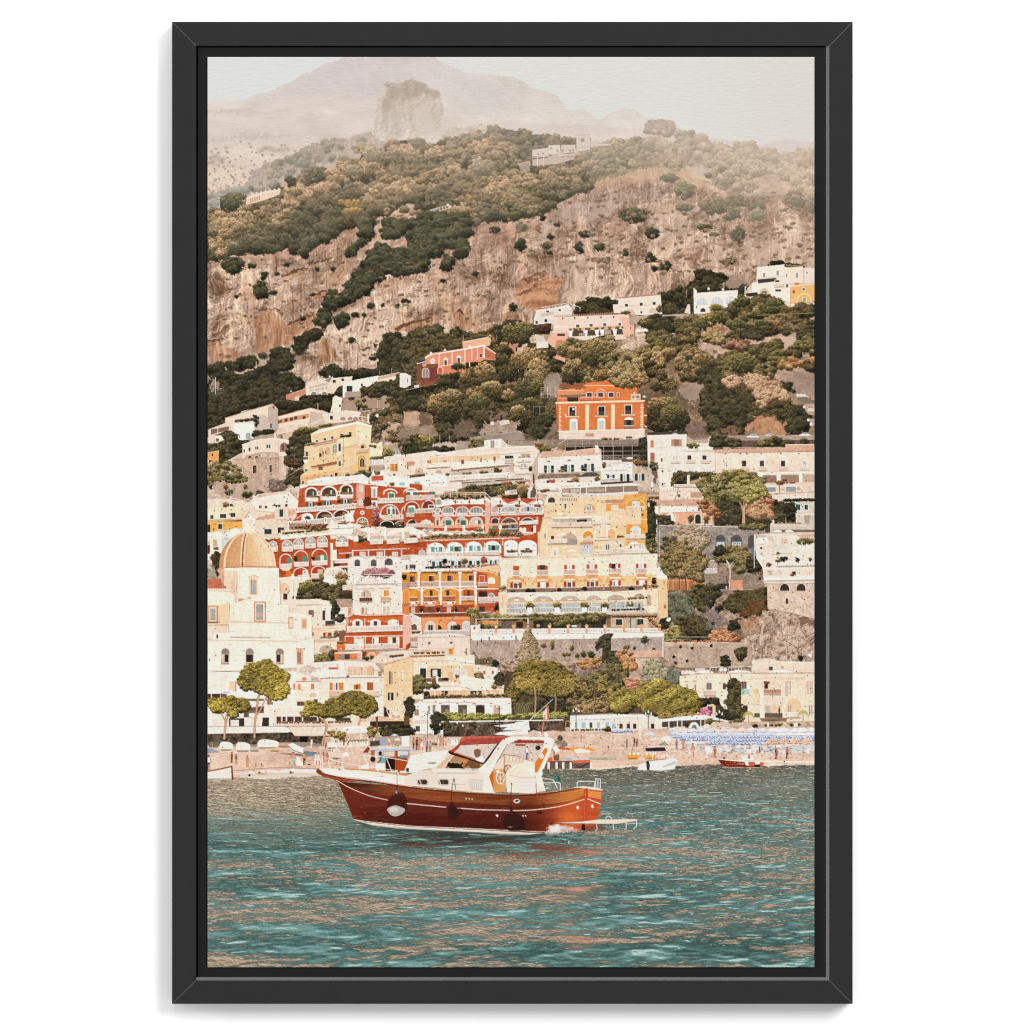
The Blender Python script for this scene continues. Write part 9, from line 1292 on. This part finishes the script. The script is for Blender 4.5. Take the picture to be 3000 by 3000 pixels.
# ================================================================ the scene
import mathutils
sc = bpy.context.scene
for o in list(bpy.data.objects): bpy.data.objects.remove(o)
PX = .61 / 1778                       # metres per unit of the drawing: the canvas is 61 cm wide
F = .029                              # the frame stands 32 mm off the wall
def X(x): return (x - 1500) * PX
def Z(y): return (1500 - y) * PX
def mat(name):
    m = bpy.data.materials.new(name);m.use_nodes = True;return m,m.node_tree.nodes,m.node_tree.links,m.node_tree.nodes['Principled BSDF']
def mesh(name,vs,fs,m,parent=None):
    me = bpy.data.meshes.new(name);me.from_pydata(vs,[],fs);me.update();o = bpy.data.objects.new(name,me);bpy.context.collection.objects.link(o)
    me.materials.append(m);o.parent = parent;return o
def black(name,col,rough,spec):
    m,n,l,b = mat(name);b.inputs['Roughness'].default_value = rough;b.inputs['Specular IOR Level'].default_value = spec
    tc = n.new('ShaderNodeTexCoord');nz = n.new('ShaderNodeTexNoise');nz.inputs['Scale'].default_value = 60;nz.inputs['Detail'].default_value = 6
    r = n.new('ShaderNodeValToRGB');r.color_ramp.elements[0].position = .3;r.color_ramp.elements[1].position = .7
    r.color_ramp.elements[0].color = (col * .96,col * .96,col * .96,1);r.color_ramp.elements[1].color = (col * 1.04,col * 1.04,col * 1.04,1)
    l.new(tc.outputs['Object'],nz.inputs['Vector']);l.new(nz.outputs['Fac'],r.inputs['Fac']);l.new(r.outputs['Color'],b.inputs['Base Color'])
    bp = n.new('ShaderNodeBump');bp.inputs['Strength'].default_value = .03;bp.inputs['Distance'].default_value = .0004;n2 = n.new('ShaderNodeTexNoise');n2.inputs['Scale'].default_value = 900
    l.new(tc.outputs['Object'],n2.inputs['Vector']);l.new(n2.outputs['Fac'],bp.inputs['Height']);l.new(bp.outputs['Normal'],b.inputs['Normal']);return m
M_FR = black('black_satin_paint',.014,.27,.2);M_TR = black('black_inner_tray',.006,.5,.12);M_JT = black('corner_glint_grey',.05,.5,.3)
# white wall
mw,n,l,b = mat('white_wall_paint');b.inputs['Roughness'].default_value = .9;b.inputs['Specular IOR Level'].default_value = .1
nz = n.new('ShaderNodeTexNoise');nz.inputs['Scale'].default_value = 9;r = n.new('ShaderNodeValToRGB');r.color_ramp.elements[0].color = (.86,.86,.868,1);r.color_ramp.elements[1].color = (.875,.875,.88,1)
l.new(nz.outputs['Fac'],r.inputs['Fac']);l.new(r.outputs['Color'],b.inputs['Base Color'])
wl = mesh('wall',[(-3,0,-2.2),(3,0,-2.2),(3,0,2.2),(-3,0,2.2)],[(0,1,2,3)],mw);wl['kind'] = 'structure'
# the framed print
root = bpy.data.objects.new('framed_canvas_print',None);bpy.context.collection.objects.link(root)
root.location = (0,0,Z(2941));root['label'] = 'black floating frame on a white wall around a canvas print of a seaside town';root['category'] = 'framed picture'
OZ = Z(2941)
def loc(x,y,z): return (x,y,z - OZ)
XL,XR,ZT,ZB = X(504),X(2498),Z(64),Z(2941);e = .0004
narrow = [(0,0),(0,F - e),(e,F),(70.6 * PX - .0002,F),(70.8 * PX,F - .0004),(70.8 * PX,F - .011),(70.8 * PX,.004)]
bevel = [(0,0),(0,F - e),(e,F),(67.6 * PX,F),(68.4 * PX,F - .0003),(77.8 * PX,F - .0026),(77.8 * PX,.004)]
prof = {'l': narrow,'t': narrow,'r': bevel,'b': bevel}
def corner(cx,cz,k,h): 
    x = XL + prof['l'][k][0] if cx == 'l' else XR - prof['r'][k][0]
    z = ZT - prof['t'][k][0] if cz == 't' else ZB + prof['b'][k][0]
    return loc(x,-h,z)
for s,(a,c) in {'t': (('l','t'),('r','t')),'b': (('l','b'),('r','b')),'l': (('l','t'),('l','b')),'r': (('r','t'),('r','b'))}.items():
    P = prof[s];N = len(P)
    vs = [corner(*a,k,P[k][1]) for k in range(N)] + [corner(*c,k,P[k][1]) for k in range(N)]
    fs = [(k,(k + 1) % N,N + (k + 1) % N,N + k) for k in range(N)] + [tuple(range(N)),tuple(range(2 * N - 1,N - 1,-1))]
    o = mesh('frame_rail',vs,fs,M_FR,root)
    bm = __import__('bmesh').new();bm.from_mesh(o.data);__import__('bmesh').ops.recalc_face_normals(bm,faces=bm.faces);bm.to_mesh(o.data);bm.free()
# paler hairlines painting the light caught along the four mitred corners
for cx,cz in (('l','t'),('r','t'),('l','b'),('r','b')):
    p = mathutils.Vector(corner(cx,cz,2,F));q = mathutils.Vector(corner(cx,cz,3,F));d = (q - p).normalized();w = d.cross(mathutils.Vector((0,1,0))) * .0004
    p = p + d * .0012;y0 = mathutils.Vector((0,-.00004,0));y1 = mathutils.Vector((0,.0006,0))
    vs = [p + w + y0,q + w + y0,q - w + y0,p - w + y0,p + w + y1,q + w + y1,q - w + y1,p - w + y1]
    mesh('corner_joint',[tuple(v) for v in vs],[(0,1,2,3),(4,7,6,5),(0,4,5,1),(1,5,6,2),(2,6,7,3),(3,7,4,0)],M_JT,root)
# tray the canvas floats on: flush with the bevels at right and below, a groove short of the rails at left and above
tx0,tx1,tz0,tz1,th = X(504 + 75.4),X(2498 - 77.5),Z(2941 - 77.5),Z(64 + 74.4),F - .0026
vs = [loc(x,y,z) for y in (-th,-.006) for x,z in ((tx0,tz0),(tx1,tz0),(tx1,tz1),(tx0,tz1))]
mesh('tray',vs,[(3,2,1,0),(4,5,6,7),(0,1,5,4),(1,2,6,5),(2,3,7,6),(3,0,4,7)],M_TR,root)
vs = [loc(x,y,z) for y in (-.0055,-.002) for x,z in ((X(560),Z(2890)),(X(2440),Z(2890)),(X(2440),Z(115)),(X(560),Z(115)))]
mesh('backing_board',vs,[(3,2,1,0),(4,5,6,7),(0,1,5,4),(1,2,6,5),(2,3,7,6),(3,0,4,7)],M_TR,root)
# canvas with the printed picture as its colour attribute
mc,n,l,b = mat('printed_canvas');b.inputs['Roughness'].default_value = .85;b.inputs['Specular IOR Level'].default_value = .08
at = n.new('ShaderNodeAttribute');at.attribute_name = 'print';tc = n.new('ShaderNodeTexCoord')
def weave(sx_,sz_,sd):
    mp = n.new('ShaderNodeMapping');mp.inputs['Scale'].default_value = (sx_,1,sz_);mp.inputs['Location'].default_value = (sd,0,sd);nz = n.new('ShaderNodeTexNoise');nz.inputs['Scale'].default_value = 1;nz.inputs['Detail'].default_value = 1.5
    l.new(tc.outputs['Object'],mp.inputs['Vector']);l.new(mp.outputs['Vector'],nz.inputs['Vector']);return nz.outputs['Fac']
mx = n.new('ShaderNodeMath');mx.operation = 'ADD';l.new(weave(520,75,0),mx.inputs[0]);l.new(weave(75,520,5),mx.inputs[1])
bp = n.new('ShaderNodeBump');bp.inputs['Strength'].default_value = WEAVE;bp.inputs['Distance'].default_value = .0012;l.new(mx.outputs[0],bp.inputs['Height']);l.new(bp.outputs['Normal'],b.inputs['Normal'])
ILL = 1.70                             # light falling on the canvas: keeps the ink at its own reflectance
lin = np.clip(IMG / 255,0,1);lin = np.where(lin <= .04045,lin / 12.92,((lin + .055) / 1.055) ** 2.4) / ILL
cy = -(F - .0004);xs = np.linspace(X(608),X(2386),W);zs = np.linspace(Z(167),Z(2834),H) - OZ
co = np.zeros((H,W,3),np.float32);co[...,0] = xs[None];co[...,1] = cy;co[...,2] = zs[:,None]
idx = np.arange(H * W).reshape(H,W)
ring = np.concatenate([idx[0,:],idx[1:,-1],idx[-1,-2::-1],idx[-2:0:-1,0]]);nr = len(ring)
cf = co.reshape(-1,3);back = cf[ring].copy();back[:,1] = -th + .0005;allv = np.concatenate([cf,back]);cl = lin.reshape(-1,3);cl = np.concatenate([cl,cl[ring]])
q = np.stack([idx[:-1,:-1],idx[1:,:-1],idx[1:,1:],idx[:-1,1:]],-1).reshape(-1,4)
bi = H * W + np.arange(nr);sd = np.stack([ring,np.roll(ring,-1),np.roll(bi,-1),bi],-1);q = np.concatenate([q,sd]).astype(np.int32)
me = bpy.data.meshes.new('canvas');me.vertices.add(len(allv));me.vertices.foreach_set('co',allv.astype(np.float32).ravel())
me.loops.add(q.size);me.loops.foreach_set('vertex_index',q.ravel());me.polygons.add(len(q));me.polygons.foreach_set('loop_start',np.arange(0,q.size,4,dtype=np.int32));me.update(calc_edges=True)
ca = me.color_attributes.new('print','FLOAT_COLOR','POINT');ca.data.foreach_set('color',np.concatenate([cl,np.ones((len(cl),1))],1).astype(np.float32).ravel())
l.new(at.outputs['Color'],b.inputs['Base Color']);cv_ = bpy.data.objects.new('canvas',me);bpy.context.collection.objects.link(cv_);me.materials.append(mc);cv_.parent = root
cv_['label'] = 'canvas printed with a hazy mountain,a stacked seaside town,a beach and a red wooden boat'
# lamps
w = bpy.data.worlds.new('World');sc.world = w;w.use_nodes = True;bg = w.node_tree.nodes['Background'];bg.inputs['Color'].default_value = (1,1,1,1);bg.inputs['Strength'].default_value = AMB
def lamp_(name,pos,size,power,tgt=(0,0,0),sy_=None):
    d = bpy.data.lights.new(name,'AREA');d.energy = power;d.size = size
    if sy_: d.shape = 'RECTANGLE';d.size_y = sy_
    o = bpy.data.objects.new(name,d);bpy.context.collection.objects.link(o);o.location = pos
    o.rotation_euler = (mathutils.Vector(tgt) - mathutils.Vector(pos)).to_track_quat('-Z','Y').to_euler()
lamp_('key_softbox',(8.4,-11.6,6.2),6.6,KEY)
lamp_('left_strip',(-4.5,-1.95,0),.5,SIDE,sy_=3.0)  # unseen strip lamp, added so the right bevel shines
lamp_('top_strip',(0,-1.95,4.5),3.0,TOP,sy_=.5)  # likewise added out of view, for a highlight on the bottom bevel
cd = bpy.data.cameras.new('camera');cam = bpy.data.objects.new('camera',cd);bpy.context.collection.objects.link(cam);D = 7.0
cam.location = (0,-F - D,0);cam.rotation_euler = (math.pi / 2,0,0);cd.sensor_width = 36;cd.lens = 36 * D / (3000 * PX);cd.clip_end = 100;sc.camera = cam
sc.view_settings.view_transform = 'Standard';sc.view_settings.look = 'None';sc.view_settings.exposure = 0;sc.view_settings.gamma = 1;sc.view_settings.use_curve_mapping = False
sc.cycles.pixel_filter_type = 'BLACKMAN_HARRIS';sc.cycles.filter_width = 1.1;sc.cycles.use_denoising = True;sc.cycles.denoiser = 'OPENIMAGEDENOISE';sc.cycles.denoising_input_passes = 'RGB_ALBEDO_NORMAL';sc.cycles.max_bounces = 4
